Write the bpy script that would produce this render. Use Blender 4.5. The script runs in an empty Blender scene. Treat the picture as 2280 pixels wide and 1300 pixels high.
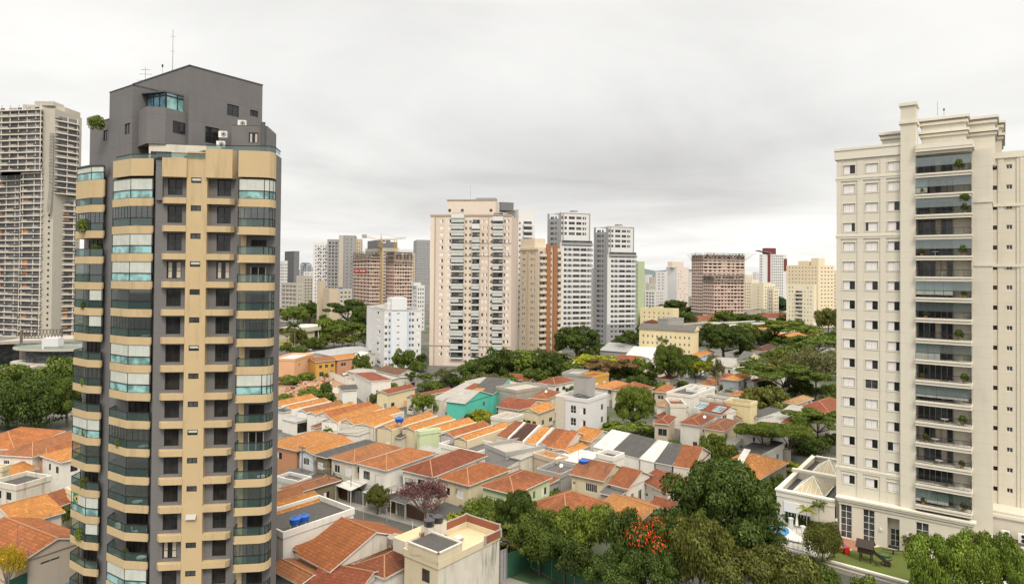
import bpy, math, random
import numpy as np
from mathutils import Vector, Matrix
R_ = math.radians
random.seed(7)
SC = bpy.context.scene
COL = SC.collection
# ------------------------------------------------------------------ camera
PITCH, ROLL, FPX, HOR = 0.79, 0.49, 1450.0, 608.0
CAMZ = 40.0
cd = bpy.data.cameras.new('camera'); cam = bpy.data.objects.new('camera', cd); COL.objects.link(cam)
RM = Matrix.Rotation(R_(90 + PITCH), 3, 'X') @ Matrix.Rotation(R_(ROLL), 3, 'Z')
cam.matrix_world = Matrix.Translation((0, 0, CAMZ)) @ RM.to_4x4()
CY = HOR - FPX * math.tan(R_(PITCH))
cd.sensor_width = 36; cd.lens = 36 * FPX / 2280; cd.shift_y = -(650 - CY) / 2280
cd.clip_start = 0.5; cd.clip_end = 20000
SC.camera = cam
# ------------------------------------------------------------------ sun, sky, exposure
SUN_EL, SUN_AZ, SUN_E = 50, 166, 1.5        # azimuth measured from +Y (view direction) towards +X
sd = bpy.data.lights.new('sun', 'SUN'); sd.energy = SUN_E; sd.angle = R_(16); sd.color = (1, .91, .78)
sun = bpy.data.objects.new('sun', sd); COL.objects.link(sun)
sdir = Vector((math.sin(R_(SUN_AZ)) * math.cos(R_(SUN_EL)), math.cos(R_(SUN_AZ)) * math.cos(R_(SUN_EL)), math.sin(R_(SUN_EL))))
sun.rotation_euler = sdir.to_track_quat('Z', 'Y').to_euler(); sun.location = (0, -50, 200)
W = bpy.data.worlds.new('World'); SC.world = W; W.use_nodes = True
nt = W.node_tree; nt.nodes.clear()
def N(t, **k):
    n = nt.nodes.new(t)
    for a, b in k.items():
        if a == 'ins':
            for i, v in b.items():
                if isinstance(v, bpy.types.NodeSocket): nt.links.new(v, n.inputs[i])
                else: n.inputs[i].default_value = v
        else: setattr(n, a, b)
    return n
def MT(op, a, b=None, c=None):
    d = {0: a}
    if b is not None: d[1] = b
    if c is not None: d[2] = c
    return N('ShaderNodeMath', operation=op, ins=d).outputs[0]
def MIX(f, a, b, bt='MIX'):
    n = N('ShaderNodeMix', data_type='RGBA', blend_type=bt)
    for i, v in ((0, f), (6, a), (7, b)):
        if isinstance(v, bpy.types.NodeSocket): nt.links.new(v, n.inputs[i])
        else: n.inputs[i].default_value = v if i == 0 else (*v[:3], 1)
    return n.outputs[2]
def RAMP(f, pts):
    n = N('ShaderNodeValToRGB', ins={0: f}); r = n.color_ramp
    while len(r.elements) < len(pts): r.elements.new(.5)
    for e, (p, c) in zip(r.elements, pts):
        e.position = p; e.color = (c, c, c, 1) if not hasattr(c, '__len__') else (*c[:3], 1)
    return n.outputs[0]
sky = N('ShaderNodeTexSky', sky_type='NISHITA', sun_disc=False, sun_elevation=R_(SUN_EL), sun_rotation=R_(SUN_AZ), air_density=1, dust_density=3)
tc = N('ShaderNodeTexCoord'); sp = N('ShaderNodeSeparateXYZ', ins={0: tc.outputs['Generated']})
X, Y, Z = sp.outputs
zz = MT('ADD', MT('MAXIMUM', Z, 0.0), 0.09)
pl = N('ShaderNodeCombineXYZ', ins={0: MT('DIVIDE', X, zz), 1: MT('DIVIDE', Y, zz), 2: 0.0}).outputs[0]
n1 = N('ShaderNodeTexNoise', ins={'Vector': pl, 'Scale': .55, 'Detail': 8.0, 'Roughness': .55, 'Distortion': .5}).outputs[0]
n2 = N('ShaderNodeTexNoise', ins={'Vector': pl, 'Scale': .13, 'Detail': 3.0, 'Roughness': .5}).outputs[0]
cl = MT('ADD', MT('MULTIPLY', n1, .68), MT('MULTIPLY', n2, .32))
# broad darker cloud mass above the far towers, brighter sky to the left and right of it
az = MT('ARCTAN2', X, Y)
def lobe(a0, wa, e0, we):
    a = MT('DIVIDE', MT('SUBTRACT', az, a0), wa); e = MT('DIVIDE', MT('SUBTRACT', Z, e0), we)
    return MT('EXPONENT', MT('MULTIPLY', MT('ADD', MT('MULTIPLY', a, a), MT('MULTIPLY', e, e)), -1.0))
dk = MT('ADD', MT('MULTIPLY', lobe(.12, .36, .155, .085), .13), MT('MULTIPLY', lobe(-.18, .3, .085, .03), .06))
dk = MT('ADD', dk, MT('MULTIPLY', lobe(.3, .25, .12, .04), .05))
br = MT('ADD', MT('MULTIPLY', lobe(.3, .7, .05, .035), .10), MT('ADD', MT('MULTIPLY', lobe(-.66, .3, .2, .2), .10), MT('MULTIPLY', lobe(.68, .22, .22, .3), .10)))
v = MT('ADD', MT('SUBTRACT', MT('ADD', MT('MULTIPLY', MT('SUBTRACT', cl, .5), .70), .645), dk), br)
# an overcast sky is brighter overhead than at the horizon
v = MT('MULTIPLY', v, MT('ADD', 1.0, MT('MULTIPLY', MT('SUBTRACT', MT('MAXIMUM', Z, .38), .38), 3.9)))
v = MT('MULTIPLY', v, MT('ADD', .16, MT('MULTIPLY', MT('GREATER_THAN', Z, -.03), .84)))
grey = MIX(RAMP(v, [(.38, 0.0), (.60, 1.0)]), (1, .975, .955), (1, .985, .95))
grey = MIX(RAMP(v, [(.70, 0.0), (1.2, 1.0)]), grey, (1, .955, .87))
cloudc = N('ShaderNodeVectorMath', operation='SCALE', ins={0: grey, 'Scale': MT('MULTIPLY', v, 10.0)}).outputs[0]
cover = MIX(.94, sky.outputs[0], cloudc)
bg = N('ShaderNodeBackground', ins={'Color': cover, 'Strength': .1})
N('ShaderNodeOutputWorld', ins={0: bg.outputs[0]})
vs = SC.view_settings; vs.view_transform = 'Standard'; vs.look = 'None'; vs.exposure = .55; vs.gamma = 1
SC.cycles.max_bounces = 6; SC.cycles.diffuse_bounces = 2; SC.cycles.glossy_bounces = 3
SC.cycles.transmission_bounces = 4; SC.cycles.transparent_max_bounces = 8; SC.cycles.volume_bounces = 1
SC.cycles.caustics_reflective = False; SC.cycles.caustics_refractive = False
# ------------------------------------------------------------------ pixel of the photograph -> place in the world
RX, UP, BK = RM @ Vector((1, 0, 0)), RM @ Vector((0, 1, 0)), RM @ Vector((0, 0, 1))
CP = Vector((0, 0, CAMZ))
def ray(px, py): return RX * ((px - 1140) / FPX) + UP * ((CY - py) / FPX) - BK
def G(px, py, z=0.0):
    r = ray(px, py); return CP + r * ((z - CAMZ) / r.z)
def D(px, py, d):
    r = ray(px, py); return CP + r * (d / r.y)
def XY(px, d):
    p = D(px, 606, d); return Vector((p.x, p.y, 0))
def ZH(px, py, d): return D(px, py, d).z
# ------------------------------------------------------------------ materials
MATS = {}
def matbase(name):
    global nt
    m = bpy.data.materials.new(name); m.use_nodes = True; nt = m.node_tree
    nt.nodes.clear(); MATS[name] = m; return m
def out(sh): N('ShaderNodeOutputMaterial', ins={0: sh})
def pri(col, rough=.8, spec=.3, metal=0.0, normal=None, **k):
    d = {'Roughness': rough, 'Specular IOR Level': spec, 'Metallic': metal}
    p = N('ShaderNodeBsdfPrincipled', ins=d)
    if isinstance(col, bpy.types.NodeSocket): nt.links.new(col, p.inputs['Base Color'])
    else: p.inputs['Base Color'].default_value = (*col, 1)
    if normal: nt.links.new(normal, p.inputs['Normal'])
    for a, b in k.items(): p.inputs[a].default_value = b
    return p.outputs[0]
def pos(): return N('ShaderNodeNewGeometry').outputs['Position']
def noise(vec, scale, det=4.0, rough=.55):
    return N('ShaderNodeTexNoise', ins={'Vector': vec, 'Scale': scale, 'Detail': det, 'Roughness': rough}).outputs[0]
def scl(vec, x, y, z): return N('ShaderNodeVectorMath', operation='MULTIPLY', ins={0: vec, 1: (x, y, z)}).outputs[0]
def tint(c, k): return tuple(max(0, min(1, x * k)) for x in c)
def wallmat(name, col, var=.10, stain=.25, scale=.35, rough=.85, grain=0, dirt=(.10, .09, .08), course=0):
    """plaster or paint: soft blotches, rain streaks, optional coarse grain"""
    m = matbase(name); p = pos()
    c = MIX(noise(p, scale, 5), tint(col, 1 - var), tint(col, 1 + var))
    if stain:
        s = noise(scl(p, 1.3, 1.3, .16), .9, 5, .65)
        s2 = noise(p, .12, 3)
        f = MT('MULTIPLY', RAMP(s, [(.52, 0.0), (.78, 1.0)]), MT('MULTIPLY', RAMP(s2, [(.35, .2), (.7, 1.0)]), stain))
        c = MIX(f, c, dirt)
    if grain: c = MIX(MT('MULTIPLY', noise(p, 9.0, 2, .8), grain), c, tint(col, .35))
    if course:
        z = N('ShaderNodeSeparateXYZ', ins={0: p}).outputs[2]
        ln = MT('LESS_THAN', MT('FRACT', MT('DIVIDE', z, course)), .03)
        c = MIX(MT('MULTIPLY', ln, .3), c, tint(col, .5))
    out(pri(c, rough, .25)); return m
def plain(name, col, rough=.6, spec=.4, metal=0.0, var=.06, scale=1.5):
    m = matbase(name); p = pos()
    out(pri(MIX(noise(p, scale, 3), tint(col, 1 - var), tint(col, 1 + var)), rough, spec, metal)); return m
def tilemat(name, c1, c2, dark=(.045, .03, .022), moss=.35, row=.46, colw=.32, rscale=.09):
    """clay roof: UV in metres, tiles differ from one another, shade at row lips and channels painted in, lichen patches"""
    m = matbase(name); p = pos()
    uv = N('ShaderNodeUVMap').outputs[0]
    s = N('ShaderNodeSeparateXYZ', ins={0: uv})
    u, w = MT('DIVIDE', s.outputs[0], colw), MT('DIVIDE', s.outputs[1], row)
    cell = N('ShaderNodeCombineXYZ', ins={0: MT('FLOOR', u), 1: MT('FLOOR', w)}).outputs[0]
    rnd = N('ShaderNodeTexWhiteNoise', noise_dimensions='2D', ins={'Vector': cell}).outputs[0]
    big = noise(p, rscale, 4, .6)
    c = MIX(RAMP(big, [(.35, 0.0), (.65, 1.0)]), c1, c2)
    c = MIX(MT('MULTIPLY', rnd, .75), c, tint(c1, .5))
    c = MIX(MT('MULTIPLY', RAMP(rnd, [(.86, 0.0), (.93, 1.0)]), .6), c, tint(c2, 1.9))
    oi = N('ShaderNodeObjectInfo').outputs['Random']
    c = MIX(MT('MULTIPLY', oi, .45), c, tint(c2, .66)); c = MIX(MT('MULTIPLY', RAMP(MT('FRACT', MT('MULTIPLY', oi, 7.3)), [(.55, 0.0), (1.0, 1.0)]), .45), c, (.22, .13, .075))
    c = MIX(MT('MULTIPLY', RAMP(noise(p, .55, 6, .75), [(.5, 0.0), (.68, 1.0)]), .4), c, tint(c1, .42))
    strk = noise(scl(uv, .55, .16, 1), 1.0, 6, .72)
    c = MIX(MT('MULTIPLY', RAMP(strk, [(.5, 0.0), (.72, 1.0)]), moss), c, dark)
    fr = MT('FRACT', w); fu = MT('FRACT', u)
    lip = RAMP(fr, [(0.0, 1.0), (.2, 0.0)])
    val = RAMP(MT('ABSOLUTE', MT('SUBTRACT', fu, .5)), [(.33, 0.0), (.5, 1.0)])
    c = MIX(MT('MULTIPLY', MT('MAXIMUM', lip, MT('MULTIPLY', val, .55)), .75), c, tint(c1, .16))  # shade under row lips and in tile channels, painted into the colour
    hgt = MT('ADD', MT('MULTIPLY', fr, -.6), MT('MULTIPLY', val, -1.0))
    b = N('ShaderNodeBump', ins={'Strength': .5, 'Distance': .05, 'Height': hgt}).outputs[0]
    out(pri(c, .85, .2, 0.0, b)); return m
def corrmat(name, col, period=.35, stain=.5):
    m = matbase(name); p = pos(); uv = N('ShaderNodeUVMap').outputs[0]
    s = N('ShaderNodeSeparateXYZ', ins={0: uv})
    wv = MT('SINE', MT('MULTIPLY', s.outputs[0], 6.283 / period))
    c = MIX(noise(p, .5, 5), tint(col, .75), tint(col, 1.2))
    sh = MT('LESS_THAN', MT('FRACT', MT('DIVIDE', s.outputs[1], 1.9)), .05)
    c = MIX(MT('MULTIPLY', sh, .4), c, tint(col, .4))
    c = MIX(MT('MULTIPLY', RAMP(noise(scl(uv, 2.2, .25, 1), 1.0, 5, .7), [(.48, 0.0), (.75, 1.0)]), stain), c, tint(col, .3))
    b = N('ShaderNodeBump', ins={'Strength': .7, 'Distance': .06, 'Height': wv}).outputs[0]
    out(pri(c, .8, .25, 0.0, b)); return m
def glassmat(name, col, rough=.06, spec=.5):
    m = matbase(name); p = pos()
    c = MIX(RAMP(noise(scl(p, 1, 1, 1), .8, 2), [(.4, 0.0), (.6, 1.0)]), tint(col, .6), tint(col, 1.5))
    out(pri(c, rough, spec)); return m
def seethrough(name, col, refl=.12, body=.25, bodycol=(.2, .4, .4)):
    m = matbase(name)
    t = N('ShaderNodeBsdfTransparent', ins={0: (*col, 1)}).outputs[0]
    g = N('ShaderNodeBsdfGlossy', ins={0: (.9, .95, .95, 1), 'Roughness': .03}).outputs[0]
    d = N('ShaderNodeBsdfDiffuse', ins={0: (*bodycol, 1)}).outputs[0]
    a = N('ShaderNodeMixShader', ins={0: body, 1: t, 2: d}).outputs[0]
    out(N('ShaderNodeMixShader', ins={0: refl, 1: a, 2: g}).outputs[0]); return m
def leafmat(name):
    """foliage: base colour comes from each tree's own object colour, varied leaf by leaf and by limb"""
    m = matbase(name); g = N('ShaderNodeNewGeometry'); oi = N('ShaderNodeObjectInfo')
    rnd = g.outputs['Random Per Island']
    c = oi.outputs['Color']
    v1 = MT('ADD', .55, MT('MULTIPLY', rnd, .95))
    v2 = RAMP(noise(g.outputs['Position'], .42, 3, .6), [(.32, .62), (.68, 1.3)])
    c = N('ShaderNodeVectorMath', operation='SCALE', ins={0: c, 'Scale': MT('MULTIPLY', v1, v2)}).outputs[0]
    hs = N('ShaderNodeHueSaturation', ins={'Hue': MT('ADD', .468, MT('MULTIPLY', noise(g.outputs['Position'], .25, 2), .03)), 'Saturation': 1.0, 'Value': 1.0, 'Color': c}).outputs[0]
    d = N('ShaderNodeBsdfDiffuse', ins={0: hs}).outputs[0]
    t = N('ShaderNodeBsdfTranslucent', ins={0: MIX(1.0, hs, (.9, 1.0, .35), 'MULTIPLY')}).outputs[0]
    gl = N('ShaderNodeBsdfGlossy', ins={0: (.5, .5, .5, 1), 'Roughness': .45}).outputs[0]
    a = N('ShaderNodeMixShader', ins={0: .27, 1: d, 2: t}).outputs[0]
    out(N('ShaderNodeMixShader', ins={0: .02, 1: a, 2: gl}).outputs[0]); return m
# paint and plaster
wallmat('white', (.71, .69, .64), .08, .45); wallmat('offwhite', (.62, .58, .50), .1, .5)
wallmat('cream', (.62, .54, .38), .08, .45); wallmat('yellow', (.70, .60, .38), .08, .25)
wallmat('beige', (.50, .42, .32), .08, .3); wallmat('peach', (.66, .38, .22), .08, .2)
wallmat('orangewall', (.72, .28, .05), .08, .15); wallmat('ochre', (.55, .32, .08), .08, .2)
wallmat('greywall', (.34, .33, .32), .12, .4); wallmat('bluegrey', (.40, .43, .48), .08, .25)
wallmat('palegreen', (.52, .60, .38), .07, .25); wallmat('teal', (.10, .48, .38), .07, .15)
wallmat('brick', (.28, .10, .055), .15, .3); wallmat('olive', (.22, .19, .12), .1, .3)
wallmat('stained', (.60, .565, .49), .2, 1.0, .7, dirt=(.06, .056, .05)); wallmat('yellowstained', (.66, .56, .33), .1, .5, .5, dirt=(.06, .055, .05))
wallmat('mauve', (.46, .40, .42), .08, .25); wallmat('salmon', (.55, .28, .16), .08, .25)
wallmat('rawconcrete', (.36, .33, .29), .18, .6, .5); wallmat('darkgrey', (.10, .10, .105), .12, .2)
wallmat('greytower', (.188, .182, .184), .14, .5, .5, .7, grain=.5, course=2.8); wallmat('tan', (.55, .42, .245), .10, .65, .5, .7, grain=.25, dirt=(.16, .12, .08))
wallmat('creamtower', (.64, .60, .51), .05, .16, .3, .85, course=1.45); wallmat('creamtrim', (.68, .645, .555), .04, .12)
wallmat('pinkbeige', (.62, .52, .445), .05, .1); wallmat('peachbeige', (.67, .585, .495), .05, .1)
wallmat('cap', (.42, .33, .27)); wallmat('towerwhite', (.64, .635, .635), .05, .1); wallmat('towergrey', (.17, .17, .18), .06, .1); wallmat('midgrey', (.30, .30, .31), .08, .15)
wallmat('paleblue', (.66, .69, .72), .05, .15); wallmat('lightblue', (.50, .57, .66), .05, .15)
wallmat('stucco', (.62, .54, .43), .06, .2); wallmat('terracotta', (.32, .15, .075), .1, .15)
wallmat('greentower', (.40, .47, .30), .05, .1); wallmat('redtower', (.17, .05, .05), .06, .1)
wallmat('yellowtower', (.75, .64, .46), .05, .12); wallmat('creamblock', (.74, .68, .52), .06, .15)
wallmat('rosetower', (.68, .59, .53), .05, .12)
wallmat('hollowbrick', (.46, .30, .255), .2, .3, .8); wallmat('slab', (.64, .60, .53), .12, .4); wallmat('scaffold', (.16, .13, .11), .25, .2, 1.2)
wallmat('limestone', (.46, .43, .37), .1, .3); wallmat('flagstone', (.55, .50, .42), .2, .2, 2.0)
# roofs
tilemat('tile_orange', (.43, .155, .05), (.31, .105, .042), moss=.45)
tilemat('tile_bright', (.56, .26, .072), (.46, .19, .056), moss=.28)
tilemat('tile_red', (.31, .095, .045), (.2, .062, .035), moss=.55)
tilemat('tile_old', (.37, .13, .052), (.2, .07, .036), moss=.75)
tilemat('tile_brown', (.11, .05, .035), (.075, .038, .03), moss=.4)
tilemat('tile_straw', (.48, .33, .15), (.36, .2, .09), moss=.4)
corrmat('fibre', (.13, .125, .12)); corrmat('fibredark', (.085, .083, .08)); corrmat('fibrelight', (.36, .34, .31)); corrmat('metalwhite', (.56, .545, .51), .5, .35)
corrmat('metalgrey', (.34, .34, .34), .5, .3)
wallmat('gravel', (.10, .095, .09), .4, .5, 2.5, grain=.6); wallmat('terrace', (.58, .46, .29), .12, .35, .6); wallmat('mortar', (.34, .18, .10), .2, .3, 1.5)
# fittings
plain('frame_white', (.72, .71, .68)); plain('frame_dark', (.022, .02, .02)); plain('frame_grey', (.3, .3, .3)); plain('frame_brown', (.09, .05, .03))
plain('shutter', (.74, .72, .70), .6); plain('shutter_grey', (.42, .40, .38)); plain('blind', (.50, .53, .49), .8, var=.2, scale=1.2); plain('curtain', (.5, .44, .36), .9, var=.3, scale=3)
glassmat('glass', (.018, .02, .022)); glassmat('glass_mid', (.05, .055, .06)); glassmat('glass_soft', (.13, .135, .14)); glassmat('turq', (.20, .37, .37), .12, .5); glassmat('glass_blue', (.05, .12, .17))
glassmat('interior', (.02, .018, .016), .5, .2)
seethrough('rail_glass', (.5, .66, .64), .10, .28, (.09, .18, .175)); seethrough('clear_glass', (.72, .78, .78), .12, .12, (.3, .35, .34))
plain('metal', (.35, .35, .36), .4, .5, .6); plain('black', (.015, .015, .015), .5); plain('red', (.55, .03, .02), .4); plain('blue', (.01, .10, .42), .45)
plain('crane_yellow', (.50, .31, .06), .5); plain('wood', (.036, .023, .016), .7); plain('concrete', (.34, .33, .31), .85, var=.2); plain('polewood', (.16, .15, .14), .85)
plain('green_paint', (.028, .10, .055), .6); plain('yellow_paint', (.7, .42, .03), .5); plain('orange_toy', (.7, .16, .02), .4); plain('flag_green', (.0, .22, .06), .8); plain('flag_blue', (.0, .02, .2), .8)
plain('skin', (.42, .24, .16), .6); plain('cloth_yellow', (.6, .4, .08), .9); plain('cloth_dark', (.03, .035, .06), .9); plain('carpaint', (.5, .51, .52), .25, .6, .3); plain('cardark', (.03, .03, .035), .25, .6); plain('carred', (.3, .03, .02), .25, .6); plain('tyre', (.012, .012, .012), .9)
leafmat('leaf')
wallmat('bark', (.11, .085, .062), .25, .3, 2.0); wallmat('barkpale', (.28, .25, .2), .2, .3, 2.0)
# ------------------------------------------------------------------ mesh building
def V3(p, z=None): return Vector((p[0], p[1], p[2] if z is None else z))
class MB:
    def __init__(s): s.v = []; s.f = []; s.m = []; s.mats = []
    def mi(s, mat):
        if mat not in s.mats: s.mats.append(mat)
        return s.mats.index(mat)
    def face(s, pts, mat):
        i = len(s.v); s.v += [tuple(p) for p in pts]; s.f.append(tuple(range(i, i + len(pts)))); s.m.append(s.mi(mat))
    def box(s, o, a, b, c, mat, top=None):
        o, a, b, c = Vector(o), Vector(a), Vector(b), Vector(c)
        if a.cross(b).dot(c) < 0: o = o + a; a = -a
        p = [o, o + a, o + a + b, o + b, o + c, o + a + c, o + a + b + c, o + b + c]
        for k, q in enumerate(((0, 3, 2, 1), (4, 5, 6, 7), (0, 1, 5, 4), (1, 2, 6, 5), (2, 3, 7, 6), (3, 0, 4, 7))):
            s.face([p[i] for i in q], top if (k == 1 and top) else mat)
    def bx(s, x0, x1, y0, y1, z0, z1, mat, top=None): s.box((x0, y0, z0), (x1 - x0, 0, 0), (0, y1 - y0, 0), (0, 0, z1 - z0), mat, top)
    def tube(s, p, q, r0, r1, mat, n=6, caps=True):
        p, q = Vector(p), Vector(q); d = q - p
        if d.length < 1e-6: return
        x = d.orthogonal().normalized(); y = d.normalized().cross(x)
        A = [p + (x * math.cos(6.2832 * k / n) + y * math.sin(6.2832 * k / n)) * r0 for k in range(n)]
        B = [q + (x * math.cos(6.2832 * k / n) + y * math.sin(6.2832 * k / n)) * r1 for k in range(n)]
        for k in range(n): s.face([A[k], A[(k + 1) % n], B[(k + 1) % n], B[k]], mat)
        if caps: s.face(B, mat); s.face(A[::-1], mat)
    def prism(s, pts, z0, z1, mat, top=None, bottom=True):
        """vertical prism over a plan polygon (counter-clockwise)"""
        a = sum(pts[i][0] * pts[(i + 1) % len(pts)][1] - pts[(i + 1) % len(pts)][0] * pts[i][1] for i in range(len(pts)))
        if a < 0: pts = pts[::-1]
        n = len(pts)
        for i in range(n):
            p, q = pts[i], pts[(i + 1) % n]
            s.face([(p[0], p[1], z0), (q[0], q[1], z0), (q[0], q[1], z1), (p[0], p[1], z1)], mat)
        s.face([(p[0], p[1], z1) for p in pts], top or mat)
        if bottom: s.face([(p[0], p[1], z0) for p in pts[::-1]], mat)
    def mesh(s, name, off=(0, 0, 0)):
        me = bpy.data.meshes.new(name)
        me.from_pydata([(x - off[0], y - off[1], z - off[2]) for x, y, z in s.v], [], s.f)
        for m in s.mats: me.materials.append(MATS[m])
        me.polygons.foreach_set('material_index', s.m)
        uvl = me.uv_layers.new(name='UVMap'); uv = []
        for f in s.f:
            p = [Vector(s.v[i]) for i in f]; nn = Vector((0, 0, 0))
            for i in range(len(p)): nn += p[i].cross(p[(i + 1) % len(p)])
            nn = nn.normalized() if nn.length > 1e-9 else Vector((0, 0, 1))
            h = Vector((-nn.y, nn.x, 0))
            h = h.normalized() if h.length > .02 else Vector((.8, -.6, 0))
            t = nn.cross(h)
            for q in p: uv += [q.dot(h), q.dot(t)]
        uvl.data.foreach_set('uv', uv)
        return me
    def build(s, name, parent=None, label=None, **k):
        off = parent_loc(parent)
        o = bpy.data.objects.new(name, s.mesh(name, off)); COL.objects.link(o)
        if parent: o.parent = parent
        if label: o['label'] = label
        for a, b in k.items(): o[a] = b
        return o
def parent_loc(p):
    l = Vector((0, 0, 0))
    while p: l += Vector(p.location); p = p.parent
    return l
def thing(name, label, cat, loc, group=None):
    o = bpy.data.objects.new(name, None); COL.objects.link(o); o.location = loc; o.empty_display_size = .5
    o['label'] = label; o['category'] = cat
    if group: o['group'] = group
    return o
def tag(o, label, cat, group=None):
    o['label'] = label; o['category'] = cat
    if group: o['group'] = group
    return o
class Fr:
    """a vertical face: origin, direction along it, outward normal"""
    def __init__(s, o, d, n): s.o = Vector((o[0], o[1], 0)); s.d = Vector((d[0], d[1], 0)).normalized(); s.n = Vector((n[0], n[1], 0)).normalized()
    def p(s, u, w, z): return s.o + s.d * u + s.n * w + Vector((0, 0, z))
    def u(s, px, w=0.0):
        r = ray(px, 606); o = s.o + s.n * w
        # (o + d u) is on the vertical plane through the eye and the pixel column
        k = Vector((r.y, -r.x, 0)); return -o.dot(k) / s.d.dot(k)
    def box(s, mb, u0, u1, w0, w1, z0, z1, mat, top=None): mb.box(s.p(u0, w0, z0), s.d * (u1 - u0), s.n * (w1 - w0), (0, 0, z1 - z0), mat, top)
    def quad(s, mb, u0, u1, z0, z1, w, mat): mb.face([s.p(u0, w, z0), s.p(u1, w, z0), s.p(u1, w, z1), s.p(u0, w, z1)], mat)
    def holes(s, mb, u0, u1, z0, z1, hs, mat, w=0.0, rev=.14, revmat=None):
        hs = [(max(a, u0), min(b, u1), max(c, z0), min(d, z1)) for a, b, c, d in hs if b > u0 and a < u1 and d > z0 and c < z1]
        us = sorted({round(x, 4) for h in hs for x in h[:2]} | {round(u0, 4), round(u1, 4)})
        zs = sorted({round(x, 4) for h in hs for x in h[2:]} | {round(z0, 4), round(z1, 4)})
        for z_a, z_b in zip(zs, zs[1:]):
            zc = (z_a + z_b) / 2; row = [h for h in hs if h[2] < zc < h[3]]; st = None
            for a, b in zip(us, us[1:]):
                c = (a + b) / 2; inh = any(h[0] < c < h[1] for h in row)
                if not inh and st is None: st = a
                if inh and st is not None: s.quad(mb, st, a, z_a, z_b, w, mat); st = None
            if st is not None: s.quad(mb, st, us[-1], z_a, z_b, w, mat)
        rm = revmat or mat
        for a, b, c, d in hs:
            P = lambda u, ww, z: s.p(u, ww, z)
            mb.face([P(a, w, c), P(a, w, d), P(a, w - rev, d), P(a, w - rev, c)], rm); mb.face([P(b, w, c), P(b, w - rev, c), P(b, w - rev, d), P(b, w, d)], rm)
            mb.face([P(a, w, d), P(b, w, d), P(b, w - rev, d), P(a, w - rev, d)], rm); mb.face([P(a, w, c), P(a, w - rev, c), P(b, w - rev, c), P(b, w, c)], rm)
def corner(nx, d, th=53.5):
    """frames of the two faces that meet at a building corner seen at pixel column nx, depth d; th = heading of the right-hand face"""
    o = XY(nx, d); a = Vector((math.cos(R_(th)), math.sin(R_(th)), 0)); b = Vector((-a.y, a.x, 0))
    return Fr(o, a, -b), Fr(o, b, -a)
# ------------------------------------------------------------------ windows
WC = {}; WCOUNT = {}; WREST = {}
def winmesh(kind, w, h, fm):
    key = (kind, round(w, 2), round(h, 2), fm)
    if key in WC: return WC[key]
    b = MB(); t = min(.07, w * .08); x0, x1 = -w / 2, w / 2
    def bar(a, c, z0, z1, m=fm, y=.05): b.bx(a, c, 0, y, z0, z1, m)
    def pane(a, c, z0, z1, m, y=.02): b.face([(a, y, z0), (c, y, z0), (c, y, z1), (a, y, z1)][::-1], m)
    bar(x0, x0 + t, 0, h); bar(x1 - t, x1, 0, h); bar(x0 + t, x1 - t, 0, t); bar(x0 + t, x1 - t, h - t, h)
    a, c = x0 + t, x1 - t
    if kind in 'gvcd':
        m = {'g': 'glass', 'v': 'glass_mid', 'c': 'glass', 'd': 'interior'}[kind]
        pane(a, c, t, h - t, m)
        bar(-t / 2, t / 2, t, h - t)
        if kind == 'c': pane(a + .05, a + (c - a) * .33, t, h - t, 'curtain', .03); pane(c - (c - a) * .3, c - .05, t, h - t, 'curtain', .03)
        if h > 1.6 and kind != 'd': bar(a, -t / 2, h * .42, h * .42 + .05); bar(t / 2, c, h * .42, h * .42 + .05)
    elif kind == 's':
        pane(a, c, t, h - t, 'shutter', .03); bar(-.015, .015, t, h - t, 'shutter_grey', .035)
    elif kind in 'hHkK':
        fr = {'h': .55, 'H': .72, 'k': .55, 'K': .8}[kind]; s = -1 if kind in 'hH' else 1
        xm = (a + (c - a) * fr) if s > 0 else (c - (c - a) * fr)
        if s > 0: pane(a, xm, t, h - t, 'shutter', .03); pane(xm, c, t, h - t, 'glass')
        else: pane(xm, c, t, h - t, 'shutter', .03); pane(a, xm, t, h - t, 'glass')
    elif kind == 'l':
        pane(a, c, t, h - t, 'glass')
        n = max(2, int(w / .35))
        for k in range(1, n): bar(a + (c - a) * k / n - .025, a + (c - a) * k / n + .025, t, h - t)
    elif kind == 'b':
        pane(a, c, t, h - t, 'glass'); pane(a, c, h * .45, h - t, 'blind', .03)
    elif kind == 'x':      # tall curtain wall lights
        pane(a, c, t, h - t, 'glass_mid'); bar(-t / 2, t / 2, t, h - t)
        for k in range(1, int(h / 1.15) + 1):
            z = h * k / (int(h / 1.15) + 1); bar(a, -t / 2, z - .03, z + .03); bar(t / 2, c, z - .03, z + .03)
    WC[key] = (b.mesh('window'), b); return WC[key]
def window(root, fr, u, z, w, h, kind='g', fm='frame_white', wo=-.12, name='window', cap=100):
    """one window of a building: a part of its own up to the hundredth, the rest of that building's windows as one part"""
    me, b = winmesh(kind, w, h, fm); n = WCOUNT.get(root.name, 0); WCOUNT[root.name] = n + 1
    P = fr.p(u, wo, z)
    # the mesh's +x must run so that its +y is the outward normal
    xd = Vector((fr.n.y, -fr.n.x, 0))
    if n < cap:
        o = bpy.data.objects.new(name, me); COL.objects.link(o); o.parent = root
        o.location = P - parent_loc(root); o.rotation_euler = (0, 0, math.atan2(xd.y, xd.x))
        return o
    mb = WREST.setdefault(root.name, (root, MB()))[1]
    for f, m in zip(b.f, b.m): mb.face([P + xd * b.v[i][0] + fr.n * b.v[i][1] + Vector((0, 0, b.v[i][2])) for i in f], b.mats[m])
def flush_windows():
    for root, mb in WREST.values(): mb.build('window', root, kind='stuff')
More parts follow.
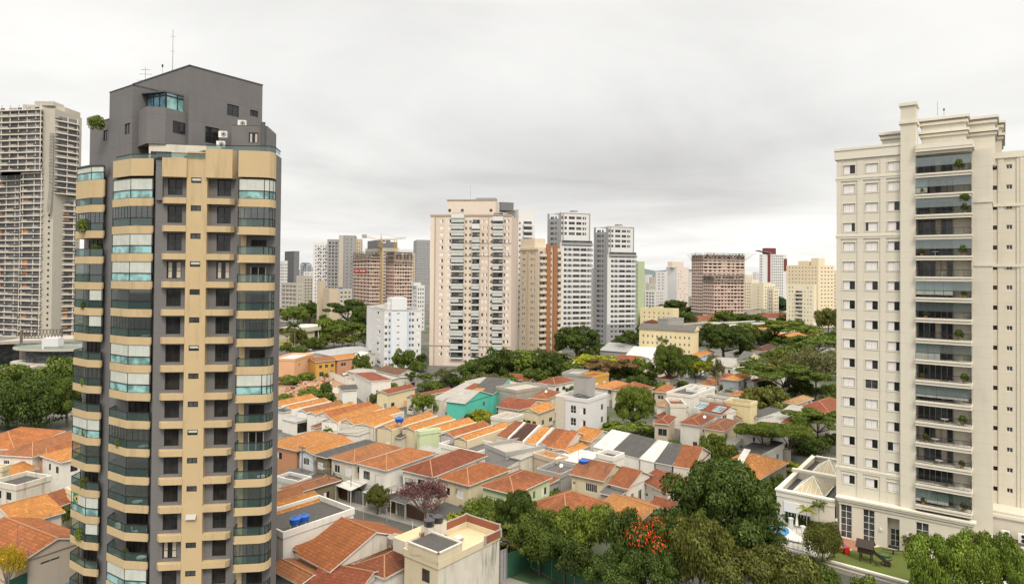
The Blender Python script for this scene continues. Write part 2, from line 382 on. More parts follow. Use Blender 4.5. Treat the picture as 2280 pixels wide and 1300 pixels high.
def wallface(root, mb, fr, u0, u1, z0, z1, wins, mat, w=0.0, fm='frame_white', rev=.14, cap=100):
    """wall with real openings; wins = (u centre, z sill, width, height, kind)"""
    fr.holes(mb, u0, u1, z0, z1, [(u - ww / 2, u + ww / 2, z, z + h) for u, z, ww, h, k in wins], mat, w, rev)
    for u, z, ww, h, k in wins: window(root, fr, u, z, ww, h, k, fm, w - rev + .01, cap=cap)
def pick(s): return s[random.randrange(len(s))]
# ------------------------------------------------------------------ generic high block with a right-hand and a left-hand face
def block(root, mb, nx, d, lx, rx, z0, z1, mat, winR=(), winL=(), th=53.5, fz=2.85, fz0=None, fm='frame_white', matL=None, top=None, n=None, cap=100, depth=None, back=None):
    """winR / winL: columns (px0, px1, sill, height, kinds) repeated on every storey"""
    FR, FL = corner(nx, d, th)
    A = FR.u(rx) if rx is not None else depth; B = FL.u(lx) if lx is not None else depth
    if back: A = back if rx is None else A; B = back if lx is None else B
    zs = []; z = fz0 if fz0 is not None else z0
    while z + fz * .9 < z1 and (n is None or len(zs) < n): zs.append(z); z += fz
    for fr, L, ww, m in ((FR, A, winR, mat), (FL, B, winL, matL or mat)):
        wins = []
        for c in ww:
            a, b = fr.u(c[0]), fr.u(c[1])
            if a > b: a, b = b, a
            for zz in zs: wins.append(((a + b) / 2, zz + c[2], b - a, c[3], pick(c[4])))
        wallface(root, mb, fr, 0, L, z0, z1, wins, m, fm=fm, cap=cap)
    o, a, b = FR.o, FR.d * A, FL.d * B
    q = [o, o + a, o + a + b, o + b]
    mb.face([V3(q[1], z0), V3(q[2], z0), V3(q[2], z1), V3(q[1], z1)], mat); mb.face([V3(q[2], z0), V3(q[3], z0), V3(q[3], z1), V3(q[2], z1)], mat)
    mb.face([V3(p, z1) for p in q], top or 'gravel')
    return FR, FL, A, B, zs
def parapet(mb, FR, FL, A, B, z, h, mat, t=.25, ov=.0):
    o, a, b = FR.o - FR.d * ov - FL.d * ov, FR.d, FL.d; A += 2 * ov; B += 2 * ov
    up = Vector((0, 0, h)); o = V3(o, z)
    mb.box(o, a * A, b * t, up, mat); mb.box(o + b * (B - t), a * A, b * t, up, mat)
    mb.box(o + b * t, a * t, b * (B - 2 * t), up, mat); mb.box(o + b * t + a * (A - t), a * t, b * (B - 2 * t), up, mat)
# ------------------------------------------------------------------ dark tower with tan balconies (left)
def left_tower():
    th = 7.5; FZ = 2.8; ZL = [38.87 + FZ * k for k in range(3, -13, -1)]     # tops of the tan ledges, from the top storey down
    F = Fr(XY(435, 65.3), (math.cos(R_(th)), math.sin(R_(th))), (math.sin(R_(th)), -math.cos(R_(th))))
    t = thing('apartment_tower', 'dark grey apartment tower with tan balconies and tan central strip', 'tower', F.p(0, -8, 0))
    u = F.u; e1 = Vector((-.817, .577, 0)); e2 = Vector((.577, .817, 0))
    GW = -.6                                                             # grey wall behind the tan strip
    # --- plan of the grey shaft
    b = F.p(u(609), GW, 0); e3 = -F.n; EN = Fr(b, e3, F.d).u(623.5); a_ = b + e3 * EN; c = XY(283, 67.8); c2 = XY(338, 67.0); dd = XY(229, 71.4); l2 = XY(186, 75.0); l3 = l2 * 1.14
    back = a_ * 1.25
    TOP = 50.1
    wall = MB()
    winA = [(u(382), z + .3, 1.4, 1.72) for z in ZL]; winB = [(u(492.6), z + .3, 1.34, 1.72) for z in ZL]
    hs = [(x - w / 2, x + w / 2, z, z + h) for x, z, w, h in winA + winB]
    F.holes(wall, u(339), u(609), 0, TOP, hs, 'greytower', GW, .22)
    ka = 'gggcggddgdgdgcgd'; kb = 'gggcgggdddgdgddg'
    for i, (x, z, w, h) in enumerate(winA): window(t, F, x, z, w, h, ka[i], 'frame_dark', GW - .2)
    for i, (x, z, w, h) in enumerate(winB): window(t, F, x, z, w, h, kb[i], 'frame_dark', GW - .2)
    cc = F.p(u(339), GW, 0)
    for p, q in ((b, a_), (a_, back), (back, l3), (l3, l2), (l2, dd), (dd, c), (c, c2), (c2, cc)):
        wall.face([V3(p, 0), V3(q, 0), V3(q, TOP), V3(p, TOP)], 'greytower')
    wall.face([V3(p, TOP) for p in (cc, b, a_, back, l3, l2, dd, c, c2)], 'gravel')
    # parapet of the right-hand end
    wall.box(V3(b, TOP), e3 * EN, -F.d * .25, (0, 0, 1.9), 'greytower')
    wall.build('wall', t)
    # --- projecting tan strip with its small bathroom windows
    s = MB(); s0, s1 = u(412.6), u(458.5)
    bw = [(u(434), z + 1.48, .98, .56) for z in ZL]
    F.holes(s, s0, s1, 0, 51.9, [(x - w / 2, x + w / 2, z, z + h) for x, z, w, h in bw], 'tan', 0, .12)
    for p in (s0, s1): s.face([F.p(p, 0, 0), F.p(p, GW, 0), F.p(p, GW, 51.9), F.p(p, 0, 51.9)], 'tan')
    s.build('tan_strip', t)
    for i, (x, z, w, h) in enumerate(bw): window(t, F, x, z, w, h, 'v' if i % 3 else 'b', 'frame_dark', -.1)
    # open awning sashes of two bathrooms
    for i in (12,):
        x, z, w, h = bw[i]; m = MB(); m.box(F.p(x - w / 2, .0, z + h), F.d * w, F.n * .25 + Vector((0, 0, -h * .8)), F.n * .03, 'shutter_grey'); m.build('awning_sash', t)
    # --- ledges under the bedroom windows, each with one chamfered end
    for z in ZL:
        for p0, p1, s_ in ((356, 412.6, 1), (518.5, 458.5, -1)):
            m = MB(); x0, x1 = u(p0), u(p1); ch = .35 * s_
            pl = [F.p(x0, GW - .05, 0), F.p(x0, GW + .25, 0), F.p(x0 + ch, .06, 0), F.p(x1, .06, 0), F.p(x1, GW - .05, 0)]
            m.prism(pl, z - .6, z, 'tan'); m.build('ledge', t)
    # --- balconies
    def bay(name, ch, z, top, kind, band=.8, wallp=None):
        """one balcony along a chain of plan points (left wall -> front -> right wall)"""
        m = MB(); pts = [V3(p, 0) for p in ch]
        m.prism([(p.x, p.y) for p in pts], z - band, z - band + .16, 'tan')
        def inset(k):
            return pts[k]
        for p, q in zip(pts, pts[1:]):
            dr = (q - p).normalized(); nn = Vector((dr.y, -dr.x, 0))
            m.box(V3(p, z - band + .16), q - p, -nn * .14, (0, 0, band - .16), 'tan')
        o = m.build(name, t)
        r = MB(); gl = 'rail_glass' if kind not in 'bq' else 'turq'; H = .78
        g = MB()
        for k, (p, q) in enumerate(zip(pts, pts[1:])):
            dr = (q - p).normalized(); nn = Vector((dr.y, -dr.x, 0)); L = (q - p).length
            if L < .5: continue
            ins = -nn * .06
            r.face([V3(p + ins, z), V3(q + ins, z), V3(q + ins, z + H), V3(p + ins, z + H)], gl)
            r.box(V3(p - nn * .09, z + H), q - p, nn * .08, (0, 0, .07), 'frame_dark')
            r.box(V3(p - nn * .09, z), q - p, nn * .05, (0, 0, .05), 'frame_dark')
            for e in (p, q - dr * .06): r.box(V3(e - nn * .09, z), dr * .06, nn * .06, (0, 0, H), 'frame_dark')
            if kind in 'bqdgcm':
                gm = {'b': 'blind', 'q': 'blind', 'd': 'clear_glass', 'g': 'clear_glass', 'c': 'curtain', 'm': 'clear_glass'}[kind]
                if kind == 'm' and k == len(pts) - 2 - 1: gm = 'blind'
                if kind == 'c' and k > 1: gm = 'clear_glass'
                z2, z3 = z + H + .08, top - .04
                g.face([V3(p + ins, z2), V3(q + ins, z2), V3(q + ins, z3), V3(p + ins, z3)], gm)
                nb = max(1, round(L / (.62 if kind in 'dc' else .9)))
                for j in range(nb + 1):
                    e = p + (q - p) * (j / nb) * (1 - .04 / L)
                    if kind in 'dc' or j in (0, nb): g.box(V3(e - nn * .1, z2), dr * .045, nn * .06, (0, 0, z3 - z2), 'frame_dark')
                    elif kind in 'bq': g.box(V3(e - nn * .062, z2), dr * .02, nn * .012, (0, 0, z3 - z2), 'shutter_grey')
                g.box(V3(p - nn * .1, z3), q - p, nn * .09, (0, 0, .05), 'frame_dark')
        r.build('railing', o)
        if g.f: g.build('glazing', o)
        return o
    ZB = [z - .0 for z in ZL]
    chB = [XY(264, 69.2), XY(247.7, 67.6), XY(287, 65.75), XY(338.5, 65.5), XY(338.5, 66.95)]
    chA = [XY(186, 74.4), XY(166.3, 72.7), XY(198.5, 70.7), XY(229, 70.4), XY(229, 71.4)]
    chC = [F.p(u(532.3), GW, 0), F.p(u(532.3), .75, 0), F.p(u(590), .75, 0), F.p(u(601), .55, 0), F.p(u(607.5), .1, 0), F.p(u(609), GW, 0)]
    kB = 'bdqbgdbbodggoobb'; kC = 'bdoogdoqooogodoo'; kA = 'odogmmodobgobmoo'
    for i, z in enumerate(ZL):
        top = z + FZ - .8
        bay('balcony', chB, z - .02, top, kB[i]); bay('balcony', chC, z - .05, top - .03, kC[i]); bay('balcony', chA, z - .25, top - .25, kA[i])
        # sliding doors in the wall behind each balcony
        for fr_p, fr_q, w in ((XY(292, 67.3), XY(334, 66.7), 0), (XY(198, 73.9), XY(226, 71.6), 0)):
            dr = (fr_q - fr_p).normalized(); m = MB(); nn = Vector((dr.y, -dr.x, 0))
            m.box(V3(fr_p, z - .6), fr_q - fr_p, -nn * .06, (0, 0, 2.2), 'interior')
            for j in range(4): m.box(V3(fr_p + (fr_q - fr_p) * j / 3.05 + nn * .02, z - .6), dr * .07, nn * .05, (0, 0, 2.2), 'frame_dark')
            m.build('balcony_door', t)
        m = MB(); x = u(572); F.box(m, x - .75, x + .75, GW, GW + .03, z - .6, z + 1.5, 'interior')
        for j in range(3): F.box(m, x - .75 + .72 * j, x - .69 + .72 * j, GW + .03, GW + .07, z - .6, z + 1.5, 'frame_white' if i in (3, 9) else 'frame_dark')
        m.build('balcony_door', t)
        m = MB(); F.box(m, u(533), u(545), GW, GW + .25, z - .75, z + 2.0, 'tan'); m.build('balcony_pier', t)
    # top balcony of the left column (tall parapet, glazed box and canopy)
    bay('balcony', chA, 49.75, 51.2, 'b', band=1.95)
    m = MB(); m.prism([(p.x, p.y) for p in [V3(q) for q in chA]], 51.25, 51.4, 'darkgrey'); m.build('canopy', t)
    # --- roof terrace parapets
    for ch, z0, z1 in ((chB, 49.5, 51.25), ([F.p(u(357), GW, 0), F.p(u(357) + .1, .25, 0), F.p(u(414), .25, 0), F.p(u(414), GW, 0)], 49.3, 51.2),
                       ([F.p(u(456), GW, 0), F.p(u(456), .3, 0), F.p(u(516), .3, 0), F.p(u(520), GW, 0)], 49.3, 52.2), (chC, 49.4, 52.05)):
        m = MB(); m.prism([(p[0], p[1]) for p in ch], z0, z1, 'tan', top='mortar'); m.build('terrace_parapet', t)
    m = MB()
    F.box(m, u(341), u(356), GW - .1, -.3, 47, 51, 'greytower'); m.build('pier', t)
    r = MB()
    for ch, z in (([XY(255, 67.8), XY(287, 65.95), XY(345, 65.4)], 51.25), ([F.p(u(345), .1, 0), F.p(u(456), .1, 0)], 51.25), ([F.p(u(456), .15, 0), F.p(u(520), .15, 0), F.p(u(600), .6, 0), F.p(u(609), .0, 0), F.p(u(609), 0, 0) + e3 * EN], 52.15)):
        for p, q in zip(ch, ch[1:]):
            p, q = V3(p, z), V3(q, z); dr = (q - p).normalized(); nn = Vector((dr.y, -dr.x, 0))
            r.face([p, q, q + Vector((0, 0, .42)), p + Vector((0, 0, .42))], 'rail_glass'); r.box(p + Vector((0, 0, .42)), q - p, nn * .07, (0, 0, .06), 'frame_dark')
    r.build('terrace_railing', t)
    # --- penthouse
    P = MB(); dP = 69.0
    cN = XY(415, dP); zT = ZH(415, 147, dP)
    FR, FL = Fr(cN, e2, -e1 * 1), Fr(cN, e1, -e2)
    FR.n = Vector((e2.y, -e2.x, 0)); FL.n = Vector((-e1.y, e1.x, 0))
    A = FR.u(579); B = 12.5
    whR = []
    for (x0, x1, y0, y1) in ((500.6, 526.8, 234, 260), (552, 569.5, 246, 260.5)):
        ua, ub = FR.u(x0), FR.u(x1); d = FR.p((ua + ub) / 2, 0, 0).y; z1, z0 = ZH(x0, y0, d), ZH(x0, y1 - 1, d); whR.append(((ua + ub) / 2, z0, ub - ua, z1 - z0, 'g'))
    d = FR.p(FR.u(468), 0, 0).y; whR.append((FR.u(468), ZH(468, 320, d), 1.6, ZH(468, 284, d) - ZH(468, 320, d), 'g'))
    wallface(t, P, FR, 0, A, TOP, zT, whR, 'greytower', fm='frame_dark')
    FL.holes(P, 0, B, TOP, zT, [], 'greytower')
    q = [cN, cN + FR.d * A, cN + FR.d * A + FL.d * B, cN + FL.d * B]
    P.face([V3(q[1], TOP), V3(q[2], TOP), V3(q[2], zT), V3(q[1], zT)], 'greytower'); P.face([V3(q[2], TOP), V3(q[3], TOP), V3(q[3], zT), V3(q[2], zT)], 'greytower')
    P.face([V3(p, zT) for p in q], 'gravel')
    # coping
    for p, dr, L in ((q[0], FR.d, A), (q[0], FL.d, B)): P.box(V3(p - FR.d * .05 - FL.d * .05, zT), dr * (L + .1), (FL.d if dr is FR.d else FR.d) * .25, (0, 0, .12), 'darkgrey')
    P.build('penthouse', t)
    def blk(nx, d, lx, A, z0, z1, wins=(), winsR=(), name='penthouse_wing'):
        m = MB(); o = XY(nx, d); fr, fl = Fr(o, e2, (e2.y, -e2.x)), Fr(o, e1, (-e1.y, e1.x)); L = fl.u(lx)
        def cv(f, ws):
            r = []
            for x0, x1, y0, y1 in ws:
                a, b = sorted((f.u(x0), f.u(x1))); dd_ = f.p((a + b) / 2, 0, 0).y; r.append(((a + b) / 2, ZH(x0, y1, dd_), b - a, ZH(x0, y0, dd_) - ZH(x0, y1, dd_), 'g'))
            return r
        wallface(t, m, fl, 0, L, z0, z1, cv(fl, wins), 'greytower', fm='frame_dark'); wallface(t, m, fr, 0, A, z0, z1, cv(fr, winsR), 'greytower', fm='frame_dark')
        q = [o, o + e2 * A, o + e2 * A + e1 * L, o + e1 * L]
        m.face([V3(q[2], z0), V3(q[3], z0), V3(q[3], z1), V3(q[2], z1)], 'greytower'); m.face([V3(p, z1) for p in q], 'gravel')
        m.face([V3(p, z0) for p in q][::-1], 'offwhite')
        for p, dr, LL in ((q[0], e2, A), (q[0], e1, L)): m.box(V3(p - e2 * .04 - e1 * .04, z1), dr * (LL + .08), (e1 if dr is e2 else e2) * .22, (0, 0, .1), 'darkgrey')
        m.build(name, t); return o, L
    blk(289, 68.2, 237.5, 7, TOP, ZH(289, 190, 68.2), [(272, 284.6, 275, 299)])
    oo, LL = blk(237.6, 72.2, 195, 7, TOP - 1, ZH(237, 266, 72.2), [(224.6, 235, 290, 313)])
    # lower overhanging storey with the chamfered corner and the glazed box above it
    zb, zt = ZH(321, 320, 66.8), ZH(321, 238, 66.8)
    p0 = XY(321.5, 66.6); p1 = XY(363, 67.0); p2 = XY(456, 71.6)
    pl = [p0, p1, p2, p2 + e1 * 3, XY(289, 69.9)]
    m = MB(); m.prism([(p.x, p.y) for p in pl], zb, zt, 'greytower', top='gravel')
    fr = Fr(p1, (p2 - p1), ((p2 - p1).y, -(p2 - p1).x)); window(t, fr, (fr.u(380) + fr.u(407)) / 2, ZH(390, 295, 68), fr.u(407) - fr.u(380), 1.2, 'g', 'frame_dark', .0)
    m.build('penthouse_bay', t)
    m = MB(); q0, q1, q2 = XY(322, 69.0), XY(363, 68.0), XY(413, 70.2); zg = zt + ZH(363, 193, 67.4) - ZH(363, 232, 67.4)
    for p, q, mm in ((q0, q1, 'glass_blue'), (q1, q2, 'turq')):
        dr = (q - p).normalized(); nn = Vector((dr.y, -dr.x, 0))
        m.face([V3(p, zt), V3(q, zt), V3(q, zg), V3(p, zg)], mm)
        for k in range(4 if mm != 'turq' else 3):
            e = p + (q - p) * (k / (3 if mm != 'turq' else 2)) * .98; m.box(V3(e, zt), dr * .09, nn * .06, (0, 0, zg - zt), 'frame_dark')
        m.box(V3(p, zt), q - p, nn * .07, (0, 0, .12), 'frame_dark'); m.box(V3(p, zg - .35), q - p, nn * .07, (0, 0, .1), 'frame_dark')
    m.prism([(p.x, p.y) for p in (q0 - e2 * .5, q1 - F.d * -.1 - e2 * .3, q2 + F.d * .1, q2 + e1 * 4, q0 + e1 * 1.5)], zg, zg + .16, 'darkgrey')
    m.build('glazed_veranda', t)
    # cream recess behind the terrace and right-hand wing
    m = MB(); p = F.p(u(305), -2.3, 0); q = F.p(u(470), -2.6, 0); m.box(V3(p, TOP), q - p, -F.n * .3, (0, 0, zb - TOP), 'offwhite')
    for x0, x1 in ((312, 356), (430, 452)): F.box(m, u(x0), u(x1), -2.4, -2.22, TOP, TOP + 2.1, 'glass'); [F.box(m, u(x0 + (x1 - x0) * k / 2) - .05, u(x0 + (x1 - x0) * k / 2) + .05, -2.3, -2.18, TOP, TOP + 2.1, 'frame_dark') for k in range(3)]
    m.build('terrace_wall', t)
    o = XY(512, 69.8); m = MB(); fr = Fr(o, F.d, F.n); L = fr.u(591); z1 = ZH(540, 281, 70)
    wallface(t, m, fr, 0, L, TOP, z1, [((fr.u(549.5) + fr.u(571)) / 2, ZH(560, 318, 70), fr.u(571) - fr.u(549.5), 1.1, 'c')], 'greytower', fm='frame_dark')
    m.box(fr.p(0, 0, TOP), -fr.n * 4, (0, 0, z1 - TOP), fr.d * -.05, 'greytower'); m.box(fr.p(L, 0, TOP), -fr.n * 4, (0, 0, z1 - TOP), fr.d * .05, 'greytower')
    m.box(fr.p(0, 0, z1), fr.d * L, -fr.n * 4, (0, 0, .08), 'gravel'); m.tube(fr.p(fr.u(583), .3, TOP), fr.p(fr.u(583), .3, z1 + .4), .25, .25, 'darkgrey', 8)
    m.build('penthouse_wing', t)
    # things on the roof and terrace
    def ac(p, lab, nd=F.n, s=1.0):
        r = thing('air_conditioner', lab, 'air conditioner', p); dx = Vector((nd.y, -nd.x, 0)) * -1
        m = MB(); m.box(p - dx * .42 * s, dx * .84 * s, -nd * .34, (0, 0, .68 * s), 'frame_white'); m.build('casing', r)
        m = MB(); c = p + dx * .1 + Vector((0, 0, .34 * s)); m.tube(c, c + nd * .03, .27 * s, .27 * s, 'frame_grey', 12); m.tube(c + nd * .03, c + nd * .05, .09, .09, 'black', 8); m.build('fan_grille', r)
        return r
    p = fr.p(fr.u(497), .9, ZH(497, 307, 69)); ac(V3(p), 'upper air conditioner beside the dark terrace door on the grey penthouse')
    p = fr.p(fr.u(494), 1.1, ZH(494, 330, 69)); ac(V3(p), 'lower air conditioner on the terrace floor behind the tan parapet')
    p = fr.p(fr.u(530), -.6, z1 + .08); ac(V3(p), 'air conditioner on the roof of the low penthouse wing')
    for px, y0, dist, y1, r0, lab in ((377, 160, 74, 66, .05, 'tall thin lattice antenna mast on the grey penthouse roof'), (354.5, 168, 75, 146, .03, 'short rod antenna left of the tall mast on the penthouse roof')):
        m = MB(); a = XY(px, dist); zb_, z1_ = zT + .02, ZH(px, y1, dist); m.tube(V3(a, zb_), V3(a, z1_), r0, r0 * .6, 'metal', 5)
        if y1 < 100:
            for k in range(3): m.tube(V3(a, zb_ + 1.2), V3(a, zb_) + Vector((math.cos(k * 2.1) * .6, math.sin(k * 2.1) * .6, 0)), .025, .025, 'metal', 4)
            for z in (z1_ - .8, z1_ - 2.5, z1_ - 5): m.tube(V3(a, z) - Vector((.25, 0, 0)), V3(a, z) + Vector((.25, 0, 0)), .02, .02, 'metal', 4)
        else: m.tube(V3(a, z1_ - .2), V3(a, z1_ + .1), .09, .09, 'black', 6)
        tag(m.build('antenna', None), lab, 'antenna')
    m = MB(); a = XY(316.5, 76); zb_ = zT + .02
    m.tube(V3(a, zb_), V3(a, ZH(316, 150, 76)), .03, .03, 'metal', 5)
    for y, l in ((156, .45), (166, .65), (180, .85)):
        z = ZH(316, y, 76); m.tube(V3(a, z) - Vector((l, .1, 0)), V3(a, z) + Vector((l, .1, 0)), .02, .02, 'metal', 4)
        for k in range(5): m.tube(V3(a, z) + Vector((-l + l * k / 2, 0, 0)) - Vector((0, .25, 0)), V3(a, z) + Vector((-l + l * k / 2, 0, .0)) + Vector((0, .25, .05)), .012, .012, 'metal', 3)
    tag(m.build('antenna', None), 'television aerial with crossed rods on the grey penthouse roof', 'antenna')
    # balcony furniture seen through the railings
    def chair(p, mat, lab, rz=0.0):
        r = thing('chair', lab, 'chair', p); cs, sn = math.cos(rz), math.sin(rz); ax, ay = Vector((cs, sn, 0)), Vector((-sn, cs, 0))
        m = MB(); m.box(p - ax * .25 - ay * .25 + Vector((0, 0, .42)), ax * .5, ay * .5, (0, 0, .05), mat); m.build('seat', r)
        m = MB(); m.box(p - ax * .25 + ay * .22 + Vector((0, 0, .47)), ax * .5, ay * .05 + Vector((0, 0, .02)), (0, 0, .45), mat); m.build('backrest', r)
        for sx in (-.22, .22):
            for sy in (-.22, .22): m = MB(); m.tube(p + ax * sx + ay * sy, p + ax * sx + ay * sy + Vector((0, 0, .42)), .025, .025, mat, 5); m.build('leg', r)
    zf = ZL[12] - .64
    chair(V3(XY(272, 67.3), zf), 'frame_white', 'white plastic chair on the open wide balcony of the dark tower', .6)
    chair(V3(XY(309, 66.5), zf), 'frame_white', 'white plastic chair at the glass rail of the open wide balcony', 2.2)
    zf = ZL[9] - .64; chair(V3(F.p(u(545), .2, 0), ZL[10] - .64), 'frame_white', 'white chair on the right balcony column of the dark tower', 1.0)
    # flag hung in the left balcony column
    i = 12; z = ZL[i] - .25 + .9; p, q = XY(172, 72.45), XY(188, 71.55); dr = (q - p); nn = Vector((dr.y, -dr.x, 0)).normalized()
    m = MB(); m.box(V3(p, z), dr, nn * .02, (0, 0, 1.05), 'flag_green'); c = V3(p + dr * .5, z + .52) + nn * .03; dn = dr.normalized(); L = dr.length
    m.face([c - dn * L * .4, c - Vector((0, 0, .38)), c + dn * L * .4, c + Vector((0, 0, .38))], 'yellow_paint')
    m.face([c + nn * .01 + (dn * math.cos(k * .7854) + Vector((0, 0, math.sin(k * .7854)))) * .2 for k in range(8)], 'flag_blue')
    tag(m.build('flag', None), 'green flag with yellow diamond and blue disc in the left balcony column', 'flag')
    return t, F
T_LEFT, F_LEFT = left_tower()
# ------------------------------------------------------------------ cream tower with dark balconies, its annex and podium (right)
def right_tower():
    e1 = Vector((.7976, -.603, 0)); nn = Vector((-.603, -.7976, 0)); FZ = 2.9
    o = XY(1890, 98.0); F = Fr(o, e1, nn); u = F.u
    t = thing('apartment_tower', 'tall cream apartment tower with dark railed balconies and white shutters', 'tower', F.p(10, -8, 0))
    ZW = [56.0 - .66 - FZ * k for k in range(17)]                       # window sills
    ul, ur = u(1862.6), u(2163); TOP = 58.6; POD = 6.9
    uc0, uc1 = u(2006), u(2040)
    w = MB(); wins = []
    kk = ['hsh', 'sss', 'sss', 'shH', 'hsh', 'hHs', 'HHH', 'hhh', 'hvh', 'HHh', 'hsK', 'hhH', 'svh', 'hsh', 'ssh', 'hhK', 'hhh']
    kk = ['hss', 'sss', 'ssh', 'HKH', 'ssh', 'sss', 'hhh', 'hhh', 'Hhh', 'hsH', 'hhH', 'svh', 'hsh', 'ssh', 'hhk', 'hhh', 'hHs']
    for k, z in enumerate(ZW):
        for (a, b), kd in zip(((1877, 1904), (1926.8, 1955), (1976, 2003.5)), kk[k]): wins.append(((u(a) + u(b)) / 2, z, u(b) - u(a), 1.32, kd))
    F.holes(w, ul, uc0, POD, TOP, [(x - ww / 2, x + ww / 2, z, z + h) for x, z, ww, h, k in wins], 'creamtower', 0, .16)
    for x, z, ww, h, k in wins: window(t, F, x, z, ww, h, k, 'frame_grey', -.15)
    # return wall on the left, back and roof
    DEP = 20
    for p, q in ((F.p(ul, -DEP, 0), F.p(ul, 0, 0)),): w.face([V3(p, 0), V3(q, 0), V3(q, TOP), V3(p, TOP)], 'creamtower')
    F.box(w, ul, uc0, -DEP, -.3, TOP - .3, TOP - .2, 'gravel')
    w.build('wall', t)
    # surrounds, pilasters, string courses
    m = MB()
    for x, z, ww, h, k in wins:
        for a, b, c, d in ((x - ww / 2 - .12, x + ww / 2 + .12, z - .14, z - .005), (x - ww / 2 - .12, x + ww / 2 + .12, z + h + .005, z + h + .1), (x - ww / 2 - .1, x - ww / 2 - .005, z, z + h), (x + ww / 2 + .005, x + ww / 2 + .1, z, z + h)):
            F.box(m, a, b, -.05, .05, c, d, 'creamtrim')
    m.build('window_surround', t)
    m = MB()
    for px0, px1 in ((1863.2, 1872), (1909, 1922), (1960, 1973)):
        F.box(m, u(px0), u(px1), 0, .1, POD, 57.2, 'creamtower')
    m.build('pilaster', t)
    for k in (1, 4, 16): m = MB(); z = ZW[k] + 2.15; F.box(m, ul - .15, uc0, 0, .18, z, z + .3, 'creamtrim'); F.box(m, ul - .1, uc0, 0, .12, z - .3, z, 'creamtrim'); m.build('cornice', t)
    m = MB()
    F.box(m, ul - .2, uc0, 0, .22, 57.6, 58.9, 'creamtrim'); F.box(m, ul - .3, uc0, 0, .32, 58.9, 59.25, 'creamtrim'); F.box(m, ul - .3, ul, -6, .2, 57.6, 59.25, 'creamtrim')
    m.build('cornice', t)
    # upper stepped storey behind the parapet
    def stepped(px0, px1, w0, z0, z1, dep, name='roof_storey'):
        m = MB(); a, b = F.u(px0, w0), F.u(px1, w0)
        F.box(m, a, b, w0 - dep, w0, z0, z1, 'creamtower', 'gravel')
        for zc, ov in ((z1 - .35, .45), (z1 - 1.0, .25), (z1 - 2.2, .4), (z1 - 2.7, .2)): F.box(m, a - ov, b + ov, w0 - dep, w0 + ov, zc, zc + .36, 'creamtrim')
        m.build(name, t)
    stepped(1964, 2008, -4, 57, ZH(1985, 301, 100), 8)
    # chimney-like shaft
    m = MB(); zc = ZH(2020, 232, 92)
    F.box(m, uc0, uc1, -2.5, .55, 0, zc, 'creamtower'); F.box(m, uc0 - .2, uc1 + .2, -2.7, .75, zc, zc + .45, 'creamtrim'); z2 = ZH(2020, 272, 92); F.box(m, uc0 - .2, uc1 + .2, -2.7, .75, z2, z2 + .4, 'creamtrim')
    m.build('shaft', t)
    stepped(2052, 2151, -3.0, 56, ZH(2100, 252, 91), 8); stepped(2150, 2216, -6.5, 56, ZH(2180, 262, 94), 10); stepped(2205, 2231, -11, 56, ZH(2215, 277, 98), 10)
    # balconies
    ub0, ub1 = uc1, ur; ZBY = [362, 410, 458, 504, 551, 598, 644, 690, 737, 783, 831, 877, 923, 970, 1016, 1062, 1108]
    w = MB(); zt = TOP - 1.2
    F.holes(w, ub0, ub1, 0, 59.0, [], 'creamtower', -1.9, 0); F.box(w, ub1 - .02, ub1 + .2, -1.9, -.9, 0, zt, 'creamtower'); w.build('recess_wall', t)
    for k in range(17):
        zf = ZW[k] - .95                                                # balcony floor
        m = MB(); x0, x1, wf = ub0, ub1, .95
        F.box(m, x0, x1, -1.88, wf, zf - .5, zf, 'creamtower'); F.box(m, x0, x1 + .12, -1.0, wf + .14, zf - .12, zf + .12, 'creamtrim'); F.box(m, x0, x1 + .06, -1.0, wf + .07, zf - .5, zf - .36, 'creamtrim')
        o_ = m.build('balcony', t)
        m = MB(); zr = zf + .12
        F.box(m, x0, x1, wf - .08, wf - .03, zr + .92, zr + .98, 'black'); F.box(m, x0, x1, wf - .08, wf - .04, zr + .06, zr + .1, 'black')
        F.box(m, x1 - .05, x1, -.9, wf - .05, zr + .92, zr + .98, 'black')
        n = 46
        for j in range(n + 1): a = x0 + (x1 - x0 - .03) * j / n; s = .022 if j % 8 else .045; F.box(m, a, a + s, wf - .07, wf - .045, zr, zr + .95, 'black')
        for j in range(10): a = -.9 + 1.8 * j / 9; F.box(m, x1 - .04, x1 - .015, a, a + .022, zr, zr + .95, 'black')
        m.build('railing', o_)
        # glazed back wall of the balcony
        m = MB(); xd = x0 + (x1 - x0) * .66
        F.box(m, x0 + .1, xd, -1.87, -1.82, zf + .1, zf + 2.35, 'glass')
        for j in range(6):
            a = x0 + .1 + (xd - x0 - .1) * j / 6; q = random.random()
            if q < .45: F.box(m, a + .05, a + (xd - x0) / 6 - .08, -1.82, -1.8, zf + .1, zf + 2.3, 'curtain' if q < .14 else 'glass_mid')
        for j in range(7): a = x0 + .1 + (xd - x0 - .1) * j / 6; F.box(m, a - .035, a + .035, -1.82, -1.77, zf, zf + 2.35, 'frame_grey')
        F.box(m, x0, xd, -1.82, -1.76, zf + 2.35, zf + 2.45, 'frame_grey'); m.build('balcony_door', o_)
        if k in (0, 1, 2, 4, 6, 7, 9, 11, 16):
            m = MB(); z0, z1 = zr + 1.0, zf + 2.38
            F.box(m, x0, x1, wf - .3, wf - .26, zr + .98, z1, 'clear_glass')
            if k in (1, 6, 9, 11, 16):
                e = {1: .22, 6: .68, 9: .45, 11: .95, 16: .6}[k]; nb = max(1, int(e * 6)); zb = {11: zr + .55, 6: zr + .35, 9: zr, 1: zr + .2, 16: zr + .4}[k]
                for j in range(nb): a = x0 + (x1 - x0) * e * j / nb; F.box(m, a + .02, a + (x1 - x0) * e / nb - .02, wf - .4, wf - .36, zb, z1, 'blind')
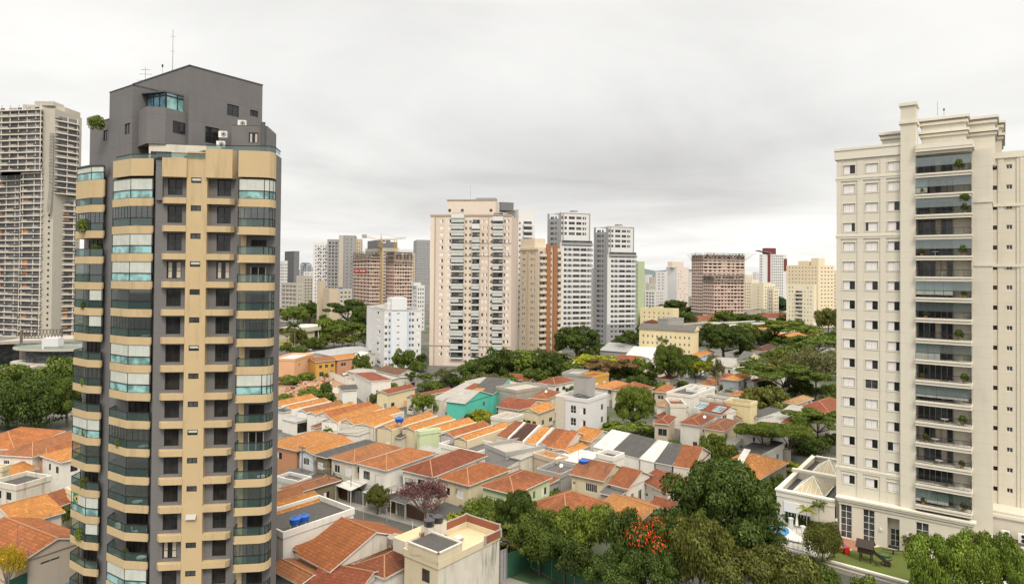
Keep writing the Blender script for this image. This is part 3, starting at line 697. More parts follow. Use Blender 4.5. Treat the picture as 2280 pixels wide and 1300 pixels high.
            if k == 2: F.box(m, x0, x0 + (x1 - x0) * .68, wf - .4, wf - .36, z1 - .5, z1, 'blind')
            m.build('glazing', o_)
    z = ZW[0] + 2.05; m = MB(); F.box(m, ub0, ub1 + .1, -2, 1.0, z - .25, z + .6, 'creamtower'); F.box(m, ub0, ub1 + .35, -2, 1.3, z + .15, z + .4, 'creamtrim'); F.box(m, ub0, ub1 + .2, -2, 1.1, z + .6, z + 1.3, 'creamtrim'); m.build('balcony_roof', t)
    # wing right of the balconies and the far wing
    w = MB(); wi = -1.0; a, b = F.u(2163, wi), F.u(2209, wi); F.box(w, a, b, -12, wi, 0, 57.6, 'creamtower'); F.box(w, a, b + .1, -12, wi + .12, 50.2, 50.7, 'creamtrim'); F.box(w, a, b + .1, -12, wi + .12, 41.5, 42, 'creamtrim'); w.build('wing_wall', t)
    wf = -9.0; a = F.u(2207, wf); b = F.u(2420, wf); w = MB(); ws = []
    zs2 = [z + .25 for z in ZW]
    for z in zs2:
        ws.append((F.u(2214.5, wf), z, .62, .62, 'g')); ws.append((F.u(2247.5, wf), z, .7, .66, 'v')); 
    F.holes(w, a, b, 0, 57.4, [(x - q / 2, x + q / 2, z, z + h) for x, z, q, h, k in ws], 'creamtower', wf, .2)
    for i, (x, z, q, h, k) in enumerate(ws): window(t, F, x, z, q, h, k, 'frame_dark' if i % 2 == 0 else 'frame_white', wf - .18)
    F.box(w, F.u(2222, wf), F.u(2236, wf), wf, wf + .12, 7, 57.4, 'creamtower')
    F.box(w, F.u(2264, wf), F.u(2272, wf), wf, wf + .12, 7, 57.4, 'creamtower'); F.box(w, F.u(2272, wf), b, wf, wf + .2, 7, 57.4, 'creamtower')
    for z in (57.2, 50.2, 41.5): F.box(w, a, b, wf, wf + .25, z, z + (.9 if z > 55 else .4), 'creamtrim')
    F.box(w, a, b, wf - 10, wf - .3, 57.3, 57.4, 'gravel'); w.build('wing_wall', t)
    # --- podium: ground floor with tall glazing
    m = MB(); wp = .9; p0, p1 = F.u(1870, wp), F.u(2164, wp); G0 = 1.0
    tall = []
    for x0, x1, z0, z1 in ((1872.5, 1897.5, 1.1, 6.0), (1922, 1948, 1.1, 5.9), (2039, 2068, 1.2, 5.6)):
        a, b = F.u(x0, wp), F.u(x1, wp); tall.append(((a + b) / 2, z0, b - a, z1 - z0, 'x'))
    a, b = F.u(1976, wp), F.u(2003, wp)
    F.holes(m, p0, p1, 0, 6.5, [(x - q / 2, x + q / 2, z, z + h) for x, z, q, h, k in tall] + [(a, b, 1.0, 5.4)], 'creamtower', wp, .2)
    for x, z, q, h, k in tall: window(t, F, x, z, q, h, k, 'frame_white', wp - .18)
    F.box(m, a, b, wp - 1.6, wp - 1.5, 1, 5.6, 'creamtower'); m.face([F.p(a, wp, 1), F.p(a, wp, 5.4), F.p(a, wp - 1.5, 5.4), F.p(a, wp - 1.5, 1)], 'creamtower')
    m.face([F.p(b, wp, 1), F.p(b, wp, 5.4), F.p(b, wp - 1.5, 5.4), F.p(b, wp - 1.5, 1)], 'creamtower')
    window(t, F, (a + b) / 2 + .1, 1.02, (b - a) * .85, 2.5, 'x', 'frame_white', wp - 1.5)
    for z, ov, hh in ((6.5, .3, .35), (6.05, .12, .3), (6.85, .45, .25)): F.box(m, p0 - ov, p1 + ov, 0, wp + ov, z, z + hh, 'creamtrim')
    F.box(m, p0, p1, -.0, wp, 6.5, 6.8, 'gravel')
    m.face([F.p(p1, wp, 0), F.p(p1, -2, 0), F.p(p1, -2, 6.5), F.p(p1, wp, 6.5)], 'creamtower'); m.face([F.p(p0, wp, 0), F.p(p0, 0, 0), F.p(p0, 0, 6.5), F.p(p0, wp, 6.5)], 'creamtower')
    m.build('podium', t)
    for px in (1863.5, 1962, 2022):
        l = MB(); p = F.p(F.u(px, wp), wp + .02, 3.3); l.box(p - F.d * .14, F.d * .28, F.n * .14, (0, 0, .38), 'frame_white'); l.build('wall_lamp', t)
    # low service wing right of the podium
    m = MB(); ws = -3.0; a, b = F.u(2166, ws), F.u(2420, ws); z1 = ZH(2240, 1137, 96)
    F.holes(m, a, b, 0, 3.6, [(F.u(2221, ws), F.u(2262, ws), 1.6, 3.2), (F.u(2263, ws), F.u(2320, ws), 1.6, 3.2)], 'creamtower', ws, .2)
    window(t, F, (F.u(2221, ws) + F.u(2262, ws)) / 2, 1.6, F.u(2262, ws) - F.u(2221, ws), 1.6, 'k', 'frame_white', ws - .18); window(t, F, (F.u(2263, ws) + F.u(2320, ws)) / 2, 1.6, F.u(2320, ws) - F.u(2263, ws), 1.6, 'g', 'frame_white', ws - .18)
    F.box(m, a, b, ws - 2.5, ws + .25, 3.6, 3.9, 'creamtrim'); F.box(m, a, b, ws - 2.5, ws, 3.9, 4.0, 'gravel'); F.box(m, a, b, wf, ws - 2.2, 3.9, 7.4, 'creamtower'); F.box(m, a, b, wf, ws - 1.95, 6.6, 7.0, 'creamtrim'); F.box(m, a, b, ws, ws + .3, .9, 1.4, 'creamtrim')
    m.build('service_wing', t)
    for px, lab in ((2238, 'air conditioner on the ledge of the cream tower, whole in view'), (2275, 'air conditioner on the ledge of the cream tower, cut by the picture edge')):
        p = F.p(F.u(px, ws - 1), ws - 1.0, 4.0); r = thing('air_conditioner', lab, 'air conditioner', p)
        c = MB(); c.box(p - F.d * .45, F.d * .9, -F.n * .4, (0, 0, 1.2), 'shutter'); c.build('casing', r)
        for z in (.32, .9): c = MB(); c.tube(p + F.d * .12 + Vector((0, 0, z)), p + F.d * .12 + F.n * .03 + Vector((0, 0, z)), .25, .25, 'black', 12); c.build('fan_grille', r)
    for px, y1, d, lab in ((2087.5, 226, 95, 'thin antenna rod on the cream tower roof'), (2102, 244, 95, 'short antenna with dark tip on the cream tower roof')):
        q = MB(); p = XY(px, d); q.tube(V3(p, ZH(px, 258, d)), V3(p, ZH(px, y1, d)), .04, .03, 'metal', 5)
        if y1 > 240: q.tube(V3(p, ZH(px, y1 + 3, d)), V3(p, ZH(px, y1 - 2, d)), .1, .1, 'black', 6)
        tag(q.build('antenna', None), lab, 'antenna')
    # --- annex with two glazed roof lanterns
    an = thing('annex_building', 'low cream annex with two pyramid roof lanterns beside the cream tower', 'building', F.p(ul - 6, -3, 0))
    ZA = 6.0; w0 = .6; x0, x1 = F.u(1731, w0), F.u(1861.5, w0) - .1; m = MB(); wn = []
    a, b = F.u(1749, w0), F.u(1805, w0)
    F.holes(m, x0, x1, 0, ZA, [(a, b, 1.2, 3.0)], 'creamtower', w0, .2)
    for k in range(4): window(an, F, a + (b - a) * (k + .5) / 4, 1.2, (b - a) / 4 - .03, 1.8, 'g', 'frame_white', w0 - .18)
    F.box(m, a - .1, b + .1, w0, w0 + .12, 3.05, 4.6, 'shutter')
    D1, D2 = -10.5, -24.0
    m.face([F.p(x0, w0, 0), F.p(x0, D2, 0), F.p(x0, D2, ZA), F.p(x0, w0, ZA)], 'creamtower'); F.box(m, x0, x1, D2, D2 + .3, 0, ZA, 'creamtower')
    F.box(m, x0 + .3, x1, D2 + .3, w0 - .3, ZA - .9, ZA - .8, 'gravel'); m.build('wall', an)
    m = MB()
    F.box(m, x0 - .25, x1, w0 - .55, w0 + .25, ZA, ZA + .3, 'creamtrim'); F.box(m, x0 - .1, x1, w0 - .4, w0 + .1, ZA - .8, ZA, 'creamtrim'); F.box(m, x0 - .2, x0 + .55, D2, w0 - .56, ZA, ZA + .28, 'creamtrim'); F.box(m, x0 + .0, x0 + .4, D2, w0 - .5, ZA - .8, ZA, 'creamtrim')
    F.box(m, x0 - .5, x1, D1 - .9, D1 + .1, ZA + .3, ZA + .75, 'creamtrim'); F.box(m, x0 - .1, x1, D1 - .7, D1, ZA - .8, ZA + .3, 'creamtower'); F.box(m, x0, x1, D2, D2 + .6, ZA, ZA + .28, 'creamtrim'); m.build('parapet', an)
    for wc0, wc1 in ((-9.0, -1.8), (-21.5, -13.2)):
        m = MB(); xa, xb = x0 + 1.7, x1 - 2.0; z0 = ZA - .5; mx, mw = (xa + xb) / 2, (wc0 + wc1) / 2; ap = F.p(mx, mw, z0 + 2.1)
        F.box(m, xa + .3, xb - .3, wc0 + .3, wc1 - .3, ZA - .8, z0, 'creamtower')
        cs = [F.p(xa, wc1, z0), F.p(xb, wc1, z0), F.p(xb, wc0, z0), F.p(xa, wc0, z0)]
        for p, q in zip(cs, cs[1:] + cs[:1]):
            m.face([p, q, ap], 'lantern_glass'); m.tube(p, ap, .07, .07, 'frame_white', 5); m.tube(p, q, .09, .09, 'frame_white', 5)
            n = 7
            for j in range(1, n):
                e = p + (q - p) * j / n; tt = 1 - abs(j / n - .5) * 2
                tgt = ap if abs(j / n - .5) < .08 else ((p + (ap - p) * (2 * j / n)) if j / n < .5 else (q + (ap - q) * (2 - 2 * j / n)))
                m.tube(e + Vector((0, 0, .03)), tgt + Vector((0, 0, .03)), .035, .035, 'frame_white', 4)
        m.build('roof_lantern', an)
    return t, F, (x0, x1, w0)
wallmat('lantern_glass', (.42, .36, .23), .15, .2, 1.5, rough=.25)
T_RIGHT, F_RIGHT, ANX = right_tower()
# ------------------------------------------------------------------ mid-distance and far high blocks
def bld(label, nx, d, name='apartment_tower', cat='tower', group=None): return thing(name, label, cat, XY(nx, d), group)
def balc(root, fr, x0, x1, z, dep=1.1, h=1.0, mat='towerwhite', glass=True, kind=None, fl=2.8):
    """projecting balcony: slab and front, glass rail, dark opening behind, optional blinds"""
    a, b = sorted((fr.u(x0), fr.u(x1))); m = MB()
    fr.box(m, a, b, .02, dep, z - .25, z + (.35 if glass else h), mat)
    if glass:
        fr.box(m, a + .03, b - .03, dep - .08, dep - .04, z + .35, z + h, 'glass_mid')
    fr.box(m, a + .15, b - .15, .005, .02, z + .02, z + fl - .55, 'glass_soft')
    fr.box(m, a + .2 + (b - a) * .55, b - .3, .02, .03, z + .1, z + fl - .7, 'curtain' if random.random() < .5 else 'interior')
    if kind == 'b': fr.box(m, a + .05, b - .05, dep - .2, dep - .14, z + .3, z + fl - .3, 'blind')
    if kind == 'B': fr.box(m, a + .05, a + (b - a) * .62, dep - .2, dep - .14, z + .3, z + fl - .3, 'blind')
    m.build('balcony', root)
# --- beige tower, 24 storeys
def beige_tower():
    d = 277; th = 8; t = bld('tall beige pink apartment tower with three stacks of white balconies', 1045, d)
    F, _ = corner(957.5, 281, -6); z1 = ZH(1000, 478, d); w = MB(); zs = [64.8 - 4.4 - 2.85 * k for k in range(21)]
    cols = [(978, 986, 1.0, 1.4, 'hHss'), (995.5, 1003.5, 1.0, 1.4, 'hHss'), (1034.5, 1039, .8, 1.2, 'g'), (1044, 1049, .8, 1.2, 'g'), (1072, 1077, .9, 1.4, 'gHs'), (1080, 1085, .9, 1.4, 'hsH'), (1091.5, 1097, .8, 1.2, 'g'), (1121, 1125, .9, 1.4, 'gh'), (1126.5, 1133, 1.0, 1.4, 'hHs')]
    wins = []
    for k, z in enumerate(zs):
        for a, b, s, h, kd in cols: wins.append(((F.u(a) + F.u(b)) / 2, z + s, F.u(b) - F.u(a), h, pick(kd)))
    ua, ub, uc, ud = F.u(957.5), F.u(1004.5), F.u(1099), F.u(1138.5)
    for a, b, m in ((0, F.u(969), 'peachbeige'), (F.u(969), F.u(990), 'pinkbeige'), (F.u(990), F.u(1063), 'peachbeige'), (F.u(1063), F.u(1088), 'pinkbeige'), (F.u(1088), F.u(1118), 'peachbeige'), (F.u(1118), ud, 'pinkbeige')):
        hs = [x for x in wins if a < x[0] <= b]; wallface(t, w, F, a, b, 0, z1, hs, m)
    DEP = 26
    for p in (0, ud): w.face([F.p(p, 0, 0), F.p(p, -DEP, 0), F.p(p, -DEP, z1), F.p(p, 0, z1)], 'pinkbeige')
    F.box(w, 0, ud, -DEP, -.3, z1 - .8, z1 - .7, 'gravel'); F.box(w, 0, ud, -DEP, -DEP + .2, 0, z1, 'pinkbeige')
    F.box(w, -.15, ud + .15, -.25, .3, z1 - .4, z1 + .3, 'cap')
    w.build('wall', t)
    m = MB()
    for zc in (z1 - 12, z1 - 17.5): F.box(m, F.u(1033), ud, 0, .2, zc, zc + .25, 'cap')
    F.box(m, 0, F.u(1004), 0, .2, 8.5, 8.8, 'cap'); F.box(m, F.u(1063), ud, 0, .2, 8.5, 8.8, 'cap'); F.box(m, F.u(967), F.u(969), 0, .25, 0, z1 - .4, 'cap'); F.box(m, F.u(1087), F.u(1088), 0, .2, 0, z1 - .4, 'cap'); m.build('string_course', t)
    for k in range(-1, 22):
        z = 64.8 - 4.4 - 2.85 * k
        if z < 3: break
        for x0, x1 in ((1005, 1033), (1051, 1068), (1097, 1120)):
            if k == -1 and x0 == 1051: continue
            balc(t, F, x0, x1, z + .1, 1.3, 1.05, kind=pick('bbB  b ') if x0 != 1051 else pick('  b '))
    for x0, x1, zt in ((1005, 1033, z1 + .6), (1051, 1068, z1 - 4), (1097, 1120, z1 - .6)):
        m = MB(); F.box(m, F.u(x0), F.u(x1), 0, 1.5, zt - 1.9, zt, 'towerwhite'); m.build('balcony_roof', t)
    # roof storey
    m = MB(); zz = ZH(1040, 446, d + 8); F.box(m, F.u(994, -6), F.u(1102, -6), -20, -6, z1 - 1, zz, 'peachbeige', 'gravel'); F.box(m, F.u(994, -6) - .2, F.u(1102, -6) + .2, -6.1, -5.7, zz, zz + .4, 'cap')
    for x in (1000, 1028, 1092): F.box(m, F.u(x, -6) - .6, F.u(x, -6) + .6, -6, -5.95, zz - 5, zz - 3.8, 'glass_mid')
    m.build('roof_storey', t)
    m = MB(); zz2 = ZH(1080, 441, d + 16); F.box(m, F.u(1058, -14), F.u(1102, -14), -20, -14, zz - 1, zz2, 'midgrey'); m.build('machine_room', t)
    m = MB(); p = XY(1046, d + 10); m.tube(V3(p, zz), V3(p, ZH(1046, 412, d + 10)), .09, .05, 'metal', 4); tag(m.build('antenna', None), 'very thin antenna on the roof of the tall beige tower', 'antenna')
beige_tower()
# --- white tower behind the beige one
t = bld('white tower with round corner balconies behind the beige tower', 1150, 335); w = MB()
FR, FL, A, B, zs = block(t, w, 1153.5, 330, 1120, 1190, 0, ZH(1145, 468, 335), 'towerwhite', winR=[(1158, 1160, 1.0, 1.2, 'g'), (1185, 1187, 1, 1.2, 'g')], th=22, n=0)
w.build('wall', t)
for k in range(19):
    z = ZH(1170, 505, 335) - 2.9 * k; m = MB(); FR.box(m, FR.u(1163), FR.u(1184), 0, 1.6, z, z + 1.05, 'towerwhite'); FR.box(m, FR.u(1165), FR.u(1183), .02, .1, z + 1.05, z + 2.5, 'glass_mid'); m.build('balcony', t)
    window(t, FR, FR.u(1156.5), z + .9, 1.0, 1.2, 'g', wo=.02)
m = MB(); o = FR.p(FR.u(1160), -3, 0); FR.box(m, FR.u(1120), FR.u(1149), -16, -4, ZH(1145, 470, 335), ZH(1120, 452, 335), 'towergrey'); m.build('machine_room', t)
# --- brick striped tower
d = 300; t = bld('cream tower with two brick red vertical stripes', 1200, d); w = MB(); z1 = ZH(1200, 556, d)
FR, FL, A, B, zs = block(t, w, 1199.5, d, 1157.5, 1250, 0, z1, 'stucco', th=40, fz=2.85, fz0=2.2,
    winL=[(1163, 1165.5, .9, 1.2, 'g'), (1166.8, 1169.4, .9, 1.2, 'gs'), (1181.5, 1184, .9, 1.2, 'g'), (1185, 1187.2, .9, 1.2, 'gs'), (1189.5, 1191, .5, 1.8, 'g')], winR=[(1226, 1229, .9, 1.3, 'g')], cap=100)
for x0, x1 in ((1215, 1224), (1230.5, 1239)): FR.box(w, FR.u(x0), FR.u(x1), 0, .7, 0, ZH(x0, 543, d), 'terracotta')
FL.box(w, FL.u(1176) - .2, FL.u(1176) + .2, 0, .3, 0, z1, 'beige'); FR.box(w, -.4, A + .3, -B, -.3, z1, z1 + 1.0, 'stucco')
FR.box(w, FR.u(1203), FR.u(1226), -14, -4, z1, ZH(1205, 530, d), 'stucco'); w.build('wall', t)
for z in zs:
    balc(t, FR, 1200.5, 1214, z + .2, 1.0, 1.0, 'stucco', False); balc(t, FR, 1240, 1249, z + .2, 1.0, 1.0, 'stucco', False)
# --- the two white and grey towers
def whitegrey(label, lx, nx, rx_up, rx_lo, d, ytop, ystep, ybase):
    t = bld(label, nx, d); w = MB(); z1, zs_ = ZH(nx, ytop, d), ZH(nx, ystep, d); zb = 11.5; FZ = 2.85
    FR, FL = corner(nx, d, 18); FL = Fr(FR.o, Vector((-math.sin(R_(48)), math.cos(R_(48)), 0)), (-math.cos(R_(48)), -math.sin(R_(48))))
    A, A2, B = FR.u(rx_up), FR.u(rx_lo), FL.u(lx)
    u0 = FR.u(nx + 5)
    cols = [(.05, .14), (.20, .29), (.36, .58), (.63, .82), (.86, .93), (.95, .995)]
    z = zb - FZ * 4 + .9; rows = []
    while z < z1 - 2: rows.append(z); z += FZ
    win = []
    for z in rows:
        up = z > zs_ + 1
        for a, b in cols: 
            L = (A if up else A2); win.append(((a + b) / 2 * (L - u0) + u0 - (2.2 if up else 0), z - .1, (b - a) * (L - u0), 1.55, 'g' if (b - a) < .1 else 'gl'[random.random() < .4]))
    lo = [x for x in win if zb < x[1] < zs_ - 1.5]; hi = [x for x in win if x[1] > zs_ + 1.5]; ba = [x for x in win if x[1] < zb - 1.5]
    wallface(t, w, FR, 0, A2, zb, zs_, lo, 'towerwhite', fm='midframe', cap=60); wallface(t, w, FR, 0, A, zs_, z1, hi, 'towerwhite', fm='midframe', cap=90); wallface(t, w, FR, 0, A2, 0, zb, ba, 'midgrey', cap=100)
    for x in (0, u0): FR.box(w, x, x + .5, 0, .25, zs_ + .5, z1 + .6, 'midgrey')
    FR.box(w, A - .5, A, 0, .25, zs_ + .5, z1 + .6, 'midgrey'); FR.box(w, 0, A + .1, -.4, .3, z1, z1 + .6, 'towerwhite')
    for x in win:
        if x[4] != 'v' and x[1] < zs_: FR.box(w, x[0] + x[2] / 2 + .03, x[0] + x[2] / 2 + .9, 0, .04, x[1], x[1] + 1.35, 'midgrey')
    gw = []
    for z in rows:
        for a, b in ((.3, .42), (.5, .58), (.6, .78)): gw.append(((a + b) / 2 * B, z, (b - a) * B, 1.4, pick('gvg')))
    wallface(t, w, FL, 0, B, 0, z1 - 3, gw, 'midgrey', fm='frame_grey', cap=140); FL.box(w, B - 1, B, -.2, .4, 0, z1, 'midgrey'); FL.box(w, 0, 1, -.2, .4, 0, z1, 'midgrey')
    FL.box(w, 0, B, -.3, .1, z1 - .5, z1, 'towerwhite')
    o, a, b = FR.o, FR.d * A2, FL.d * B; w.face([V3(o + a, 0), V3(o + a + b, 0), V3(o + a + b, zs_), V3(o + a, zs_)], 'midgrey'); a1 = FR.d * A; w.face([V3(o + a1, zs_), V3(o + a1 + b, zs_), V3(o + a1 + b, z1), V3(o + a1, z1)], 'midgrey')
    w.face([V3(q, zs_) for q in (o + a1, o + a, o + a + b, o + a1 + b)], 'gravel'); w.face([V3(q, z1 - .3) for q in (o, o + a1, o + a1 + b, o + b)], 'gravel'); w.face([V3(o + b, 0), V3(o + b + a, 0), V3(o + b + a, zs_), V3(o + b, zs_)], 'midgrey')
    w.build('wall', t)
    m = MB(); FR.box(m, u0 - .5, A2, .0, .6, zs_ - 1.2, zs_ + .1, 'midgrey'); FR.box(m, u0 - .5, A2, .5, .56, zs_ + .1, zs_ + 1.2, 'glass_mid'); m.build('terrace_band', t)
    m = MB(); FR.box(m, A * .45, A * .62, -6, -2, z1, z1 + 1.8, 'midgrey'); m.build('water_tank_room', t)
plain('midframe', (.5, .5, .5))
whitegrey('taller white and grey tower, left of the twin pair', 1219, 1247, 1313, 1317, 350, 474, 540, 770)
whitegrey('shorter white and grey tower, right of the twin pair', 1322.5, 1352.5, 1411, 1415.5, 369, 505, 566, 770)
# --- smaller or farther blocks: (label, nx, d, lx, rx, ytop, mat, th, floor cols R, cols L, name)
def simple(label, nx, d, lx, rx, yt, mat, th=50, cR=(), cL=(), name='apartment_block', cat='building', fz=2.9, matL=None, extra=None, group=None, cap=60, fm='frame_white', fz0=1.0, z0=0, top=None):
    t = bld(label, nx, d, name, cat, group); w = MB(); z1 = ZH(nx, yt, d)
    r = block(t, w, nx, d, lx, rx, z0, z1, mat, winR=cR, winL=cL, th=th, fz=fz, fz0=fz0, matL=matL, cap=cap, fm=fm, top=top, back=14)
    parapet(w, r[0], r[1], r[2], r[3], z1, .6, mat)
    if extra: extra(t, w, r, z1)
    w.build('wall', t); return t, r, z1
def cx(x0, x1, n, wf=.6, s=.9, h=1.3, k='g'):
    st = (x1 - x0) / n; return [(x0 + st * (i + .5 - wf / 2), x0 + st * (i + .5 + wf / 2), s, h, k) for i in range(n)]
def ex_box(x0, x1, y, mat, dz=1.2, face=0):
    def f(t, w, r, z1):
        fr = r[0] if face == 0 else r[1]; m = MB(); dd = fr.p(fr.u((x0 + x1) / 2), 0, 0).y; a, b = sorted((fr.u(x0, -3), fr.u(x1, -3))); fr.box(m, a, b, -9, -3, z1, ZH((x0 + x1) / 2, y, dd + 2), mat, 'gravel'); m.build('roof_house', t)
    return f
def multi(*fs):
    def f(*a):
        for g in fs: g(*a)
    return f
# white nine-storey block with the blue recesses
def white_block():
    d = 270; t = bld('white nine storey apartment block with pale blue recesses', 878, d, 'apartment_block', 'building'); w = MB(); FZ = 2.62
    N_ = 857; FR, FL = corner(N_, d, 24); z1 = ZH(857, 692, d); A, B = FR.u(939), FL.u(817.5)
    zs = [z1 - 2.9 - FZ * k for k in range(9)]
    wl = []
    for z in zs:
        for a, b, k in ((827.5, 829.5, 'g'), (831.5, 833.5, 'g')): wl.append(((FL.u(a) + FL.u(b)) / 2, z + 1.3, .55, .6, k))
        for a, b, k in ((841, 848.5, pick('sskhg')), ): wl.append(((FL.u(a) + FL.u(b)) / 2, z + .75, abs(FL.u(b) - FL.u(a)), 1.25, k))
    wallface(t, w, FL, 0, B, 0, z1, wl, 'towerwhite')
    wr = []
    for z in zs:
        for a, b, h, s, k in ((858, 864, 1.25, .75, pick('gghs')), (867, 871, 1.2, .8, 'g'), (885, 891, .5, 1.4, 'g'), (912, 916, 1.2, .8, 'g'), (918, 923, 1.25, .75, pick('gg')), (929, 936, 1.25, .75, pick('shk'))): wr.append(((FR.u(a) + FR.u(b)) / 2, z + s, FR.u(b) - FR.u(a), h, k))
    for x0, x1, m in ((857, 866, 'towerwhite'), (866, 873, 'lightblue'), (873, 907, 'paleblue'), (907, 917, 'lightblue'), (917, 939, 'towerwhite')):
        wallface(t, w, FR, FR.u(x0), FR.u(x1), 0, z1 if x0 != 873 else ZH(890, 664, d), [q for q in wr if FR.u(x0) < q[0] <= FR.u(x1)], m, cap=100)
    o, a, b = FR.o, FR.d * A, FL.d * B
    w.face([V3(o + a, 0), V3(o + a + b, 0), V3(o + a + b, z1), V3(o + a, z1)], 'towerwhite'); w.face([V3(q, z1 - .3) for q in (o, o + a, o + a + b, o + b)], 'gravel'); parapet(w, FR, FL, A, B, z1 - .3, .6, 'towerwhite'); w.build('wall', t)
    m = MB(); zz = ZH(890, 664, d); FR.box(m, FR.u(873), FR.u(907), -9, -.02, z1 - .3, zz, 'towerwhite'); FR.box(m, FR.u(866), FR.u(874), -7, -2, z1, zz - 2.4, 'towerwhite'); m.build('stair_tower', t)
    m = MB(); pp = [FL.p(1, -1, z1 + .35), FL.p(B - 1, -1, z1 + .35), FL.p(B - 1, -9, z1 + .35), FL.p(1, -9, z1 + .35)]; r0, r1 = FL.p(B * .25, -5, z1 + 1.8), FL.p(B * .6, -5, z1 + 1.8)
    m.face([pp[0], pp[1], r1, r0], 'fibrelight'); m.face([pp[3], r0, r1, pp[2]], 'fibrelight'); m.face([pp[0], r0, pp[3]], 'fibrelight'); m.face([pp[1], pp[2], r1], 'fibrelight'); m.build('roof', t)
white_block()
def far_tower_left():
    d = 560; t = bld('grey and white stepped tower left of the pink construction site', 750, d); FR, FL = corner(728, d, 10)
    w = MB()
    for x0, x1, y, dep, m, cols in ((696.5, 729, 541, 0, 'towerwhite', cx(700, 728, 5, .5, k='gd')), (728, 753.5, 533, 1.5, 'midgrey', cx(730, 752, 3, .7, s=.4, h=2.0, k='gvd')), (753.5, 764, 524, 3, 'limestone', ()), (764, 790, 524, 2, 'midgrey', cx(768, 786, 2, .3, k='g')), (790, 804, 531, -3, 'beige', cx(792, 803, 2, .4, k='g'))):
        a, b = FR.u(x0, dep), FR.u(x1, dep); z1 = ZH((x0 + x1) / 2, y, d); ws = []
        z = 4
        while z < z1 - 3:
            for c in cols: ws.append(((FR.u(c[0], dep) + FR.u(c[1], dep)) / 2, z + c[2], FR.u(c[1], dep) - FR.u(c[0], dep), c[3], pick(c[4])))
            z += 2.95
        wallface(t, w, FR, a, b, 0, z1, ws, m, dep, cap=100); FR.box(w, a, b, -20, dep - .2, z1 - .1, z1, 'gravel'); w.face([FR.p(a, dep, 0), FR.p(a, -20, 0), FR.p(a, -20, z1), FR.p(a, dep, z1)], m); w.face([FR.p(b, dep, 0), FR.p(b, -20, 0), FR.p(b, -20, z1), FR.p(b, dep, z1)], m)
    w.build('wall', t)
    for k in range(18):
        z = ZH(720, 552, d) - 2.95 * k
        if z < 3: break
        for j in range(2):
            m = MB(); x = 706 + 13 * j + (k % 2) * 3; FR.box(m, FR.u(x), FR.u(x + 7), 0, 1.3, z, z + .9, 'towerwhite'); m.build('balcony', t)
far_tower_left()
# --- buildings under construction
def site(label, lx, nx, rx, d, yt, mat='hollowbrick', th=48, cols=8, yscaf=None, fz=2.9, podium=0, wl=.5, flare=0):
    t = bld(label, nx, d, 'unfinished_tower'); w = MB(); z1 = ZH(nx, yt, d); FR, FL = corner(nx, d, th); A, B = FR.u(rx), (FL.u(lx) if lx else 16)
    z = podium; w_ = []
    for fr, L, nc in ((FR, A, cols), (FL, B, max(3, int(cols * wl)))):
        ws = []; z = podium
        while z < z1 - 2:
            for i in range(nc):
                if random.random() < .93:
                    ww = L / nc * (random.choice((.3, .55, .75)) if fr is FR else .35); ws.append(((i + .5) * L / nc, z + .9, ww, 1.5, 'd'))
            z += fz
        hs = [(u - q / 2, u + q / 2, zz, zz + h) for u, zz, q, h, k in ws]; fr.holes(w, 0, L, podium, z1, hs, mat, 0, .4)
        for q in ws: window(t, fr, q[0], q[1], q[2], q[3], 'd', 'scaffold', -.38, name='window_opening')
    o, a, b = FR.o, FR.d * A, FL.d * B
    for p, q in ((o + a, o + a + b), (o + a + b, o + b)): w.face([V3(p, 0), V3(q, 0), V3(q, z1), V3(p, z1)], mat)
    w.face([V3(q, z1) for q in (o, o + a, o + a + b, o + b)], 'rawconcrete'); w.build('wall', t)
    s = MB(); z = podium
    while z < z1 + .1:
        for fr, L in ((FR, A), (FL, B)): fr.box(s, -.05, L + .05, 0, .35, z, z + .75, 'slab')
        z += fz
    if podium:
        for i in range(int(A / 5) + 1): FR.box(s, min(i * 5, A - .6), min(i * 5, A - .6) + .6, -.8, -.2, 0, podium, 'slab')
        FR.box(s, 0, A, -B, -2, 0, podium, 'scaffold'); FR.box(s, -1.5, A + 1.5, -.2, 1.5, podium - .5, podium, 'darkgrey')
    s.build('floor_slab', t)
    if yscaf:
        zs = ZH(nx, yscaf, d); q = MB()
        for fr, L in ((FR, A), (FL, B)):
            n = int(L / 1.3)
            for i in range(n + 1):
                u = L * i / n; q.tube(fr.p(u, .5, z1 - 3), fr.p(u * (1 + flare * (u / L - .5)) if flare else u, .5 + (flare * 4 if flare else .3), zs + random.uniform(-1, .6)), .09, .09, 'scaffold', 4, False)
            zz = z1 - 3
            while zz < zs: fr.box(q, 0, L, .4, .6, zz, zz + .35, 'slab' if random.random() < .3 else 'scaffold'); zz += 1.5
            fr.box(q, 0, L, -.4, -.2, z1, zs - 2, 'scaffold')
            ff = int(L / 3)
            for i in range(ff): fr.box(q, i * L / ff, i * L / ff + 1.6, -.2, .1, z1 + .2, z1 + .2 + random.uniform(1.2, max(1.5, (zs - z1) * .8)), random.choice(['rawconcrete', 'hollowbrick', 'slab', 'scaffold']))
        q.build('scaffolding', t)
    return t, FR, FL, A, B, z1
a = site('pink brick unfinished tower with red banner, left of the crane', 787, 824, 847, 520, 573, yscaf=560, cols=5, th=30, wl=1.0)
m = MB(); fr = a[2]; u0, u1 = sorted((fr.u(790), fr.u(817))); z = ZH(800, 607, 520); fr.box(m, u0, u1, .5, .56, z, z + 2.8, 'red')
for k, (x, wd) in enumerate(((.1, .14), (.27, .1), (.4, .1), (.62, .1), (.76, .12))): fr.box(m, u0 + (u1 - u0) * x, u0 + (u1 - u0) * (x + wd), .56, .58, z + .9 + .3 * (k % 2), z + 1.9, 'frame_white')
tag(m.build('banner', None), 'red banner with white lettering on the pink unfinished tower', 'banner')
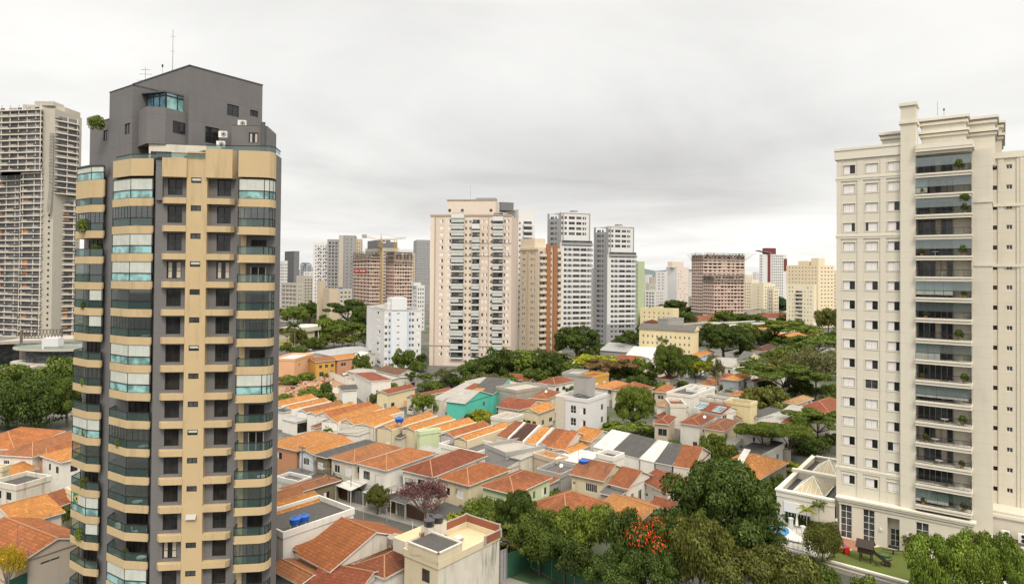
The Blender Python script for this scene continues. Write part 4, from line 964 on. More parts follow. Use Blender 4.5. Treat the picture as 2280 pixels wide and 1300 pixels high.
site('pink brick unfinished tower with scaffolded top, right of the crane', 859, 878, 918, 520, 578, yscaf=555, cols=7, th=38, wl=.8)
t, r, z1 = simple('white half finished block with dark top behind the crane', 850, 575, 813, 887, 552, 'limestone', 30, cx(852, 884, 4), cx(816, 848, 4), 'unfinished_tower', 'tower')
m = MB(); r[0].box(m, r[0].u(840), r[0].u(884), -8, .2, z1 + .3, z1 + 5.5, 'towergrey'); r[1].box(m, 1, r[1].u(818), -8, .2, z1 + .3, z1 + 7.5, 'towergrey'); m.build('roof_house', t)
a = site('wide pink unfinished tower with flaring scaffold top', 1540, 1566, 1658, 565, 572, cols=9, th=14, yscaf=562, wl=.7, podium=7, flare=.5)
b_ = site('lower pink unfinished block in front of the flaring tower', 1566, 1590, 1656, 545, 622, cols=9, th=12, yscaf=609, wl=.6, podium=5)
# tower crane
def crane():
    d = 500; p = XY(848.5, d); t = thing('tower_crane', 'yellow tower crane above the pink unfinished towers', 'crane', p); zt = ZH(848, 540, d)
    m = MB(); s = 1.0; ps = [Vector((dx * s, dy * s, 0)) for dx, dy in ((-1, -1), (1, -1), (1, 1), (-1, 1))]
    for q in ps: m.tube(p + q, V3(p + q, zt), .11, .11, 'crane_yellow', 4)
    z = 2; k = 0
    while z < zt - 2:
        for i in range(4): m.tube(V3(p + ps[i], z), V3(p + ps[(i + 1) % 4], z + 2.4), .055, .055, 'crane_yellow', 3); m.tube(V3(p + ps[i], z), V3(p + ps[(i + 1) % 4], z), .055, .055, 'crane_yellow', 3)
        z += 2.4
    m.build('mast', t)
    def jib(px0, y0, px1, y1, d1, name):
        m = MB(); a, b = D(px0, y0, d), D(px1, y1, d1); n = int((b - a).length / 2); up = Vector((0, 0, 1.4)); sd = Vector((0, .6, 0))
        for off in (sd, -sd, up): m.tube(a + off, b + off * .6, .13, .1, 'crane_yellow', 3)
        for i in range(n):
            x, y = a + (b - a) * i / n, a + (b - a) * (i + 1) / n
            m.tube(x + sd, (x + y) / 2 + up, .07, .07, 'crane_yellow', 3); m.tube((x + y) / 2 + up, y - sd, .07, .07, 'crane_yellow', 3)
        m.build(name, t)
    jib(848, 537, 805.5, 527, 480, 'counter_jib'); jib(848, 537, 904, 531, 530, 'jib')
    m = MB(); m.tube(V3(p, zt), D(848.5, 521, d), .8, .2, 'crane_yellow', 4); a = D(848.5, 521, d)
    m.tube(a, D(812, 527, 484), .05, .05, 'metal', 3); m.tube(a, D(895, 530, 525), .05, .05, 'metal', 3); m.build('tower_head', t)
    m = MB(); c = D(852, 541, d - 2); m.box(c, (2, 0, 0), (0, 2, 0), (0, 0, 2.2), 'frame_white'); m.box(c + Vector((.2, -.05, .8)), (1.6, 0, 0), (0, .05, 0), (0, 0, 1.1), 'glass'); m.build('cab', t)
    m = MB(); c = D(806, 530, 480); m.box(c, (3, 0, 0), (0, 2, 0), (0, 0, 2.6), 'concrete'); m.build('counterweight', t)
crane()
m = MB(); p = XY(880, 540)
for dx, dy in ((-1, -1), (1, -1), (1, 1), (-1, 1)): m.tube(V3(p, 0) + Vector((dx, dy, 0)), V3(p, ZH(880, 533, 540)) + Vector((dx, dy, 0)), .15, .15, 'crane_yellow', 3)
z = 30
while z < ZH(880, 533, 540) - 2: m.tube(V3(p, z) + Vector((-1, -1, 0)), V3(p, z + 2.2) + Vector((1, -1, 0)), .1, .1, 'crane_yellow', 3); m.tube(V3(p, z) + Vector((1, -1, 0)), V3(p, z + 2.2) + Vector((-1, -1, 0)), .1, .1, 'crane_yellow', 3); z += 2.2
tag(m.build('hoist_mast', None), 'second yellow lattice mast behind the right pink unfinished tower', 'hoist')
# --- far blocks, left to right
gD = 'blocks far behind the trees'
simple('slim white block beside the dark tower edge, far left of the skyline', 634, 620, 620, 640, 582, 'towerwhite', 40, cx(634, 640, 2), cx(622, 633, 4, k='dg'), group=gD)
simple('dark grey slab tower far behind, left of the stepped tower', 654, 900, 633.5, 666, 560, 'towergrey', 42, cx(655, 665, 3, .5), cx(636, 652, 4, .3), 'office_tower', 'tower', matL='darkgrey', fz=3.2)
simple('blue grey glass tower on the skyline', 683, 1300, 668, 694, 588, 'bluegrey', 45, cx(684, 693, 2, .8, .4, 2.2), cx(670, 682, 3, .8, .4, 2.2), 'office_tower', 'tower', fz=3.4, extra=ex_box(674, 690, 585, 'towergrey'))
simple('low beige office block with dark vertical bays', 662, 500, 626, 675, 632, 'limestone', 50, cx(664, 673, 2, .5), cx(628, 660, 4, .8, .6, 2, 'l'), 'office_block', fz=3.2)
simple('small grey block between the beige office and the stepped tower', 676, 640, 660, 698, 615, 'limestone', 50, cx(678, 697, 3), (), group=gD)
simple('pale low block left of the stepped tower, half hidden', 690, 720, 676, 700, 606, 'towerwhite', 50, cx(691, 699, 2), cx(678, 689, 2), group=gD)
def tanks(t, w, r, z1):
    for k in range(3):
        m = MB(); p = r[1].p(3 + k * 2.4, -3, z1); m.tube(p, p + Vector((0, 0, 1.4)), 1.0, .9, 'blue', 10); tag(m.build('water_tank', None), 'blue water tank on the beige block roof, number %s from the right' % ('one', 'two', 'three')[k], 'water tank', 'blue tanks on the beige block')
simple('tall blank beige wall block behind the low beige flats', 712, 455, 706.5, 725, 628, 'beige', 50)
simple('beige block with blank wall and blue roof tanks', 754, 440, 740 - 1, 784, 645, 'limestone', 30, cx(757, 783, 3, .55, k='lg'), cx(742, 752, 2, .4), 'apartment_block', extra=tanks, matL='creamblock')
simple('beige corner block with blank wall left of the tanks block', 734, 436, 720, 755, 645, 'beige', 30, (), ())
simple('grey gridded slab tower, hazy, left of the beige tower', 927, 820, 920, 957, 535, 'midgrey', 14, cx(928, 956, 9, .55, 1.0, 1.4, 'gv'), (), 'apartment_tower', 'tower', fz=3.2)
simple('white balconied block right of the pink unfinished towers', 929, 450, 918, 946, 637, 'towerwhite', 28, cx(930, 945, 3, .55, .3, 1.6, 'gd'), cx(920, 928, 2, .5), extra=ex_box(922, 938, 629, 'towerwhite'))
simple('tan block peeking behind the right pink unfinished tower', 910, 640, 905, 924, 565, 'beige', 40, cx(911, 923, 3, .5), ())
simple('slim green walled tower right of the white and grey twins', 1421, 450, 1414.5, 1435, 584, 'greentower', 34, (), cx(1415, 1420, 2, .5), 'apartment_tower', 'tower')
simple('low white slab left of the rose tower', 1481, 640, 1460, 1486, 606, 'towerwhite', 50, (), cx(1463, 1480, 2, .3), group=gD)
simple('rose white tower with blank left wall and ribbed right face', 1507, 650, 1483, 1533, 596, 'rosetower', 36, cx(1509, 1531, 5, .28, 1.0, 1.2, 'gs'), (), 'apartment_tower', 'tower', matL='towerwhite', extra=ex_box(1497, 1522, 583, 'peachbeige', face=0))
simple('small white flats with dark balconies left of the rose tower', 1459, 600, 1436, 1480, 648, 'towerwhite', 40, cx(1461, 1478, 4, .4), cx(1438, 1457, 3, .6, .3, 1.6, 'd'), group=gD)
simple('tiny grey flats above the small white flats', 1446, 700, 1438, 1462, 632, 'limestone', 40, cx(1448, 1460, 3, .4), (), group=gD)
def redtop(t, w, r, z1):
    m = MB(); fr = r[0]; fr.box(m, fr.u(1708), fr.u(1729), -8, -1, z1, ZH(1718, 552, 700), 'redtower'); m.build('roof_house', t)
    m = MB(); p0, p1 = D(1690, 558, 700), D(1718, 564, 700); m.box(p0, p1 - p0, (0, 12, 0), (0, 0, .5), 'midgrey'); m.build('slanted_roof', t)
    for x0, x1 in ((1709, 1715),): fr.box(w, fr.u(x0), fr.u(x1), 0, .4, ZH(1712, 628, 700), z1, 'redtower')
    fr.box(w, fr.u(1745), fr.u(1752), 0, .4, ZH(1748, 603, 700), z1 - 4, 'redtower')
simple('white and dark red tower with slanted roof slab', 1694, 700, 1691, 1752, 567, 'towerwhite', 16, cx(1694, 1698, 1, .8) + cx(1717, 1744, 6, .55, .8, 1.7, 'g'), (), 'apartment_tower', 'tower', extra=redtop)
simple('cream flats left of the yellow block group', 1674, 640, 1656, 1690, 624, 'creamblock', 40, cx(1676, 1688, 2, .2), cx(1658, 1672, 3, .5), group=gD)
simple('cream flats with ribbed corner, right of the unfinished block', 1700, 600, 1674, 1727, 632, 'creamblock', 36, cx(1702, 1726, 4, .4), cx(1678, 1698, 1, .1), group=gD)
simple('small cream and red striped block below the dark red tower', 1722, 560, 1708, 1734, 644, 'creamblock', 40, cx(1724, 1733, 2, .5), cx(1711, 1720, 2, .5), group=gD, matL='offwhite')
def twotop(t, w, r, z1):
    for x0, x1, y in ((1777, 1800, 580), (1806, 1822, 574)):
        m = MB(); fr = r[1] if x1 < 1824 else r[0]; a, b = sorted((fr.u(x0, -4), fr.u(x1, -4))); fr.box(m, a, b, -12, -4, z1, ZH(x0, y, 500), 'yellowtower'); m.build('roof_house', t)
simple('tall pale orange block with two roof houses at the right', 1822, 500, 1751, 1858, 592, 'yellowtower', 30, cx(1826, 1856, 4, .45, 1.0, .9, 'g'), cx(1754, 1820, 9, .35, 1.2, .9, 'gg'), 'apartment_tower', 'tower', extra=twotop)
def stack(t, w, r, z1):
    fr = r[1]
    for k in range(9): balc(t, fr, 1771, 1787, 3 + 2.95 * k, .8, .9, 'offwhite', False)
simple('cream block with one balcony stack, in front of the pale orange block', 1812, 470, 1751, 1818, 636, 'creamblock', 44, (), [c for c in cx(1754, 1809, 8, .34, 1.0, 1.2, 'hgs') if not (1768 < c[0] < 1788)], 'apartment_block', fz=2.95, extra=stack, fz0=3)
simple('pale orange block at the picture edge of the cream tower', 1862, 560, 1850, 1880, 604, 'yellowtower', 40, (), cx(1851, 1861, 2, .5), group=gD)
# yellow long block and cream low block
def slate(t, w, r, z1):
    m = MB(); o, a, b = r[0].o, r[0].d * r[2], r[1].d * r[3]; h = Vector((0, 0, 2.2)); e = .5
    p = [V3(q, z1 + .62) for q in (o - r[0].d * e - r[1].d * e, o + a + r[0].d * e - r[1].d * e, o + a + b + r[0].d * e + r[1].d * e, o + b - r[0].d * e + r[1].d * e)]
    q0, q1 = (p[0] + p[1]) / 2 + h, (p[3] + p[2]) / 2 + h
    m.face([p[0], q0, q1, p[3]], 'fibre'); m.face([p[1], p[2], q1, q0], 'fibre'); m.face([p[0], p[1], q0], 'yellow'); m.face([p[2], p[3], q1], 'yellow'); m.build('roof', t)
simple('long yellow three storey block with grey corrugated roof', 1545, 285, 1424, 1556, 741, 'yellow', 60, (), cx(1428, 1540, 11, .35, 1.0, 1.2, 'vvgl'), 'apartment_block', fz=3.0, extra=slate, fz0=1.5)
simple('low pale yellow hall with roof house above the long yellow block', 1498, 430, 1426, 1512, 690, 'yellow', 55, (), cx(1430, 1494, 6, .25), 'building', extra=ex_box(1455, 1470, 682, 'yellow', face=1))
# --- far-left unfinished twin slab tower
def concrete_tower():
    d = 322; t = bld('tall bare concrete tower under construction at the far left', 85, d, 'unfinished_tower'); FZ = 3.0
    def face_stack(pts, z0, z1, name, orange=False, dense=1.0):
        s, i = MB(), MB(); z = z0
        P = [V3(p, 0) for p in pts]; c = sum(P, Vector()) / len(P)
        ins = [p + (c - p).normalized() * 1.6 for p in P]
        while z < z1 - .5:
            s.prism([(p.x, p.y) for p in P], z, z + .52, 'slab')
            for p, q in zip(P, P[1:] + P[:1]):
                dr = q - p; L = dr.length; n = max(1, int(L / 4.6)); nn = Vector((dr.y, -dr.x, 0)).normalized()
                for k in range(n):
                    e = p + dr * ((k + .1) / n); s.box(V3(e - nn * .5, z + .42), dr.normalized() * .35, -nn * .35, (0, 0, FZ - .42), 'slab')
                    if random.random() < .75: s.box(V3(e - nn * .15, z + .42), dr * (random.choice((.5, .9)) / n), nn * .05, (0, 0, .95), 'glass_mid' if random.random() < .5 else 'rawconcrete')
                    if orange and random.random() < .3: s.box(V3(e - nn * 1.2, z + .42), dr * (.45 / n), nn * .05, (0, 0, 2.4), 'salmon')
            z += FZ
        i.prism([(p.x, p.y) for p in ins], z0, z1 - .2, 'towergrey'); s.build(name, t); i.build('core', t)
    zt = ZH(80, 244, d); zm = ZH(80, 383, d)
    A0 = [XY(-8, 322), XY(88, 318), XY(92, 345), XY(-4, 350)]; B0 = [XY(116, 320), XY(170, 330), XY(176, 352), XY(118, 348)]
    face_stack(A0, zm, zt, 'floor_slab'); face_stack(B0, ZH(150, 432, d), zt - 3, 'floor_slab')
    face_stack([XY(-14, 330), XY(46, 325), XY(48, 346), XY(-14, 350)], 6, zm - .6, 'floor_slab', True)
    face_stack([XY(42, 322), XY(92, 319), XY(98, 342), XY(44, 346)], 6, zm, 'floor_slab', True); face_stack([XY(102, 323), XY(166, 330), XY(172, 354), XY(102, 348)], 6, ZH(150, 445, d), 'floor_slab', True)
    m = MB(); p, q = XY(89, 320), XY(116, 320); m.box(V3(p, 0), q - p, (0, 20, 0), (0, 0, zt), 'limestone')
    for k in range(30): m.box(V3(p + (q - p) * .6, 12 + k * 3.0), (.9, 0, 0), (0, -.05, 0), (0, 0, 1.0), 'black')
    m.build('stair_core', t)
    m = MB(); p = XY(44, 330); m.box(V3(p, zt), XY(138, 335) - p, (0, 12, 0), (0, 0, 4.5), 'limestone'); p = XY(70, 332); m.box(V3(p, zt + 4.5), XY(112, 332) - p, (0, 8, 0), (0, 0, 2.2), 'limestone'); m.build('roof_storey', t)
    m = MB()
    for k in range(24): z = ZH(110, 475, d) + (zm - ZH(110, 475, d) + 18) * k / 24; e = XY(106 + 4 * min(1, k / 8), 318); m.tube(V3(e, z), V3(XY(106 + 4 * min(1, (k + 1) / 8), 318), z + 2), .9, .9, 'fibrelight', 6)
    m.build('debris_chute', t)
concrete_tower()
def concrete_hall():
    t = bld('low concrete hall with truss and glass front under the bare tower', 80, 300, 'exhibition_hall', 'building')
    m = MB(); p, q = XY(-10, 262), XY(168, 275); m.box(V3(p, 9.5), q - p, (0, 22, 0), (0, 0, 1.2), 'rawconcrete'); m.build('roof', t)
    m = MB(); m.box(V3(XY(-10, 264), 0), XY(60, 268) - XY(-10, 264), (0, .4, 0), (0, 0, 9.4), 'glass'); m.box(V3(XY(56, 262), 3), XY(115, 266) - XY(56, 262), (0, 6, 0), (0, 0, 6), 'rawconcrete'); m.box(V3(XY(115, 266), 1), XY(168, 268) - XY(115, 266), (0, 5, 0), (0, 0, 3), 'limestone'); m.build('wall', t)
    tr = MB(); a, b = V3(XY(50, 258), 12.6), V3(XY(140, 262), 12.6); n = 12
    for dz in (0, 3.2): tr.tube(a + Vector((0, 0, dz)), b + Vector((0, 0, dz)), .25, .25, 'scaffold', 4)
    for k in range(n): x, y = a + (b - a) * k / n, a + (b - a) * (k + 1) / n; tr.tube(x, (x + y) / 2 + Vector((0, 0, 3.2)), .14, .14, 'scaffold', 3); tr.tube((x + y) / 2 + Vector((0, 0, 3.2)), y, .14, .14, 'scaffold', 3)
    tr.tube(a - Vector((0, 0, 12.6)), a + Vector((0, 0, 3)), .5, .5, 'scaffold', 6); tr.tube(b - Vector((0, 0, 12.6)), b + Vector((0, 0, 3)), .4, .4, 'scaffold', 6); tr.build('truss', t)
    t = bld('round edged pale concrete pavilion with white sign wall, left of the dark tower', 105, 235, 'pavilion', 'building')
    m = MB(); c = XY(140, 245); pl = [(c.x + 17 * math.cos(k * .3927) * (1.0), c.y + 9 * math.sin(k * .3927)) for k in range(16)]
    m.prism(pl, 10.2, 11.0, 'limestone'); m.prism([(c.x + (x - c.x) * .8, c.y + (y - c.y) * .8) for x, y in pl], 5.4, 10.2, 'glass_mid'); m.prism([(c.x + (x - c.x) * 1.05, c.y + (y - c.y) * 1.05) for x, y in pl], 4.6, 5.6, 'limestone'); m.prism([(c.x + (x - c.x) * .9, c.y + (y - c.y) * .9) for x, y in pl], 0, 4.6, 'limestone')
    m.build('wall', t); m = MB(); p = XY(96, 236); m.box(V3(p, 11), XY(132, 238) - p, (0, 3, 0), (0, 0, 4), 'towerwhite'); m.build('sign_wall', t)
    r = MB(); r.prism([(c.x + (x - c.x) * .98, c.y + (y - c.y) * .98) for x, y in pl], 11.0, 11.9, 'clear_glass', bottom=False); r.build('glass_rail', t)
    t = bld('low pale ramp wall left of the round pavilion', 30, 225, 'retaining_wall', 'wall'); m = MB(); p, q = XY(-10, 222), XY(66, 228); m.box(V3(p, 0), q - p, (0, 6, 0), (0, 0, 5.5), 'limestone'); m.build('wall', t)
concrete_hall()
# ------------------------------------------------------------------ ground, streets, park, hills
def groundmat():
    m = matbase('ground'); p = pos()
    a = noise(p, .06, 5, .6); b = noise(p, .5, 5, .6)
    c = MIX(RAMP(a, [(.42, 0.0), (.58, 1.0)]), (.15, .142, .13), (.095, .092, .088)); c = MIX(RAMP(b, [(.5, 0.0), (.75, 1.0)]), c, (.06, .058, .05))
    c = MIX(MT('MULTIPLY', RAMP(noise(p, .03, 4), [(.5, 0.0), (.6, 1.0)]), .7), c, (.045, .065, .022))
    out(pri(c, .9, .15))
groundmat()
wallmat('asphalt', (.105, .10, .092), .2, .3, .8, .9, grain=.3); wallmat('pavement', (.27, .26, .235), .15, .4, .8); wallmat('paving_red', (.33, .16, .105), .12, .2, 1.0); wallmat('dirt', (.30, .19, .11), .25, .3, .6)
wallmat('lawn', (.10, .125, .028), .25, .0, .5); wallmat('lawn_yellow', (.20, .19, .045), .2, .0, .3); wallmat('court_green', (.045, .085, .04), .1, .2, .4); wallmat('court_blue', (.10, .22, .42), .06, .1, .4); wallmat('deck_white', (.62, .60, .55), .1, .2, .8)
plain('pool_water', (.08, .25, .48), .05, .6); wallmat('hill', (.10, .13, .13), .2, 0, .004)
def sheet(name, pts, z, mat, kind='structure'):
    m = MB(); m.face([V3(p, z) for p in pts], mat); o = m.build(name); o['kind'] = kind; return o
m = MB(); S = 9000
m.face([(-S, -200, 0), (S, -200, 0), (S, S, 0), (-S, S, 0)], 'ground'); o = m.build('ground'); o['kind'] = 'structure'
# narrow street with kerbs and pavements
sA_, sB_ = G(716, 1100), G(1000, 1178); sd_ = (sB_ - sA_).normalized(); sn_ = Vector((sd_.y, -sd_.x, 0)); sn_ = sn_ if sn_.y < 0 else -sn_
s0, s1 = sA_ - sd_ * 60, sB_ + sd_ * 45
sheet('road', [s0 + sn_ * 2.2, s1 + sn_ * 2.2, s1 + sn_ * 8.6, s0 + sn_ * 8.6], .004, 'asphalt')
for a, b in ((0, 2.2), (8.6, 10.6)):
    m = MB(); m.box(s0 + sn_ * a, s1 - s0, sn_ * (b - a), (0, 0, .13), 'pavement'); o = m.build('pavement'); o['kind'] = 'structure'
# second street farther back and the street in front of the right houses
for (p, q, w) in (((1120, 1000), (1330, 1062), 0), ((620, 1010), (640, 1014), 0)): pass
def road(px0, py0, px1, py1, w, name='road', mat='asphalt', z=.006, ext=0):
    p, q = G(px0, py0), G(px1, py1); d = (q - p).normalized(); n = Vector((-d.y, d.x, 0)) * w / 2; p -= d * ext; q += d * ext
    sheet(name, [p - n, q - n, q + n, p + n], z, mat)
road(1180, 912, 1480, 984, 6.5, ext=30); road(636, 857, 1100, 945, 7, ext=10)
road(630, 790, 820, 768, 9, z=.010, ext=60); road(620, 752, 800, 742, 4, 'path', 'pavement', .012)
road(1560, 975, 1700, 1000, 6, z=.008, ext=20)
# park lawn, vacant lot
sheet('lawn', [G(600, 770), G(812, 756), G(812, 735), G(600, 742)], .008, 'lawn_yellow')
sheet('vacant_lot', [G(600, 890), G(735, 905), G(800, 862), G(742, 838), G(600, 832)], .009, 'dirt')
# hills at the horizon
m = MB(); n = 60; rr = random.Random(5)
prev = None
for k in range(n + 1):
    x = -6500 + 13000 * k / n; h = 60 + 55 * math.sin(k * .55 + 1.2) + 30 * math.sin(k * 1.7) + rr.uniform(-8, 8); h = min(max(h, 25), 112)
    cur = (Vector((x, 5200, 0)), Vector((x, 5900, h)), Vector((x, 7200, h * .5)))
    if prev:
        for i in range(2): m.face([prev[i], cur[i], cur[i + 1], prev[i + 1]], 'hill')
    prev = cur
o = m.build('hills'); o['kind'] = 'structure'
# ------------------------------------------------------------------ houses
GA = 53.5
def rect(N_, L, R, z):
    """plan rectangle from its near, left and right corners as seen in the photograph at height z (or lengths in metres)"""
    n = G(*N_, z); isn = lambda v: isinstance(v, (int, float))
    if isn(L) and isn(R): th = R_(GA); A, B = R, L
    else:
        vR = None if isn(R) else G(*R, z) - n; vL = None if isn(L) else G(*L, z) - n
        aR = math.atan2(vR.y, vR.x) if vR else None; aL = math.atan2(vL.y, vL.x) - math.pi / 2 if vL else None
        if vR and vL:
            dlt = (aL - aR + math.pi) % (2 * math.pi) - math.pi; th = aR + dlt * .5
        else: th = aR if vR else aL
        A = vR.length if vR else R; B = vL.length if vL else L
    a = Vector((math.cos(th), math.sin(th), 0)); b = Vector((-a.y, a.x, 0))
    return Vector((n.x, n.y, 0)), a, b, A, B
def ridge(mb, p, q, mat='mortar', w=.17, h=.09):
    d = (q - p); s = Vector((-d.y, d.x, 0))
    if s.length < 1e-4: return
    s = s.normalized() * w / 2; mb.box(p - s - Vector((0, 0, .04)), d, s * 2, (0, 0, h), mat)
def roof_mesh(o, a, b, A, B, z, kind, mat, pitch, gmat, th=.16):
    """returns (roof MB, ridge MB, gable MB, height at the ridge)"""
    m, rg, gb = MB(), MB(), MB(); P = lambda u, v, zz: o + a * u + b * v + Vector((0, 0, zz))
    c = [P(0, 0, z), P(A, 0, z), P(A, B, z), P(0, B, z)]; lo = Vector((0, 0, -th))
    def edge(p, q): m.face([p + lo, q + lo, q, p], gmat)
    if kind == 'hip':
        s = min(A, B) / 2; h = s * pitch
        if A >= B: r0, r1 = P(s, s, z + h), P(A - s, s, z + h)
        else: r0, r1 = P(s, s, z + h), P(s, B - s, z + h)
        if A >= B: fs = ([c[0], c[1], r1, r0], [c[1], c[2], r1], [c[2], c[3], r0, r1], [c[3], c[0], r0]); hp = ((c[0], r0), (c[3], r0), (c[1], r1), (c[2], r1))
        else: fs = ([c[0], c[1], r0], [c[1], c[2], r1, r0], [c[2], c[3], r1], [c[3], c[0], r0, r1]); hp = ((c[0], r0), (c[1], r0), (c[2], r1), (c[3], r1))
        for f in fs:
            f = [p for i, p in enumerate(f) if (p - f[i - 1]).length > .02]; m.face(f, mat)
        for p, q in hp: ridge(rg, p, q)
        if (r1 - r0).length > .1: ridge(rg, r0, r1)
        for i in range(4): edge(c[i], c[(i + 1) % 4])
        top = z + h
    elif kind in ('gA', 'gB'):
        if kind == 'gA': h = B / 2 * pitch; r0, r1 = P(0, B / 2, z + h), P(A, B / 2, z + h); m.face([c[0], c[1], r1, r0], mat); m.face([c[2], c[3], r0, r1], mat); ends = ((c[0], r0, c[3]), (c[1], c[2], r1)); es = ((0, 1), (2, 3))
        else: h = A / 2 * pitch; r0, r1 = P(A / 2, 0, z + h), P(A / 2, B, z + h); m.face([c[3], c[0], r0, r1], mat); m.face([c[1], c[2], r1, r0], mat); ends = ((c[0], c[1], r0), (c[2], c[3], r1)); es = ((3, 0), (1, 2))
        ridge(rg, r0, r1)
        for i, j in es: edge(c[i], c[j])
        ins = .25
        ax = a if kind == 'gA' else b
        for k, e in enumerate(ends):
            s = ax * (ins if k == 0 else -ins); gb.face([p + s + Vector((0, 0, -.05)) for p in e], gmat)
            rp = [p for p in e if p in (r0, r1)][0]
            for p in e:
                if p is not rp: m.face([p + lo, rp + lo, rp, p], gmat)
        top = z + h
    elif kind in ('sA', 'sB', 'sa', 'sb'):      # single slope; capital = high at the far end, small = high at the near end
        h = (A if kind in ('sA', 'sa') else B) * pitch; hh = {'sA': (0, h, h, 0), 'sB': (0, 0, h, h), 'sa': (h, 0, 0, h), 'sb': (h, h, 0, 0)}[kind]
        t = [c[i] + Vector((0, 0, hh[i])) for i in range(4)]; m.face(t, mat)
        for i in range(4): m.face([t[i] + lo, t[(i + 1) % 4] + lo, t[(i + 1) % 4], t[i]], gmat)
        for i in range(4):
            q = [c[i] + lo, c[(i + 1) % 4] + lo, t[(i + 1) % 4] + lo, t[i] + lo]; q = [p for k, p in enumerate(q) if (p - q[k - 1]).length > .02]
            if len(q) > 2: ctr = o + a * A / 2 + b * B / 2; gb.face([p + (Vector((ctr.x, ctr.y, p.z)) - p) * .02 for p in q], gmat)
        top = z + h
    else:                                       # flat with a parapet
        ph = .55; m.face([p + lo for p in c], mat)
        for p, dr, s, L in ((c[0], a, b, A), (c[3], a, -b, A)): m.box(p - Vector((0, 0, .3)), dr * L, s * .22, (0, 0, ph + .3), gmat)
        for p, dr, s, L in ((c[0] + b * .22, b, a, B - .44), (c[1] + b * .22, b, -a, B - .44)): m.box(p - Vector((0, 0, .3)), dr * L, s * .22, (0, 0, ph + .3), gmat)
        top = z + ph
    return m, rg, gb, top
HN = [0]
def house(label, N_, L, R, ev, kind='hip', roof='tile_orange', wall='white', pitch=.36, ov=.4, wL=None, wR=None, fascia=None, name='house', cat='house', group=None, z0=0.0, wallR=None, door=True, fm=None):
    HN[0] += 1; rng = random.Random(HN[0] * 31)
    o, a, b, A, B = rect(N_, L, R, ev)
    t = thing(name, label, cat, o + (a * A + b * B) / 2 + Vector((0, 0, z0)), group)
    if kind in ('flat', 'sA', 'sB', 'sa', 'sb'): ov = min(ov, .12) if kind == 'flat' else min(ov, .25)
    i = o + a * ov + b * ov; iA, iB = A - 2 * ov, B - 2 * ov; zt = ev - .12
    w = MB(); FR, FL = Fr(i, a, -b), Fr(i, b, -a)
    def auto(Ln, spec):
        if spec is not None: return spec
        r = []; n = max(1, int(Ln / 3.4))
        for fl in ((0, 2.85) if ev > 4.6 else (0,)):
            for k in range(n):
                if rng.random() < .72: r.append(((k + .5) / n + rng.uniform(-.06, .06), fl + .95, rng.choice((1.2, 1.5, 1.0, 1.8)), rng.choice((1.1, 1.2)), rng.choice('gghlsbv')))
        return r
    for fr, Ln, sp, mm, isd in ((FR, iA, wR, wallR or wall, False), (FL, iB, wL, wall, True)):
        ws = [(u * Ln, z, min(q, Ln * .8), h, k) for u, z, q, h, k in auto(Ln, sp) if z + h < zt - .1]
        ws = [x for x in ws if x[0] - x[2] / 2 > .15 and x[0] + x[2] / 2 < Ln - .15]
        if isd and door and Ln > 4:
            ws = [x for x in ws if not (x[1] < 2 and abs(x[0] - Ln * .22) < 1.3)]
        wallface(t, w, fr, 0, Ln, z0, zt, ws, mm, fm=fm or rng.choice(('frame_white', 'frame_white', 'frame_brown', 'frame_grey')), rev=.1)
        if isd and door and Ln > 4:
            dm = MB(); fr.box(dm, Ln * .22 - .48, Ln * .22 + .48, .005, .05, z0 + .02, z0 + 2.15, rng.choice(('frame_brown', 'frame_white', 'frame_grey'))); fr.box(dm, Ln * .22 + .3, Ln * .22 + .38, .05, .09, z0 + .98, z0 + 1.12, 'metal'); dm.build('door', t)
    for p, q in ((i + a * iA, i + a * iA + b * iB), (i + a * iA + b * iB, i + b * iB)): w.face([V3(p, z0), V3(q, z0), V3(q, zt), V3(p, zt)], wall)
    m, rg, gb, top = roof_mesh(o, a, b, A, B, ev, kind, roof, pitch, fascia or ('white' if kind != 'flat' else wall))
    for f, k in zip(gb.f, gb.m): w.face([gb.v[x] for x in f], wall)
    w.build('wall', t); ro = m.build('roof', t)
    if rg.f and roof.startswith('tile'): rg.build('ridge_cap', ro)
    if kind == 'hip':                            # soffit
        s = MB(); s.face([o + Vector((0, 0, ev - .17)), o + b * B + Vector((0, 0, ev - .17)), o + a * A + b * B + Vector((0, 0, ev - .17)), o + a * A + Vector((0, 0, ev - .17))], 'white'); s.build('soffit', t)
    return t, (o, a, b, A, B, ev, top)
H = house
# --- nearest block at the bottom
H('long white walled building with flat gravel roof and two blue tanks', (630, 1194), 8.5, (790, 1139), 6.3, 'flat', 'gravel', 'white', wR=[], wL=[(.5, 3.4, 1.4, 1.2, 'g')])
H('bright orange tiled house tucked behind the gravel roofed building', (612, 1166), 8, (735, 1127), 5.6, 'gA', 'tile_bright', 'offwhite')
H('orange tiled gabled house behind, left of the street corner', (600, 1146), 8, (697, 1115), 5.8, 'gA', 'tile_orange', 'white')
H('low orange hipped porch roof beside the street gates', (655, 1099), (620, 1086), 9.5, 3.6, 'hip', 'tile_old', 'olive', pitch=.18)
H('large orange gabled house with stained white gable wall in the front row', (734, 1273), (660, 1231), (925, 1194), 4.4, 'gB', 'tile_orange', 'stained', pitch=.40, fascia='white', wL=[(.25, 1.2, 1.6, 1.3, 's')], wallR='stained', wR=[])
H('lower orange hipped extension left of the large gabled house', (695, 1236), (645, 1219), 9.0, 4.3, 'hip', 'tile_orange', 'offwhite', pitch=.34)
H('dark red hipped house wedged beside the yellow terrace building', (856, 1287), (780, 1259), 14.0, 4.0, 'hip', 'tile_red', 'white', pitch=.36)
H('orange ribbed gabled roof at the bottom edge, left of the red hipped house', (806, 1292), (715, 1272), 4.2, 3.2, 'gB', 'tile_bright', 'white', pitch=.42)
